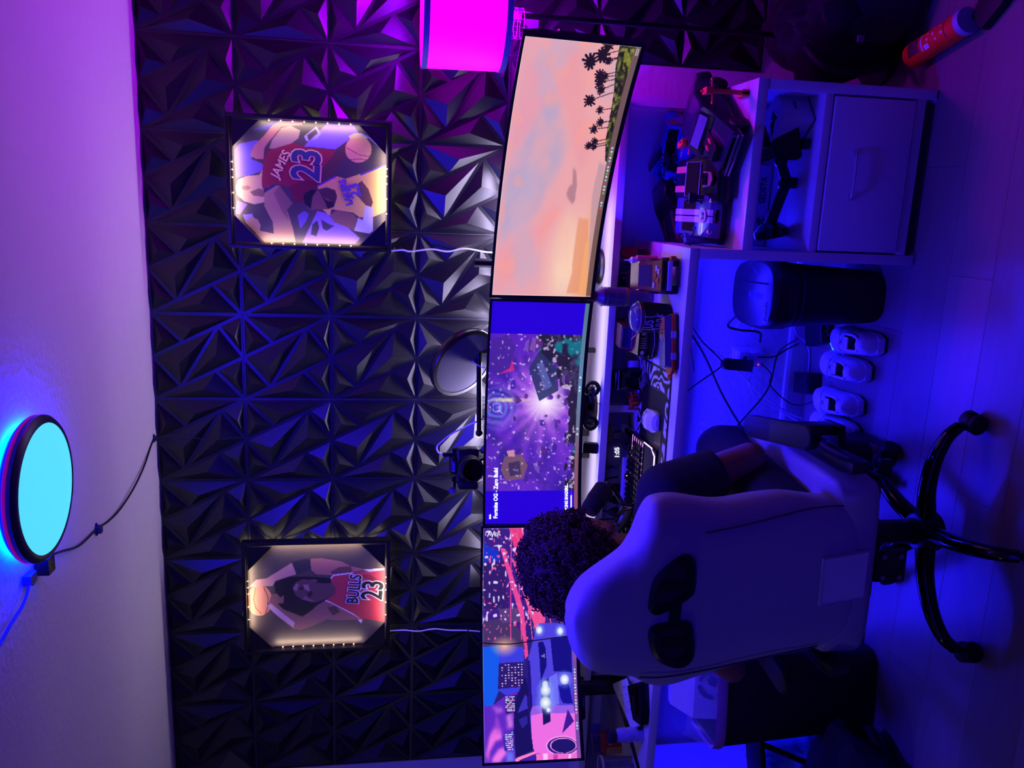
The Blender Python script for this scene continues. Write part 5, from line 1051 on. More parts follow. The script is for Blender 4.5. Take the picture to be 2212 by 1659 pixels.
B().cyl(mloc(-.978, -.46, .850), mloc(-.984, -.44, .805), .015, .010, n=16).cyl(mloc(-.982, -.45, .83), mloc(-1.00, -.38, .782), .0055, n=10).obj('pole', mat('dark_chrome', (70, 66, 85), rough=.2, metal=.9), mk)
B().tube([mloc(-1.00, -.38, .785), mloc(-1.06, -.36, .800), mloc(-1.135, -.34, .835)], .012, 8).tube([mloc(-1.02, -.36, .765), mloc(-1.13, -.31, .80)], .009, 8).box(mloc(-1.17, -.34, .740), mloc(-1.10, -.27, .79), bev=.006).cyl(mloc(-1.135, -.32, Z1), mloc(-1.135, -.32, .80), .030, .018, n=18).obj('boom_base', M_black, mk)
B().tube(spline([mloc(-.918, -.40, .89), mloc(-.935, -.33, .865), mloc(-.98, -.31, .82), mloc(-1.05, -.28, .79), mloc(-1.11, -.26, .80)], 6), .0042, 8).obj('cable', M_bcable, mk)

# --- left end of the desk
pp = thing('paper_pad', 'white paper sheets with pencil marks lying beside the thick black stand', 'paper', (-1.745, -.42, Z1))
Q = [(-1.80, -.228, .765), (-1.662, -.405, .768), (-1.727, -.575, .765), (-1.815, -.481, .762)]
Q = [(q[0]+1.745, q[1]+.42, q[2]-Z1) for q in Q]
for k in range(3):
    d = .0022*k; b_ = B(); n_ = 6; up_ = []
    lo_ = [Vector((q[0]+.006*k, q[1]-.004*k, q[2]-.006+d)) for q in Q]
    b_.loft([lo_, [q+Vector((0, 0, .0009)) for q in lo_]]); b_.obj('sheet', mat('paper_white', (228, 226, 232), rough=.7), pp, None)
b_ = B()
for k in range(12):
    s, t_ = .12+.7*rng.random(), .15+.7*rng.random(); A_ = Vector(Q[0]).lerp(Vector(Q[1]), t_); C_ = Vector(Q[3]).lerp(Vector(Q[2]), t_); c_ = A_.lerp(C_, s)+Vector((.012, -.008, .0008)); L = .004+.012*rng.random()
    b_.box(c_-Vector((L, .0006, .0003)), c_+Vector((L, .0006, .0003)), rot=(0, 0, -.9))
b_.obj('pencil_marks', mat('pencil', (80, 78, 110), rough=.7), pp, None)
B().box((-.050, -.12, 0), (.060, .16, .0195), bev=.003, rot=(0, 0, .15)).obj('block', M_black, pp)
o = thing('black_tray', 'thick black stand with bent edges at the front left of the desk', 'stand', (-1.655, -.575, Z1), rz=0)
tp = [(-.022, .150), (.070, .010), (.040, -.045), (-.020, -.0), (-.074, -.085), (-.090, -.06)]
pl = [(-1.668, -.432), (-1.574, -.555), (-1.668, -.592), (-1.715, -.592), (-1.745, -.52)]
pl = [(x+1.655, y_+.575) for x, y_ in pl]
B().prism(pl[::-1], 0, .034, X=(1, 0, 0), Y=(0, 1, 0), bev=.004).obj('body', M_black, o, 30); B().prism([(x*.7, y_*.7+.01) for x, y_ in pl[::-1]], .0342, .0365, X=(1, 0, 0), Y=(0, 1, 0), bev=.001).obj('top_plate', M_blackg, o, 30)
o = thing('water_bottle', 'clear bottle of pebbly water with a black cap, left end of the desk', 'bottle', (-1.792, -.535, Z1))
B().lathe((0, 0, 0), [(.022, 0), (.0245, .004), (.0245, .082), (.021, .092), (.020, .098)], n=30).obj('bottle', mat('frosted_clear', (150, 148, 200), rough=.15), o, 40)
b_ = B()
for k in range(70):
    a, z = rng.random()*6.28, .006+.06*rng.random()**1.4; b_.ball((.0245*math.cos(a), .0245*math.sin(a), z), .0016, 6, 4)
b_.obj('droplets', mat('droplet_white', (225, 225, 240), rough=.2), o); B().lathe((0, 0, .097), [(.023, 0), (.0245, .002), (.0245, .024), (.022, .026)], n=30).obj('cap', mat('dark_cap', (30, 28, 42), rough=.5), o, 35)
o = thing('glass_tumbler', 'clear ribbed tumbler at the far left end of the desk', 'glass', (-1.972, -.46, Z1))
B().lathe((0, 0, 0), [(.026, 0), (.030, .003), (.037, .105), (.0385, .118), (.0365, .118), (.035, .105), (.028, .007), (.001, .006)], n=36).obj('glass', mat('clear_glass', (235, 235, 245), rough=.04, trans=.95, var=0), o, 50)
B().lathe((0, 0, 0), [(.0385, .112), (.0398, .117), (.0385, .121), (.0365, .119)], n=36, cap=False).obj('rim', mat('rim_glint', (215, 215, 225), rough=.15), o, 50)
o = thing('red_carton', 'small red carton with white lettering and a tan wire handle behind the clear bottle', 'carton', (-1.99, -.305, Z1), rz=.3)
B().box((-.036, -.022, 0), (.036, .022, .072), bev=.002).obj('carton', mat('carton_red', (170, 40, 45), rough=.45), o); B().box((-.0365, -.0225, .0), (-.012, .0225, .06), bev=.001).obj('tan_side', mat('tan_card', (180, 130, 85), rough=.6), o)
B().tube([(-.030, 0, .070), (-.045, 0, .105), (.03, 0, .112), (.03, 0, .070)], .0022, 6).obj('wire_handle', mat('tan_wire', (150, 110, 80), rough=.5), o)
text('lettering', 'lovely', .016, M_pwhite, o, (.013, -.0228, .045), (1, 0, 0), (0, 0, 1), sx=.8, bold=.0004)
B().ball((.02, -.0225, .024), .010, 14, 8, (1, .3, 1)).obj('picture_dot', mat('dark_brown', (60, 30, 30), rough=.4), o)

# ================================================================== ON AND IN THE CABINET
ZC = .5755
def model_car(name, label, loc, rz, L, hw, prof, win, col, stripes=(), spoiler=None, rough=.22, rim=(60, 58, 70), R=.030, rot=None, nose=None, extra=None):
    t = thing(name, label, 'model car', loc, rz, None, rot)
    m = mat('car_'+label[:14].replace(' ', '_'), col, rough=rough, coat=.3)
    side_shell(B(), [(x*L, z) for x, z in prof], hw, .80, .010).obj('body', m, t, 35)
    def roofz(x):
        best = 0
        for (x0, z0), (x1, z1) in zip(prof, prof[1:]+prof[:1]):
            if (x0-x)*(x1-x) <= 0 and abs(x1-x0) > 1e-6: best = max(best, z0+(z1-z0)*(x-x0)/(x1-x0))
        return best
    z0, z1 = min(q[1] for q in prof), max(q[1] for q in prof)
    wy = lambda z: hw*(1-.20*((z-z0)/(z1-z0))**1.5)
    for nm, xa, xb in win:
        za, zb = roofz(xa), roofz(xb)
        flat(B(), [(xa*L, -wy(za)+.014, za+.0015), (xa*L, wy(za)-.014, za+.0015), (xb*L, wy(zb)-.012, zb+.0015), (xb*L, -wy(zb)+.012, zb+.0015)]).obj(nm, M_glassd, t, None)
    zr = max(q[1] for q in prof); xs = [q[0] for q in prof if q[1] > zr-.012]
    for s in (-1, 1):
        zb_, zt_ = zr-.040, zr-.010
        flat(B(), [((max(xs)+.06)*L, s*(wy(zb_)+.001), zb_), (max(xs)*L, s*(wy(zt_)+.001), zt_), (min(xs)*L, s*(wy(zt_)+.001), zt_), ((min(xs)-.06)*L, s*(wy(zb_)+.001), zb_)][::s]).obj('side_window', M_glassd, t, None)
    for nm, y0, y1, xa, xb, c in stripes:
        b = B(); n = 10; X = [xb+(xa-xb)*i/n for i in range(n+1)]; X = sorted(set(X+[q[0] for q in prof if xb < q[0] < xa]))
        lo = [[(x*L, y0, roofz(x)+.0012), (x*L, y1, roofz(x)+.0012), (x*L, y1, roofz(x)+.0026), (x*L, y0, roofz(x)+.0026)] for x in X]
        b.loft(lo).obj(nm, c, t, None)
    B().box((-.5*L+.02, -hw*.8, .018), (.5*L-.02, hw*.8, z0+.006), bev=.004).obj('chassis', M_black, t)
    tyres(t, (.31*L, -.30*L), hw+.004, R, .026, rim)
    if spoiler: B().box((-.50*L, -hw*.95, spoiler), (-.50*L+.03, hw*.95, spoiler+.006), bev=.002).box((-.48*L, -hw*.5, spoiler-.03), (-.47*L, -hw*.45, spoiler)).box((-.48*L, hw*.45, spoiler-.03), (-.47*L, hw*.5, spoiler)).obj('spoiler', M_blackg, t)
    if extra: extra(t, L, hw, roofz, wy)
    return t
MUS = [(-.5, .036), (.5, .036), (.505, .052), (.47, .070), (.16, .082), (.045, .118), (-.20, .120), (-.34, .090), (-.49, .084), (-.505, .06)]
PICK = [(-.5, .036), (.5, .036), (.505, .060), (.47, .076), (.16, .084), (.07, .122), (-.10, .122), (-.14, .086), (-.50, .084), (-.505, .06)]
RND = [(-.5, .036), (.48, .036), (.50, .052), (.46, .072), (.30, .084), (.15, .088), (.03, .118), (-.14, .122), (-.30, .100), (-.46, .088), (-.505, .062)]
M_pale = mat('pale_stripe', (205, 200, 215), rough=.35); M_ostr = mat('salmon_stripe', (225, 140, 110), rough=.4); M_hot = mat('hot_pink_paint', (235, 60, 110), rough=.4)
def mus_x(t, L, hw, rz_, wy):
    B().box((.16*L, -.026, rz_(.24)-.004), (.42*L, .026, rz_(.24)+.016), bev=.004).obj('bonnet_scoop', M_black, t)
    flat(B(), [(.515*L-.008, -hw+.012, .045), (.515*L-.008, hw-.012, .045), (.505*L-.004, hw-.012, .066), (.505*L-.004, -hw+.012, .066)]).obj('grille', M_blackg, t, None)
    for s in (-1, 1): B().ball((.225*L+.02, s*.012, rz_(.25)+.017), .010, 12, 8, (1.5, .6, .5)).obj('red_intake', mat('coral_paint', (235, 70, 70), rough=.35), t)
    B().box((.495*L, -hw, .040), (.515*L, hw, .046), bev=.001).box((.493*L, -hw, .052), (.513*L, hw, .055), bev=.001).obj('bumper_trim', M_chrome, t)
    flat(B(), [(.12*L, -hw*.62, rz_(.12)+.004), (.12*L, hw*.62, rz_(.12)+.004), (.055*L, hw*.6, rz_(.055)+.002), (.055*L, -hw*.6, rz_(.055)+.002)]).obj('windscreen_glint', mat('lilac_glint', (120, 110, 150), rough=.1), t, None)  # painted glint: pale patch laid over the dark windscreen
model_car('model_car', 'dark violet muscle car shell with bonnet scoop, front right on the white cabinet', (.262, -.41, ZC), -PI/2-.62, .38, .088, MUS, [('windscreen', .155, .05), ('rear_window', -.21, -.33)], (40, 30, 62), extra=mus_x)
def pick_x(t, L, hw, rz_, wy):
    text('lettering', '426 C.I.', .022, M_pwhite, t, (.31*L, .0, rz_(.31)+.0022), (0, 1, 0), (-1, 0, 0), ext=.0004)
    text('lettering', '10 INJEC', .018, M_pwhite, t, (-.30*L, 0, .0865), (0, 1, 0), (-1, 0, 0), ext=.0004)
    text('lettering', 'SUPER', .014, M_pwhite, t, (.22*L, -hw-.0015, .062), (1, 0, 0), (0, 0, 1), ext=.0004)
model_car('model_truck', 'blue pickup racing shell lettered 426 C.I. behind the orange clamps', (.238, -.15, ZC), -PI/2-.35, .28, .066, PICK, [('windscreen', .15, .08)], (30, 34, 190), extra=pick_x)
def ora_x(t, L, hw, rz_, wy):
    flat(B(), [(.515*L-.012, -hw+.010, .040), (.515*L-.012, hw-.010, .040), (.505*L-.004, hw-.010, .068), (.505*L-.004, -hw+.010, .068)]).obj('grille', M_blackg, t, None)
    b = B()
    q = [(.155*L, -hw+.020, rz_(.155)+.003), (.155*L, hw-.020, rz_(.155)+.003), (.05*L, hw-.022, rz_(.05)+.003), (.05*L, -hw+.022, rz_(.05)+.003)]
    b.tube(q, .0018, 6, closed=True).obj('windscreen_trim', mat('lilac_trim', (190, 175, 225), rough=.3), t)
    B().prism([(-.03, -.025), (.03, -.02), (.045, .0), (.03, .02), (-.03, .025)], 0, .004, X=(1, 0, 0), Y=(0, 1, 0), O=(.30*L, 0, rz_(.33)+.004)).obj('engine_cover', mat('salmon_metal', (190, 130, 130), rough=.3, metal=.4), t)
    B().box((.22*L, -.018, rz_(.25)+.004), (.33*L, .018, rz_(.25)+.012), bev=.003).obj('air_filter', M_blackg, t)
model_car('model_car', 'black model car with two salmon bonnet stripes, nose to the cabinet edge', (.100, -.375, ZC), -PI/2, .33, .074, MUS, [('windscreen', .155, .05), ('rear_window', -.21, -.33)], (18, 14, 22), stripes=[('stripe', -.040, -.020, .04, -.20, M_ostr), ('stripe', .020, .040, .04, -.20, M_ostr)], extra=ora_x)
def cob_x(t, L, hw, rz_, wy):
    B().cyl((.36*L, 0, rz_(.36)+.001), (.36*L, 0, rz_(.36)+.0045), .021, n=28).obj('roundel', M_pale, t, None)
    text('lettering', '26', .026, mat('navy_paint', (30, 26, 70), rough=.4), t, (.36*L, 0, rz_(.36)+.0052), (0, 1, 0), (-1, 0, 0), ext=.0004, bold=.0006)
    B().ball((.49*L, 0, .052), .022, 14, 8, (.4, 1, .5)).obj('nose_grille', M_blackg, t)
    for s in (-1, 1): B().ball((.45*L, s*hw*.68, .068), .010, 12, 8).obj('headlight', M_chrome, t)
model_car('model_car', 'slate blue rounded model car with pale centre stripes and number 26', (-.012, -.375, ZC), -PI/2, .27, .070, RND, [('windscreen', .145, .04), ('rear_window', -.15, -.28)], (72, 70, 130), stripes=[('stripe', -.020, -.002, .48, -.40, M_pale), ('stripe', .002, .020, .48, -.40, M_pale)], extra=cob_x)
def drift_x(t, L, hw, rz_, wy):
    text('lettering', 'YOKOHAMA', .020, M_pwhite, t, (.02*L, hw+.0012, .062), (-1, 0, 0), (0, 0, 1), ext=.0004)
    text('lettering', '13C', .020, M_pwhite, t, (-.20*L, hw+.0012, .062), (-1, 0, 0), (0, 0, 1), ext=.0004)
    B().cyl((-.40*L, hw*.3, rz_(-.40)+.001), (-.40*L, hw*.3, rz_(-.40)+.003), .024, n=30).obj('roundel', M_pale, t, None)
    B().cyl((-.40*L, hw*.3, rz_(-.40)+.003), (-.40*L, hw*.3, rz_(-.40)+.004), .020, n=30).obj('roundel_centre', M_pblack, t, None)
    for s in (-.3, .5): B().box((-.30*L, hw*s-.006, rz_(-.30)), (-.22*L, hw*s+.006, rz_(-.22)+.001)).obj('side_stripe', mat('blue_stripe', (80, 90, 210), rough=.4), t, None)
model_car('model_car', 'black and red drift car shell marked YOKOHAMA at the back of the cabinet', (.035, -.135, ZC), PI+.42, .34, .075, RND, [('windscreen', .145, .04), ('rear_window', -.15, -.28)], (30, 14, 24), stripes=[('stripe', .030, .05, .46, .16, M_redd), ('stripe', -.05, -.03, .46, .16, M_redd)], spoiler=.118, extra=drift_x)
o = thing('wing_sign', 'blue rear wing lettered 04 standing behind the black striped model car', 'model part', (.175, -.055, ZC), rz=-.1)
B().box((-.055, -.004, .055), (.055, .018, .120), bev=.004, rot=(.5, 0, .1)).box((-.04, .0, 0), (-.034, .01, .06)).box((.034, .0, 0), (.04, .01, .06)).obj('wing', mat('royal_blue_paint', (34, 40, 180), rough=.3), o)
text('lettering', '04', .040, M_pwhite, o, (.0, -.014, .088), (.995, .1, 0), (0, .48, .87), ext=.0004, bold=.0008)
# clamps standing on the cabinet top
def clamp(label, loc, rz, m, h=.105, reach=.05, group=None):
    t = thing('bar_clamp', label, 'clamp', loc, rz, group)
    B().box((-.007, -.006, 0), (.007, .006, h), bev=.0015).obj('bar', m, t)
    B().prism([(-.007, 0), (reach, 0), (reach, .010), (-.007, .022)], -.010, .010, X=(1, 0, 0), Y=(0, 0, 1), bev=.002).obj('lower_jaw', m, t, 30)
    B().prism([(-.012, h-.016), (reach*.45, h-.010), (reach*.45, h+.004), (-.012, h+.006)], -.010, .010, X=(1, 0, 0), Y=(0, 0, 1), bev=.002).obj('upper_jaw', m, t, 30)
    B().cyl((reach*.30, -.0, h+.012), (reach*.30, 0, h-.055), .0035, n=10).cyl((reach*.30, -.034, h-.020), (reach*.30, .030, h-.026), .0026, n=8).ball((reach*.30, -.036, h-.020), .0048, 10, 8).ball((reach*.30, .031, h-.026), .0048, 10, 8).obj('screw_handle', m, t)
    return t
M_clo = mat('coral_clamp', (255, 86, 60), rough=.4); M_cld = mat('dark_clamp', (24, 20, 50), rough=.35); M_clb = mat('blue_clamp', (46, 44, 150), rough=.35)
clamp('orange clamp standing behind the dark violet muscle car', (.350, -.535, ZC), PI*.5, M_clo, .130, .06)
clamp('orange clamp standing between the blue pickup and the salmon striped car', (.208, -.345, ZC), -1.2, M_clo, .130, .06)
clamp('black clamp standing right of the blue 04 wing', (.172, -.190, ZC), .1, M_cld, .125, .04)
clamp('blue clamp standing between the salmon striped car and the YOKOHAMA car', (.122, -.205, ZC), 2.6, M_clb, .120, .04)
clamp('dark clamp standing right of the slate blue number 26 car', (.046, -.455, ZC), 3.0, M_cld, .125, .045)
clamp('dark blue clamp at the left end of the cabinet top', (-.088, -.455, ZC), .9, M_clb, .125, .055)
o = thing('toolbox', 'pale blue corner case lying under the blue 04 wing by the wall', 'case', (.20, -.028, ZC)); B().box((-.055, -.016, 0), (.055, .016, .05), bev=.004).obj('case', mat('pale_blue_case', (120, 120, 190), rough=.3), o)

# inside the cubby
ZS = .3605
o = thing('flat_carton', 'flat white carton printed SEDETA at the back of the cubby', 'carton', (.010, -.165, ZS))
B().box((-.118, -.135, 0), (.150, .125, .0500), bev=.001).obj('carton', mat('carton_white', (205, 203, 212), rough=.6), o); B().box((-.118, -.1358, 0), (.150, -.1345, .003)).obj('brown_edge', mat('card_brown', (125, 75, 45), rough=.8), o, None)
text('lettering', 'SEDETA', .030, M_pblack, o, (.070, -.1356, .027), (1, 0, 0), (0, 0, 1), sx=.80, bold=.0006, space=1.05)
b_ = B()
hx = [(.0155*math.cos(k*PI/3+.52), .0155*math.sin(k*PI/3+.52)) for k in range(6)]; hi_ = [(.009*math.cos(k*PI/3+.52), .009*math.sin(k*PI/3+.52)) for k in range(6)]
for k in range(5): b_.prism([hx[k], hx[(k+1) % 6], hi_[(k+1) % 6], hi_[k]], .0, .0005, X=(1, 0, 0), Y=(0, 0, 1), O=(-.030, -.1354, .026))
b_.box((-.034, -.1358, .022), (-.026, -.1353, .033)); b_.obj('hexagon_logo', M_pblack, o, None)
o = thing('cardboard_flap', 'brown cardboard piece beside the flat white carton in the cubby', 'cardboard', (.225, -.20, ZS), rz=.1); B().box((-.050, -.10, 0), (.050, .10, .070), bev=.001).obj('cardboard', mat('card_brown', (125, 75, 45), rough=.8), o)
o = thing('white_carton', 'white cube carton with dark edges at the right of the cubby', 'carton', (.292, -.475, ZS), rz=.70)
B().box((-.052, -.052, 0), (.052, .052, .100), bev=.0015).obj('carton', mat('carton_white', (205, 203, 212), rough=.6), o)
B().box((-.0528, -.0528, .0), (.0528, .0528, .004)).obj('dark_base', M_black, o, None)
for f in (((-.012, -.0527, .050), (.020, -.0518, .058)), ((.0518, -.018, .046), (.0527, .014, .054)), ((-.016, .0, .0998), (.016, .007, .1006))): B().box(*f).obj('printed_bar', mat('grey_print', (70, 60, 120), rough=.6), o, None)
o = thing('phone_mount', 'black jointed phone mount with a round base lying in the cubby', 'phone mount', (.10, -.475, ZS))
B().lathe((-.158, .03, .054), [(.046, -.016), (.053, -.010), (.054, .010), (.042, .022), (.022, .036)], axis=(.93, .1, .20), n=36).obj('base', M_blackg, o, 35)
B().tube([(-.13, .03, .062), (-.01, .0, .040)], [.018, .017], 12).ball((-.005, 0, .040), .022, 14, 10).obj('lower_arm', M_black, o)
B().box((-.016, -.022, .008), (.018, .022, .036), bev=.005).tube([(.0, .0, .034), (.06, -.0, .062)], [.017, .016], 12).ball((.065, 0, .062), .021, 14, 10).obj('upper_arm', M_black, o)
B().prism(rrect(.125, .086, .020, 4), -.011, .011, X=(.95, 0, .22), Y=(0, .55, .80), O=(.128, -.016, .060), bev=.004).obj('cradle', M_blackm, o, 30)
B().box((.100, -.064, .002), (.132, -.038, .024), bev=.004).box((.104, .016, .092), (.138, .044, .116), bev=.004).box((.180, -.024, .066), (.222, .016, .100), bev=.005, rot=(.2, .2, .2)).obj('clamp_jaw', M_black, o)

# ================================================================== UNDER THE DESK
o = thing('paper_shredder', 'tall black paper shredder with warning print on its lid against the cabinet', 'paper shredder', (-.262, -.335, 0), rz=.04)
def oval(w_, d_, z, n=40, dx=0, p=3.2):
    r = []
    for i in range(n):
        a = 2*PI*i/n; c, s = math.cos(a), math.sin(a); r.append((dx+w_*math.copysign(abs(c)**(2/p), c), d_*math.copysign(abs(s)**(2/p), s), z))
    return r
B().loft([oval(.085, .130, 0), oval(.090, .138, .012), oval(.108, .158, .315)], True, True).obj('bin', M_blackm, o, 40)
B().loft([oval(.110, .160, .318), oval(.116, .166, .335), oval(.117, .166, .385), oval(.108, .156, .405), oval(.104, .152, .407)], True, True).obj('head', M_black, o, 40)
B().box((-.010+.045, -.115, .4065), (-.004+.045, .115, .4085)).obj('slot', mat('slot_black', (4, 4, 5), rough=.9), o, None)
mw_ = mat('faint_print', (70, 70, 150), rough=.5)
b_ = B()
for k in range(11): b_.box((-.012-.004*(k % 2), -.085+k*.010, .4072), (.006, -.080+k*.010, .4078))
for k in range(3):
    y0 = -.105; b_.tube([(-.030-.022*k, y0-.0, .4075), (-.030-.022*k-.010, y0-.016, .4075), (-.030-.022*k+.010, y0-.016, .4075)], .0012, 5, closed=True)
for k in range(7): b_.box((-.085+k*.007, -.138, .4071), (-.082+k*.007, -.124, .4077))
for k in range(5): b_.box((.070+.0035*k, -.03+.006*k, .4071), (.072+.0035*k, -.02+.006*k, .4076))
b_.obj('warning_print', mw_, o, None)['kind'] = 'stuff'
B().tube(spline([(-.08, .13, .39), (-.13, .19, .40), (-.15, .22, .34), (-.16, .245, .25), (-.20, .27, .23)], 6), .0045, 8).obj('cord', M_bcable, o)
tm = B(); tm.loft([oval(.0975, .145, .160), oval(.1085, .1600, .322)], False, False)
B().tube([(q[0], q[1], .300) for q in oval(.1075, .1575, 0)], .0012, 5, closed=True).obj('seam_line', mat('dull_violet_edge', (45, 42, 100), rough=.4), o)

M_shoe = mat('white_leather', (212, 210, 218), rough=.5); M_sole = mat('shoe_sole', (200, 198, 206), rough=.6); M_soled = mat('dark_outsole', (15, 15, 24), rough=.7); M_lin = mat('shoe_lining', (28, 26, 44), rough=.9)
def shoe(label, loc, rz, mirror=1):
    """trainer: local +y is the toe, origin at heel ground point"""
    t = thing('trainer', label, 'shoe', loc, rz, 'white trainers under the desk')
    L = .285; st = [0, .03, .08, .14, .19, .235, .265, .285]; hw = [.022, .036, .039, .041, .047, .046, .034, .010]; off = [0, 0, -.001, -.004, -.006, -.003, .0, .004]
    def ring(s, w_, o_, z, k=1.0): return (o_*mirror, s, z, w_*k)
    def plan(k, z, tl=0, z2=None):
        pts = []
        for s, w_, o_ in zip(st, hw, off): pts.append((o_*mirror+w_*k, s, z if z2 is None else z+(z2-z)*s/L))
        for s, w_, o_ in list(zip(st, hw, off))[::-1]: pts.append((o_*mirror-w_*k, s, z if z2 is None else z+(z2-z)*s/L))
        return pts
    B().loft([plan(.98, 0), plan(1.04, .010), plan(1.04, .012)]).obj('outsole', M_soled, t, 40)
    B().loft([plan(1.04, .012), plan(1.05, .022), plan(1.0, .034)]).obj('midsole', M_sole, t, 40)
    hs = [.098, .102, .088, .086, .082, .066, .052, .040]; ring_ = []
    b = B()
    for s, w_, o_, h_ in zip(st, hw, off, hs):
        w2 = w_*.96; q = []
        for i in range(15):
            a = PI*i/14; x = o_*mirror+w2*math.cos(a)*(1 if abs(math.cos(a)) > .999 else 1); z = .030+(h_-.030)*max(0, math.sin(a))**.62
            q.append((x, s, z))
        ring_.append(q)
    V = [[b.v(p_) for p_ in q] for q in ring_]
    for i in range(len(V)-1):
        for j in range(14):
            s_mid = (st[i]+st[i+1])/2
            if .03 <= s_mid <= .12 and 4 <= j <= 9: continue      # ankle opening
            b.bm.faces.new((V[i][j], V[i][j+1], V[i+1][j+1], V[i+1][j]))
    b.bm.faces.new(V[0][::-1]); b.bm.faces.new(V[-1])
    me = b.mesh('upper', M_shoe, 50); u = link('upper', me, t); md = u.modifiers.new('s', 'SOLIDIFY'); md.thickness = .004; md.offset = 0; sb = u.modifiers.new('d', 'SUBSURF'); sb.levels = 1; sb.render_levels = 2
    ol = [Vector((off[1]*mirror+.020, .030, .094)), Vector((off[1]*mirror-.020, .030, .094)), Vector((-.026, .075, .084)), Vector((-.024, .125, .086)), Vector((.0, .142, .090)), Vector((.024, .125, .086)), Vector((.026, .075, .084))]
    B().tube(spline(ol+[ol[0]], 5)[:-1], .0045, 8, closed=True).obj('collar', M_shoe, t)
    B().box((-.026, .032, .034), (.026, .130, .046), bev=.008).obj('insole', M_lin, t)
    B().prism([(-.020, .085), (.020, .085), (.024, .170), (-.024, .170)], 0, .004, X=(1, 0, 0), Y=(0, 1, -.10), O=(-.003*mirror, 0, .100)).obj('tongue', M_shoe, t, 30)
    lb = B()
    for k in range(5):
        yy = .125+.018*k; zz = .094-.006*k; lb.tube([(-.026-.003*mirror, yy, zz-.010), (-.003*mirror, yy+.004, zz), (.026-.003*mirror, yy, zz-.010)], .0030, 6)
    lb.tube(spline([(0, .13, .098), (.03*mirror, .12, .105), (.045*mirror, .145, .075), (.05*mirror, .17, .05)], 4), .0022, 6).tube(spline([(0, .13, .098), (-.02*mirror, .115, .107), (-.04*mirror, .13, .08), (-.05*mirror, .16, .06)], 4), .0022, 6)
    lb.obj('laces', mat('white_lace', (220, 218, 226), rough=.6), t)
    hb_ = B(); hb_.tube([(hw[1]*1.0*c_, .004+.016*abs(c_)**2, .060) for c_ in (-1, -.5, 0, .5, 1)], .0012, 6).obj('heel_stitch', mat('stitch_blue', (120, 120, 210), rough=.5), t)
    return t
shoe('white trainer next to the paper shredder, first of four', (-.405, -.520, 0), .06, 1)
shoe('white trainer second from the paper shredder', (-.508, -.470, 0), .06, -1)
shoe('white trainer third from the paper shredder, a tag showing inside', (-.632, -.452, 0), .10, 1)
shoe('white trainer nearest the office chair, last of four', (-.732, -.448, 0), .08, -1)

# wall outlet, adapters, cables
o = thing('wall_outlet', 'white double outlet plate with plugs on the wall under the desk', 'outlet', (-.545, -.0015, .245))
B().box((-.040, -.006, -.060), (.040, 0, .060), bev=.002).obj('plate', mat('white_plastic', (225, 222, 230), rough=.35), o); B().box((-.030, -.045, -.052), (.028, -.006, -.004), bev=.004).box((-.022, -.052, .010), (.030, -.006, .052), bev=.004).obj('plug', mat('grey_white_plug', (185, 182, 195), rough=.4), o)
B().cyl((.006, -.053, .03), (.006, -.051, .03), .008, n=14).obj('socket_hole', M_black, o); B().ball((-.02, -.047, -.03), .0025, 8, 6).obj('red_light', glow('tiny_red', (1, .05, .2), 2), o)
o = thing('power_adapter', 'black power brick hanging by its leads under the desk', 'power adapter', (-.565, -.055, .300), rot=(0, .08, .1))
B().box((-.022, -.014, -.055), (.022, .014, .050), bev=.003).prism([(-.022, .050), (.022, .050), (.008, .066), (-.008, .066)], -.014, .014, X=(1, 0, 0), Y=(0, 0, 1)).obj('brick', M_black, o)
B().tube(spline([(0, 0, .064), (.02, -.01, .085), (.08, -.05, .18), (.16, -.12, .28), (.22, -.2, .40)], 6), .003, 6).tube(spline([(0, 0, .064), (-.02, -.01, .08), (-.09, -.08, .20), (-.15, -.15, .30), (-.19, -.22, .402)], 6), .003, 6).obj('leads', M_bcable, o)
def cable(label, pts, r, m, nm='cable'):
    c0 = pts[0]; t = thing(nm, label, 'cable', c0); B().tube(spline([tuple(p_[i]-c0[i] for i in range(3)) for p_ in pts], 7), r, 8).obj('cable', m, t); return t
M_bluecab = mat('pale_cable', (150, 150, 200), rough=.4)
cable('thick black cable crossing the wall under the desk down towards the chair', [(-.30, -.30, .703), (-.40, -.2, .58), (-.52, -.10, .46), (-.70, -.05, .34), (-.85, -.04, .22), (-.92, -.05, .10), (-.94, -.06, .006)], .0042, M_bcable)
cable('black cable drooping from the outlet to the black power strip', [(-.535, -.05, .22), (-.53, -.06, .16), (-.50, -.06, .11), (-.475, -.08, .075)], .003, M_bcable)
cable('long black cable sweeping from the power strip up to the desk underside', [(-.45, -.11, .10), (-.52, -.05, .14), (-.66, -.04, .16), (-.78, -.06, .26), (-.95, -.15, .46), (-1.06, -.25, .703)], .0032, M_bcable)
cable('black cable looping low from the outlet towards the charger block', [(-.56, -.052, .205), (-.60, -.05, .16), (-.65, -.04, .15), (-.72, -.05, .06), (-.70, -.10, .006), (-.665, -.13, .012)], .0024, M_bcable)
cable('pale white cable falling down the wall beside the power brick', [(-.42, -.25, .70), (-.47, -.10, .50), (-.54, -.045, .36), (-.62, -.035, .26), (-.70, -.03, .16), (-.76, -.03, .06), (-.78, -.04, .006)], .003, M_wcable)
cable('second pale cable curling down the wall left of the power brick', [(-.60, -.040, .20), (-.63, -.03, .24), (-.70, -.03, .20), (-.74, -.03, .12), (-.80, -.05, .006)], .0024, M_wcable)
cable('thin pale cable curling behind the paper shredder', [(-.40, -.03, .30), (-.43, -.03, .31), (-.45, -.03, .26), (-.41, -.03, .235), (-.38, -.04, .20)], .002, M_wcable)
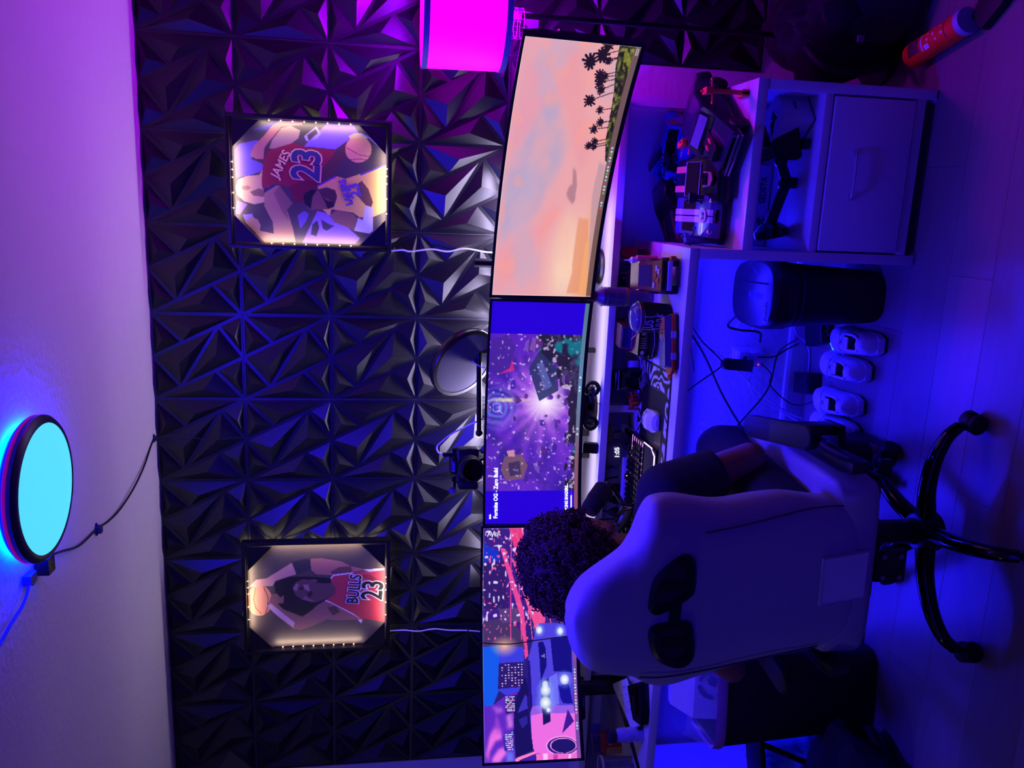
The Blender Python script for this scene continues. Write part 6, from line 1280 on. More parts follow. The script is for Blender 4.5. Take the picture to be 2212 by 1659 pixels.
cable('pale cable running along the skirting to the power strip', [(-.37, -.05, .10), (-.44, -.04, .07), (-.47, -.035, .03), (-.52, -.04, .006), (-.62, -.05, .006)], .0026, M_wcable)
for k, x in enumerate((-.90, -.935, -.98)):
    cable(['pale cable hanging straight down the wall behind the armrest', 'second pale cable hanging by the wall behind the armrest', 'third pale cable hanging by the wall, nearest the chair back'][k], [(x+.10, -.04, .42), (x+.05, -.03, .30), (x, -.03, .16), (x-.02, -.03, .09), (x-.03, -.04, .006)], .0024, M_wcable)
for a, b_, lb in (((-.14, -.20, .704), (-.60, -.02, .46), 'thin cable slanting under the right end of the desk'), ((-.78, -.45, .704), (-.98, -.25, .60), 'thin black cable sagging under the desk edge by the sleeve'), ((-.82, -.5, .704), (-1.02, -.3, .52), 'second thin black cable sagging under the desk edge by the sleeve')):
    m_ = tuple((a[i]+b_[i])/2-(.03 if i == 2 else 0) for i in range(3)); cable(lb, [a, m_, b_], .0018, M_bcable)
o = thing('surge_strip', 'black power strip with tiny white marks on the floor behind the trainers', 'power strip', (-.425, -.125, 0), rz=.3)
B().box((-.045, -.060, 0), (.045, .060, .050), bev=.006, seg=3).obj('body', M_black, o); b_ = B()
for k in range(6): b_.box((-.02+.008*k, -.0605, .018+.004*(k % 3)), (-.017+.008*k, -.0598, .026+.004*(k % 3)))
b_.obj('marks', mat('white_plastic', (225, 222, 230), rough=.35), o, None); B().tube([(-.045, -.045, .004), (-.07, -.06, .004)], .003, 6).obj('green_light', glow('green_glint', (.1, .9, .6), 1.2), o)
o = thing('charger_block', 'black charger block on the floor behind the second trainer', 'charger', (-.625, -.095, 0), rz=.15); B().box((-.040, -.050, 0), (.040, .050, .062), bev=.005).obj('body', M_black, o)
def crumple(b, c, r, n, seed, sc=(1, 1, 1)):
    b.ball(c, r, n, max(6, n*2//3), sc); rr = random.Random(seed)
    for v_ in b.bm.verts:
        k = noise.noise(v_.co*38+Vector((seed, 0, 0)))*.45+rr.uniform(-.12, .12); d = v_.co-Vector(c); v_.co = Vector(c)+d*(1+k)
        v_.co.z = max(v_.co.z, .0006)
    return b
o = thing('crumpled_bag', 'crumpled shiny plastic bag on the floor between the trainers and the chair', 'plastic bag', (-.80, -.485, 0)); crumple(B(), (0, 0, .040), .048, 34, 5, (1.05, 1.0, .85)).obj('bag', mat('shiny_film', (130, 130, 190), rough=.15, spec=.8), o, 10)
o = thing('drink_bottle', 'dark blue bottle lying on the floor under the chair seat', 'bottle', (-.845, -.58, .0365), rot=(PI/2, 0, .15))
B().lathe((0, 0, -.10), [(.030, 0), (.036, .006), (.036, .13), (.030, .155), (.014, .175), (.014, .195)], n=26).obj('bottle', mat('dark_bottle', (30, 34, 80), rough=.2), o, 40); B().lathe((0, 0, -.05), [(.0365, 0), (.0366, .06)], n=26, cap=False).obj('label', mat('dim_label', (60, 60, 110), rough=.5), o, 40)

# ================================================================== LEFT: BIN, CLOTHES; RIGHT: BAG, SNACK TUBE
tb = thing('rubbish_bin', 'large black bin with a mauve rim and a clear liner full of rubbish', 'rubbish bin', (-1.565, -.615, 0), rz=.12)
B().loft([oval(.140, .108, 0, p=5), oval(.145, .113, .01, p=5), oval(.168, .134, .545, p=5)], True, False).loft([oval(.164, .130, .545, p=5), oval(.145, .110, .06, p=5)], False, True).obj('body', M_blackm, tb, 40)
B().loft([oval(.171, .137, .538, p=5), oval(.174, .140, .550, p=5), oval(.170, .136, .573, p=5), oval(.162, .128, .566, p=5)], False, False).obj('rim', mat('mauve_liner_hem', (170, 110, 165), rough=.45), tb, 40)
b_ = B(); b_.loft([oval(.168, .134, .566, p=5), oval(.160, .122, .605, p=4), oval(.12, .09, .655, p=3, dx=-.02)], False, False)
lo_ = b_.obj('liner', mat('clear_liner', (200, 200, 240), rough=.2, alpha=.22, var=.02), tb, 30)
o = thing('takeaway_bag', 'white paper bag with a round dark emblem sticking out of the black bin', 'paper bag', (-1.545, -.615, .405), rot=(-.10, .10, .15))
B().loft([[(-.11, -.07, 0), (.11, -.07, 0), (.11, .07, 0), (-.11, .07, 0)], [(-.12, -.075, .20), (.115, -.07, .215), (.11, .06, .22), (-.115, .065, .20)], [(-.10, -.03, .265), (.10, -.02, .285), (.10, .02, .285), (-.10, .01, .265)]]).obj('bag', mat('white_paper', (200, 200, 225), rough=.7), o, 20)
M_emb = mat('emblem_ink', (30, 30, 110), rough=.6)
b_ = B()
for a0_, a1_ in ((.2, 1.4), (1.7, 3.3), (3.7, 4.6), (4.9, 6.0)):
    n_ = 8; P = []; 
    for i in range(n_+1): a = a0_+(a1_-a0_)*i/n_; P.append((.050*math.cos(a), .050*math.sin(a)))
    for i in range(n_, -1, -1): a = a0_+(a1_-a0_)*i/n_; P.append((.037*math.cos(a), .037*math.sin(a)))
    b_.prism(P, 0, .001, X=(1, 0, 0), Y=(0, -.02, 1), O=(0, -.0765, .150))
b_.prism([(-.018, -.012), (.004, -.018), (.020, .004), (.006, .016), (-.010, .012)], 0, .001, X=(1, 0, 0), Y=(0, -.02, 1), O=(.01, -.0765, .152)); b_.obj('round_emblem', M_emb, o, None)
def heap(name, label, cat, loc, R, H, seed, m, stretch=(1, 1), rz=0, n=46, k1=.30):
    t = thing(name, label, cat, loc, rz); b = B(); b.ball((0, 0, 0), 1, n, n//2, (1, 1, 1))
    for v_ in b.bm.verts:
        d = v_.co.copy(); q = noise.noise(d*1.6+Vector((seed, 2, 1)))*k1+noise.noise(d*4.2+Vector((seed, 5, 3)))*k1*.45+abs(noise.noise(d*8+Vector((seed, 7, 2))))*-.10
        v_.co = Vector((d.x*R*stretch[0]*(1+q), d.y*R*stretch[1]*(1+q), max(.0006, (d.z*.5+.5)*H*(1+q)-.012)))
    b.obj('body', m, t, 60); return t
M_cloth = mat('black_cloth', (12, 12, 18), rough=.9, bump=.4, bscale=120)
heap('clothes_pile', 'heap of black clothes on the floor at the left edge by the black bin', 'clothes', (-1.86, -.86, 0), .26, .24, 11, M_cloth, (1.0, .85))
t = heap('cushion', 'pale teal cushion slumped on the floor behind the black bin', 'cushion', (-1.98, -.48, 0), .17, .30, 23, mat('teal_cloth', (70, 140, 175), rough=.8, bump=.3, bscale=40), (1.0, .8), k1=.14)
o = thing('folding_stool', 'thin black folding legs with a bright pivot at the left edge', 'stool', (-1.90, -.66, 0), rz=.4)
B().tube([(.12, .02, .36), (-.02, -.02, .03), (-.06, -.03, .0115)], .011, 10).tube([(-.10, .01, .34), (.02, .0, .17), (.12, -.02, .0115)], .010, 10).box((-.13, -.06, .345), (.15, .06, .365), bev=.006).obj('frame', M_black, o)
B().ball((.0, -.016, .155), .009, 10, 8).box((-.055, -.035, .04), (-.035, -.02, .075), bev=.003).obj('pivot', M_chrome, o)

bg = heap('backpack', 'black backpack slumped on the floor between the cabinet and the wall', 'backpack', (.615, -.295, 0), .20, .44, 31, M_cloth, (.92, .85), k1=.16)
B().prism(rrect(.20, .20, .05, 5), -.03, .03, X=(.9, -.35, 0), Y=(.1, .2, 1), O=(.02, -.165, .15), bev=.018, seg=3).obj('pocket', mat('black_nylon', (17, 15, 26), rough=.7), bg, 40)
B().tube(spline([(-.10, -.13, .36), (-.16, -.16, .30), (-.17, -.15, .18), (-.13, -.12, .06)], 5), [.012]*16, 8).obj('strap', mat('black_nylon', (17, 15, 26), rough=.7), bg)
B().tube([(.05, -.16, .045), (.10, -.24, .03), (.12, -.27, .028)], .014, 8).obj('buckle_strap', M_black, bg)
b_ = B().box((-.135, -.125, .30), (-.125, -.118, .312)).box((-.09, -.19, .20), (-.07, -.183, .22)); b_.obj('zip_pull', mat('faint_violet_metal', (90, 80, 140), rough=.4), bg)
sn = thing('snack_tube', 'orange red crisp tube lying on the floor by the black backpack', 'crisp tube', (.522, -.605, .0372), rot=(PI/2, 0, .24))
B().lathe((0, 0, -.115), [(.0365, 0), (.0370, .004), (.0370, .226), (.0365, .230)], n=40).obj('tube', mat('tube_orange', (225, 70, 32), rough=.35), sn, 40)
B().lathe((0, 0, .115), [(.0380, -.006), (.0385, 0), (.0385, .010), (.036, .013), (.0, .013)], n=40).obj('lid', mat('lilac_lid', (150, 145, 190), rough=.35), sn, 40)
M_tw = mat('tube_white', (220, 200, 220), rough=.4); M_tp = mat('tube_plum', (90, 25, 60), rough=.4)
def tubepatch(b, a0, a1, z0, z1, R=.0373, n=6):
    P = [[Vector((R*math.cos(a0+(a1-a0)*i/n), R*math.sin(a0+(a1-a0)*i/n), z)) for i in range(n+1)] for z in (z0, z1)]
    for i in range(n): b.quad(P[0][i], P[0][i+1], P[1][i+1], P[1][i])
b_ = B()
for a, z in ((1.15, .055), (1.75, .060), (1.0, .030), (1.45, .026), (1.95, .034), (1.6, .0), (1.2, .004)): tubepatch(b_, a-.09, a+.09, z-.004, z+.004)
tubepatch(b_, .9, 2.3, -.030, -.024); tubepatch(b_, 1.9, 2.3, -.018, .002)
b_.obj('white_spots', M_tw, sn, None)
b_ = B(); tubepatch(b_, .95, 2.15, -.090, -.040); tubepatch(b_, .9, 2.4, .070, .074); b_.obj('plum_patch', M_tp, sn, None)
o = thing('slide_sandal', 'dark sandal with a pale strap at the top right edge of the picture floor', 'sandal', (.640, -.830, 0), rz=.9)
B().prism([(-.045, -.12), (.045, -.12), (.05, .05), (.035, .13), (-.03, .13), (-.05, .05)], 0, .030, X=(1, 0, 0), Y=(0, 1, 0), bev=.008).obj('sole', M_rubber, o, 40)
B().tube(spline([(-.05, .02, .025), (-.035, .02, .065), (.035, .02, .065), (.05, .02, .025)], 5), .014, 8).obj('strap', mat('lilac_strap', (140, 130, 190), rough=.5), o)

# ================================================================== OFFICE CHAIR
ch = thing('office_chair', 'large pale racing style office chair seen from behind, on a black star base', 'office chair', (-.871, -.952, 0), rz=math.radians(3))
M_lea = mat('pale_leatherette', (178, 174, 186), rough=.48, var=.02, bump=.06, bscale=300); M_seam = mat('seam_shadow', (70, 66, 90), rough=.7)
RC = math.radians(7); BO = Vector((-.070, -.215, .42)); UP = Vector((0, -math.sin(RC), math.cos(RC))); FW = Vector((0, math.cos(RC), math.sin(RC)))
def bk(a, b_, y=0.0): return BO+Vector((a, 0, 0))+UP*b_+FW*y
RT = [(-.02, .225), (.022, .259), (.111, .268), (.206, .283), (.296, .278), (.371, .268), (.422, .272), (.496, .287), (.545, .288), (.570, .280), (.591, .252), (.609, .206), (.634, .165), (.67, .139), (.708, .116), (.746, .090), (.768, .055), (.778, .018)]
LT = [(-.02, -.150), (.013, -.169), (.117, -.191), (.251, -.204), (.341, -.214), (.422, -.232), (.467, -.245), (.508, -.253), (.542, -.246), (.58, -.223), (.608, -.200), (.64, -.193), (.677, -.186), (.722, -.168), (.751, -.140), (.767, -.100), (.778, -.038)]
def itp(tab, b_):
    return float(np.interp(b_, [q[0] for q in tab], [q[1] for q in tab]))
bs = [-.02, -.012, 0.0, .02]+[.05+.03*i for i in range(17)]+[.555, .570, .583, .595, .607, .620, .635, .655, .68, .705, .725, .742, .755, .765, .772, .778]
rings = []
for b_ in bs:
    l, r_ = itp(LT, b_), itp(RT, b_)-.034; c, w_ = (l+r_)/2, (r_-l)/2; e = min(1, max(.0, (b_+.02)/.05))**.5*min(1, max(0, (.785-b_)/.07))**.5; th_ = .105*(.35+.65*e); y0 = .05*(1-(.35+.65*e))
    q = []
    for i in range(44):
        a = 2*PI*i/44; s = math.copysign(abs(math.cos(a))**.42, math.cos(a)); yy = math.copysign(abs(math.sin(a))**.62, math.sin(a))
        bend = .30*max(0, abs(s)*w_-.17)+.012*s*s
        q.append(bk(c+w_*s, b_, y0+th_*(.5+.5*yy)+bend))
    rings.append(q)
bo = B().loft(rings); me = bo.mesh('backrest', M_lea, 60); back = link('backrest', me, ch); sb = back.modifiers.new('sub', 'SUBSURF'); sb.levels = 1; sb.render_levels = 1
def seam(pts, nm='seam'): B().tube([bk(a, b_, y) for a, b_, y in pts], .0022, 6).obj(nm, M_seam, back)
seam(spline([(.176, .453, .0065), (.186, .37, .0075), (.196, .30, .010), (.207, .23, .0135), (.217, .161, .017), (.218, .08, .021), (.211, .025, .025)], 4))
seam(spline([(-.186, .600, .016), (-.190, .534, .011), (-.186, .421, .013), (-.178, .33, .014), (-.166, .20, .0145), (-.158, .10, .016)], 4))
HR = [(-.010, .592), (.005, .598), (.065, .591), (.090, .572), (.127, .521), (.128, .496), (.112, .479), (.041, .475), (.018, .482), (-.018, .559), (-.018, .580)]
HL = [(-.041, .545), (-.040, .490), (-.050, .477), (-.116, .465), (-.148, .468), (-.166, .495), (-.158, .53), (-.135, .569), (-.103, .584), (-.06, .594), (-.044, .581)]
def rnd(P, k=3):
    P = [Vector((p_[0], p_[1], 0)) for p_ in P]
    for _ in range(k):
        P = [q for i in range(len(P)) for q in (P[i]*.75+P[(i+1) % len(P)]*.25, P[i]*.25+P[(i+1) % len(P)]*.75)]
    return [(p_.x, p_.y) for p_ in P]
for P in (HR, HL):
    P = rnd(P, 2); cx = sum(q[0] for q in P)/len(P); cy = sum(q[1] for q in P)/len(P); I = [(cx+(x-cx)*.66, cy+(y_-cy)*.66) for x, y_ in P]; M_ = [(cx+(x-cx)*.86, cy+(y_-cy)*.86) for x, y_ in P]
    b = B(); R3 = [[b.v(bk(x, y_, d)) for x, y_ in Q] for Q, d in ((P, .006), (P, -.004), (M_, -.010), (I, -.006), (I, .004))]; n = len(P)
    for A_, C_ in zip(R3, R3[1:]):
        for i in range(n): b.bm.faces.new((A_[i], A_[(i+1) % n], C_[(i+1) % n], C_[i]))
    b.obj('slot_frame', M_black, back, 45)
    b = B(); b.bm.faces.new([b.v(bk(x, y_, -.0015)) for x, y_ in [(cx+(x-cx)*.68, cy+(y_-cy)*.68) for x, y_ in P]]); b.obj('slot_inside', mat('slot_dark', (26, 24, 44), rough=.6), back, None)
    B().loft([[bk(cx-.012+dx, cy-.045, -.002), bk(cx+.012+dx, cy-.045, -.002), bk(cx+.012+dx, cy-.045, -.005), bk(cx-.012+dx, cy-.045, -.005)] for dx in (0,)]+[[bk(cx-.004, cy+.045, -.002), bk(cx+.020, cy+.045, -.002), bk(cx+.020, cy+.045, -.005), bk(cx-.004, cy+.045, -.005)]]).obj('strap', M_black, back, None)
B().loft([[bk(-.050, .512, .003), bk(-.050, .540, .003), bk(-.050, .540, -.006), bk(-.050, .512, -.006)], [bk(.004, .512, .003), bk(.004, .540, .003), bk(.004, .540, -.006), bk(.004, .512, -.006)]]).obj('slot_bridge', M_black, back, None)
fl_p = [(.089, .122), (.100, -.010), (-.026, -.008), (-.037, .121)]
B().loft([[bk(a, b_, .004) for a, b_ in fl_p], [bk(a, b_, -.006) for a, b_ in fl_p]]).obj('flap', mat('flap_leatherette', (225, 222, 230), rough=.35), back, None)
B().tube([bk(a, b_, -.006) for a, b_ in (fl_p[2], fl_p[3], fl_p[0], fl_p[1])], .0022, 6).obj('flap_piping', M_lea, back)
B().cyl((-.190, -.12, .420), (-.197, -.13, .365), .010, n=12).obj('hinge_bolt', M_chrome, ch)
# seat
rings = []
for y_, w_, z0, z1 in ((-.205, .200, .395, .450), (-.19, .235, .372, .478), (-.10, .250, .365, .495), (.10, .262, .365, .495), (.28, .260, .368, .495), (.335, .250, .38, .485), (.352, .22, .40, .46)):
    q = []
    for i in range(36):
        a = 2*PI*i/36; s = math.copysign(abs(math.cos(a))**.35, math.cos(a)); t_ = math.copysign(abs(math.sin(a))**.5, math.sin(a)); z = (z0+z1)/2+(z1-z0)/2*t_
        if t_ > 0: z += .048*max(0, (abs(s)-.62)/.38)
        q.append((-.022+w_*s, y_, z))
    rings.append(q)
B().loft(rings).obj('seat', M_lea, ch, 60)
B().box((-.255, -.16, .352), (.215, .26, .372), bev=.006).obj('seat_pan', M_black, ch)
for s in (-1, 1):
    x = -.022+s*.310
    pad = B().prism(rrect(.062, .40, .028, 5), -.016, .014, X=(1, .13*s, 0), Y=(-.13*s, 1, -.02), O=(x+.004*s, .012, .565), bev=.010, seg=3).obj('armrest_pad', M_rubber, ch, 50)
    B().box((x-.035, .01, .365), (x+.020, .10, .385), bev=.004).box((x-.012, .025, .375), (x+.018, .085, .552), bev=.006).box((x-.10*(s > 0), .02, .355), (x+.10*(s < 0), .09, .375), bev=.004).obj('armrest_post', M_black, ch)
    B().prism([(-.13, -.030), (.10, -.034), (.13, -.010), (.12, .018), (-.10, .042), (-.145, .030)], -.016, .016, X=(0, 1, 0), Y=(0, 0, 1), O=(-.022+s*.272, -.085, .455), bev=.008).obj('hinge_cover', M_black, ch, 40)
B().tube([(.262, -.19, .47), (.268, -.09, .472), (.270, .02, .455)], .006, 8).obj('recline_lever', mat('brown_lit_lever', (95, 70, 60), rough=.35), ch)
# mechanism, gas lift, base
B().box((-.13, -.14, .335), (.09, .12, .352), bev=.003).box((-.085, -.10, .295), (.045, .09, .338), bev=.006).obj('mechanism', M_black, ch)
pb = B().box((-.078, -.166, .262), (.010, -.152, .350), bev=.002).obj('bolt_plate', M_black, ch)
for x in (-.064, -.006):
    for z in (.282, .330): B().cyl((x, -.166, z), (x, -.173, z), .0075, n=6).obj('bolt', M_steel, pb)
B().tube(spline([(.03, -.02, .325), (.12, -.03, .318), (.17, -.03, .30), (.20, -.035, .275)], 4), .006, 8).box((.175, -.05, .25), (.225, -.028, .285), bev=.006).obj('tilt_lever', M_black, ch)
B().cyl((0, 0, .13), (0, 0, .30), .034, n=28).cyl((0, 0, .09), (0, 0, .15), .040, .037, n=28).obj('gas_lift', M_black, ch, 35)
B().lathe((0, 0, .06), [(.03, 0), (.058, .008), (.062, .045), (.050, .066), (.038, .07)], n=32).obj('hub', M_black, ch, 40)
A0 = math.atan2(-.99+.952, -.547+.871)-math.radians(3)
for k in range(5):
    a = A0+k*2*PI/5; d = Vector((math.cos(a), math.sin(a), 0))
    P = spline([d*.045+Vector((0, 0, .100)), d*.13+Vector((0, 0, .118)), d*.22+Vector((0, 0, .118)), d*.29+Vector((0, 0, .098)), d*.326+Vector((0, 0, .066))], 6)
    leg = B().tube(P, [.027-.011*i/(len(P)-1) for i in range(len(P))], 12).obj('leg', M_blackg, ch)
    sv = Vector((-d.y, d.x, 0)); c = d*.336
    cs = B()
    for s in (-1, 1): cs.lathe(c+sv*(s*.016)+Vector((0, 0, .0285)), [(.012, -.011), (.025, -.011), (.0285, -.007), (.0285, .007), (.025, .011), (.012, .011)], axis=sv, n=22)
    cs.ball(c+Vector((0, 0, .045)), .024, 14, 8, (1, 1, .7)).cyl(c+Vector((0, 0, .045)), d*.326+Vector((0, 0, .068)), .008, n=10)
    cs.obj('caster', M_rubber, leg)

# ================================================================== PERSON AT THE DESK
pr = thing('person', 'person with big curly hair and glasses in a dark tee sitting in the pale chair', 'person', (-.92, -.95, .5))
PO = Vector((-.92, -.95, .5))
def caps(b, chain):
    """tapered capsules along a chain of (point, radius)"""
    for (p0, r0), (p1, r1) in zip(chain, chain[1:]):
        p0, p1 = Vector(p0)-PO, Vector(p1)-PO; b.cyl(p0, p1, r0, r1, n=16)
    for p0, r0 in chain: b.ball(Vector(p0)-PO, r0, 16, 10)
    return b
def remesh(o, vox, sm=4, name=None, m=None):
    r = o.modifiers.new('r', 'REMESH'); r.mode = 'VOXEL'; r.voxel_size = vox; r.use_smooth_shade = True
    s = o.modifiers.new('s', 'SMOOTH'); s.factor = .5; s.iterations = sm
    dg = bpy.context.evaluated_depsgraph_get(); me = bpy.data.meshes.new_from_object(o.evaluated_get(dg)); old = o.data; o.modifiers.clear(); o.data = me; bpy.data.meshes.remove(old)
    me.name = name or me.name
    me.polygons.foreach_set('use_smooth', [True]*len(me.polygons))
    me.materials.clear(); me.materials.append(m)
    return o
M_skin = mat('brown_skin', (150, 98, 80), rough=.5, var=.04)
hd = Vector((math.sin(.62), math.cos(.62), 0)); hr = Vector((hd.y, -hd.x, 0)); HC = Vector((-.945, -.868, 1.095))
def H(f_, r_, z): return tuple(HC+hd*f_+hr*r_+Vector((0, 0, z)))
b = B()
caps(b, [((-.90, -.98, .53), .115), ((-.91, -.965, .64), .118), ((-.925, -.935, .78), .120), ((-.935, -.92, .86), .100)])
caps(b, [((-.935, -.918, .88), .075), ((-.94, -.905, .935), .056), ((-.945, -.885, 1.02), .054)])
SR, SL, ER, EL = (-.770, -.885, .855), (-1.100, -.93, .860), (-.680, -.845, .600), (-1.335, -.87, .600)
WR, WL = (-.93, -.60, .772), (-1.18, -.585, .772)
for S_, E_, W_, s in ((SR, ER, WR, 1), (SL, EL, WL, -1)):
    caps(b, [((-.935, -.92, .885), .062), (S_, .064), (tuple(Vector(S_).lerp(Vector(E_), .5)), .052), (E_, .044)]); caps(b, [(E_, .044), (tuple(Vector(E_).lerp(Vector(W_), .3)), .042), (W_, .027)])
    d = (Vector(W_)-Vector(E_)).normalized(); d = Vector((d.x, d.y, d.z*.1)).normalized(); sd_ = Vector((d.y, -d.x, 0)); P0 = Vector(W_)
    caps(b, [(tuple(P0), .026), (tuple(P0+d*.045+sd_*.012), .022), (tuple(P0+d*.085+sd_*.022), .017)]); caps(b, [(tuple(P0+d*.02), .024), (tuple(P0+d*.085-sd_*.022), .016)]); caps(b, [(tuple(P0+d*.03), .024), (tuple(P0+d*.088), .018)])
    for i, (o_, L) in enumerate(((-.027, .062), (-.009, .074), (.010, .070), (.027, .056))):
        k = P0+d*.090+sd_*o_; caps(b, [(tuple(k), .0098), (tuple(k+d*L*.45+sd_*o_*.15+Vector((0, 0, .010))), .0090), (tuple(k+d*L*.8+sd_*o_*.2+Vector((0, 0, -.002))), .0082), (tuple(k+d*L+sd_*o_*.2+Vector((0, 0, -.014))), .0075)])
    th_ = -sd_*s; caps(b, [(tuple(P0+d*.025+th_*.020), .013), (tuple(P0+d*.055+th_*.042), .011), (tuple(P0+d*.085+th_*.046+Vector((0, 0, -.010))), .0088)])
for s, kx in ((1, -.735), (-1, -1.06)):
    caps(b, [((-.905+.085*s, -.97, .545), .092), ((kx, -.595, .575), .066), ((kx-.01*s, -.56, .33), .050), ((kx-.02*s, -.585, .085), .036)]); caps(b, [((kx-.02*s, -.60, .050), .036), ((kx-.02*s, -.47, .036), .030)])
b.ball(Vector(H(-.012, 0, .02))-PO, 1, 24, 16, (.078, .096, .102), rot=(0, 0, -.62)); b.ball(Vector(H(.035, 0, -.045))-PO, 1, 20, 14, (.062, .062, .070), rot=(0, 0, -.62)); caps(b, [(H(.07, 0, -.098), .026), (H(.045, .035, -.085), .026), (H(-.005, .058, -.055), .022)]); caps(b, [(H(.07, 0, -.098), .026), (H(.045, -.035, -.085), .026), (H(-.005, -.058, -.055), .022)])
caps(b, [(H(.088, 0, .010), .010), (H(.112, 0, -.030), .014)]); caps(b, [(H(.095, .012, -.034), .010), (H(.095, -.012, -.034), .010)]); caps(b, [(H(.090, .018, -.066), .008), (H(.096, 0, -.064), .009), (H(.090, -.018, -.066), .008)])
for s in (-1, 1): b.ball(Vector(H(-.010, .080*s, -.010))-PO, 1, 12, 8, (.010, .022, .033), rot=(0, 0, -.62+.2*s))
body = remesh(b.obj('body', M_skin, pr, None, fix=False), .0065, 5, 'body', M_skin)
M_eye = mat('eye_white', (225, 222, 220), rough=.2)
for s in (-1, 1):
    e_ = B().ball(Vector(H(.074, .031*s, .006))-PO, .0125, 14, 10).obj('eye', M_eye, pr); B().ball(Vector(H(.0835, .032*s, .006))-PO, .0055, 10, 8).obj('iris', M_pblack, e_)
    B().tube([Vector(H(.086, .015*s, .028))-PO, Vector(H(.084, .034*s, .033))-PO, Vector(H(.070, .050*s, .027))-PO], .0040, 6).obj('eyebrow', M_pblack, pr)
B().tube([Vector(H(.0955, .020, -.0655))-PO, Vector(H(.1035, 0, -.0635))-PO, Vector(H(.0955, -.020, -.0655))-PO], .0022, 6).obj('mouth', mat('lip_dark', (90, 45, 45), rough=.5), pr)
b = B(); r_ = random.Random(9)
for k in range(900):
    a = r_.uniform(-1.9, 1.9); z = r_.uniform(-.118, -.050)-.0*abs(a); rad = .070+.018*math.cos(a)-.0*z; c = Vector(H(.012+rad*math.cos(a)*.92, rad*math.sin(a)*.86, z+.03*(abs(a) > 1.2)))-PO
    if math.cos(a) > .9 and z > -.072: continue
    d = Vector((r_.uniform(-1, 1), r_.uniform(-1, 1), r_.uniform(-1, .2)))*.006; b.tri(c-d*.4+Vector((.0012, 0, 0)), c-d*.4-Vector((.0012, 0, 0)), c+d)
bd = b.obj('beard', mat('beard_black', (20, 13, 14), rough=.9), pr, None, fix=False)
# tee shirt and trousers
M_tee = mat('dark_tee', (28, 24, 46), rough=.85, bump=.25, bscale=90); M_trs = mat('dark_joggers', (34, 30, 48), rough=.85, bump=.2, bscale=90)
b = B(); caps(b, [((-.90, -.98, .56), .130), ((-.91, -.965, .66), .132), ((-.925, -.94, .78), .136), ((-.935, -.925, .86), .112), ((-.938, -.918, .885), .085)])
for S_, E_ in ((SR, ER), (SL, EL)):
    m_ = Vector(S_).lerp(Vector(E_), .30); q = Vector(S_).lerp(Vector(E_), .60)
    caps(b, [((-.935, -.92, .88), .080), (S_, .086), (tuple(m_), .077)]); p0, p1 = m_-PO, q-PO; b.cyl(p0, p1, .077, .070, n=20)
tee = remesh(b.obj('tee_shirt', M_tee, pr, None, fix=False), .0075, 5, 'tee_shirt', M_tee)
b = B()
for s, kx in ((1, -.735), (-1, -1.06)): caps(b, [((-.905+.085*s, -.975, .555), .112), ((kx, -.600, .578), .082), ((kx-.01*s, -.565, .33), .066), ((kx-.02*s, -.585, .10), .052)])
caps(b, [((-.90, -.98, .55), .125), ((-.91, -.97, .60), .126)])
tr_ = remesh(b.obj('joggers', M_trs, pr, None, fix=False), .0085, 5, 'joggers', M_trs)
for s, kx in ((1, -.735), (-1, -1.06)):
    B().loft([[Vector(q)+Vector((kx-.02*s, -.53, 0))-PO for q in oval(.040+g_, .105+g_, z)] for z, g_ in ((0.001, 0), (.02, .004), (.05, -.004), (.075, -.018))]).obj('shoe', M_black, pr, 50)
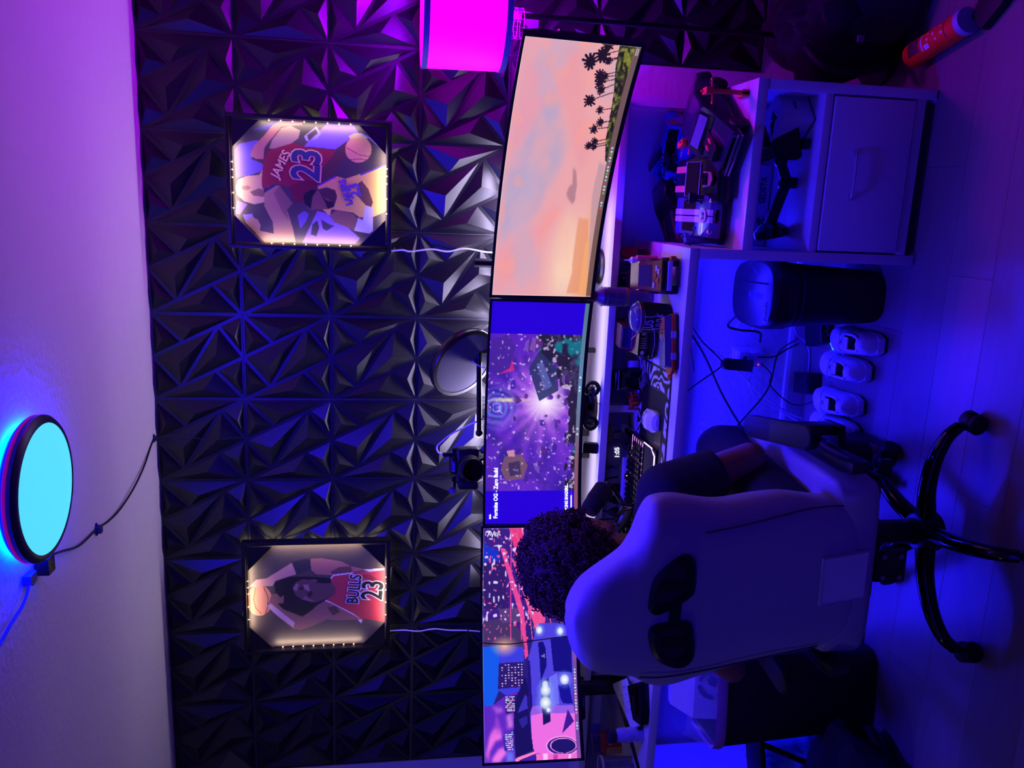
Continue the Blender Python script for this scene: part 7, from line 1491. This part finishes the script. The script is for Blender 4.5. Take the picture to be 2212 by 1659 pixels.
# hair: a cap of small coiled curls
M_hair = mat('dark_curly_hair', (84, 52, 46), rough=.75, var=.2, vscale=60)
HO = Vector((-.968, -.898, 1.125)); HRAD = Vector((.150, .150, .138)); b = B(); r_ = random.Random(3)
b.ball(HO-PO, 1, 40, 26, HRAD*.90)
for v_ in b.bm.verts:
    d = v_.co-(HO-PO); v_.co = HO-PO+d*(1+.16*noise.noise(d*42))
    f_ = (v_.co+PO-HC)
    if f_.dot(hd) > .045: v_.co -= hd*(f_.dot(hd)-.045)
cnt = 0
while cnt < 1500:
    z = r_.uniform(-1, 1); a = r_.uniform(0, 2*PI); d = Vector((math.sqrt(1-z*z)*math.cos(a), math.sqrt(1-z*z)*math.sin(a), z)); p_ = HO+Vector((d.x*HRAD.x, d.y*HRAD.y, d.z*HRAD.z))*r_.uniform(.86, 1.0)
    f_ = p_-HC
    if f_.dot(hd) > .060+.02*r_.random() and f_.z < .075: continue
    if f_.dot(hd) > .0 and f_.z < -.01: continue
    if f_.z < -.105: continue
    cnt += 1; ax_ = (d+Vector((r_.uniform(-1, 1), r_.uniform(-1, 1), r_.uniform(-1, 1)))*.55).normalized(); x_, y_, _ = frame_of(ax_); R_ = r_.uniform(.0050, .0088); L = r_.uniform(.016, .034); n = 15; tw = r_.uniform(1.6, 2.8)*2*PI
    b.tube([p_-PO+ax_*(L*(i/n-.35))+(x_*math.cos(tw*i/n)+y_*math.sin(tw*i/n))*R_ for i in range(n+1)], r_.uniform(.0015, .0024), 4)
o = b.obj('hair', M_hair, pr, 60, fix=False)
# glasses
M_gl = mat('glasses_black', (14, 13, 20), rough=.3)
gl_ = B()
for s in (-1, 1):
    gl_.loft([[Vector(H(f_, r_s*s, z_))-PO+Vector((0, 0, dz))+hr*dx for dx, dz in ((-.002, -.008), (.002, -.008), (.002, .008), (-.002, .008))] for f_, r_s, z_ in ((.098, .066, .016), (.05, .082, .006), (-.015, .088, -.012))])
    gl_.tube([Vector(H(.100-.010*abs(math.cos(t_)), s*(.034+.027*math.cos(t_)), .006+.019*math.sin(t_)))-PO for t_ in np.linspace(0, 2*PI, 21)[:-1]], .0032, 6, closed=True)
gl_.tube([Vector(H(.102, -.010, .012))-PO, Vector(H(.106, 0, .014))-PO, Vector(H(.102, .010, .012))-PO], .003, 6)
gl_.obj('glasses', M_gl, pr, 30)
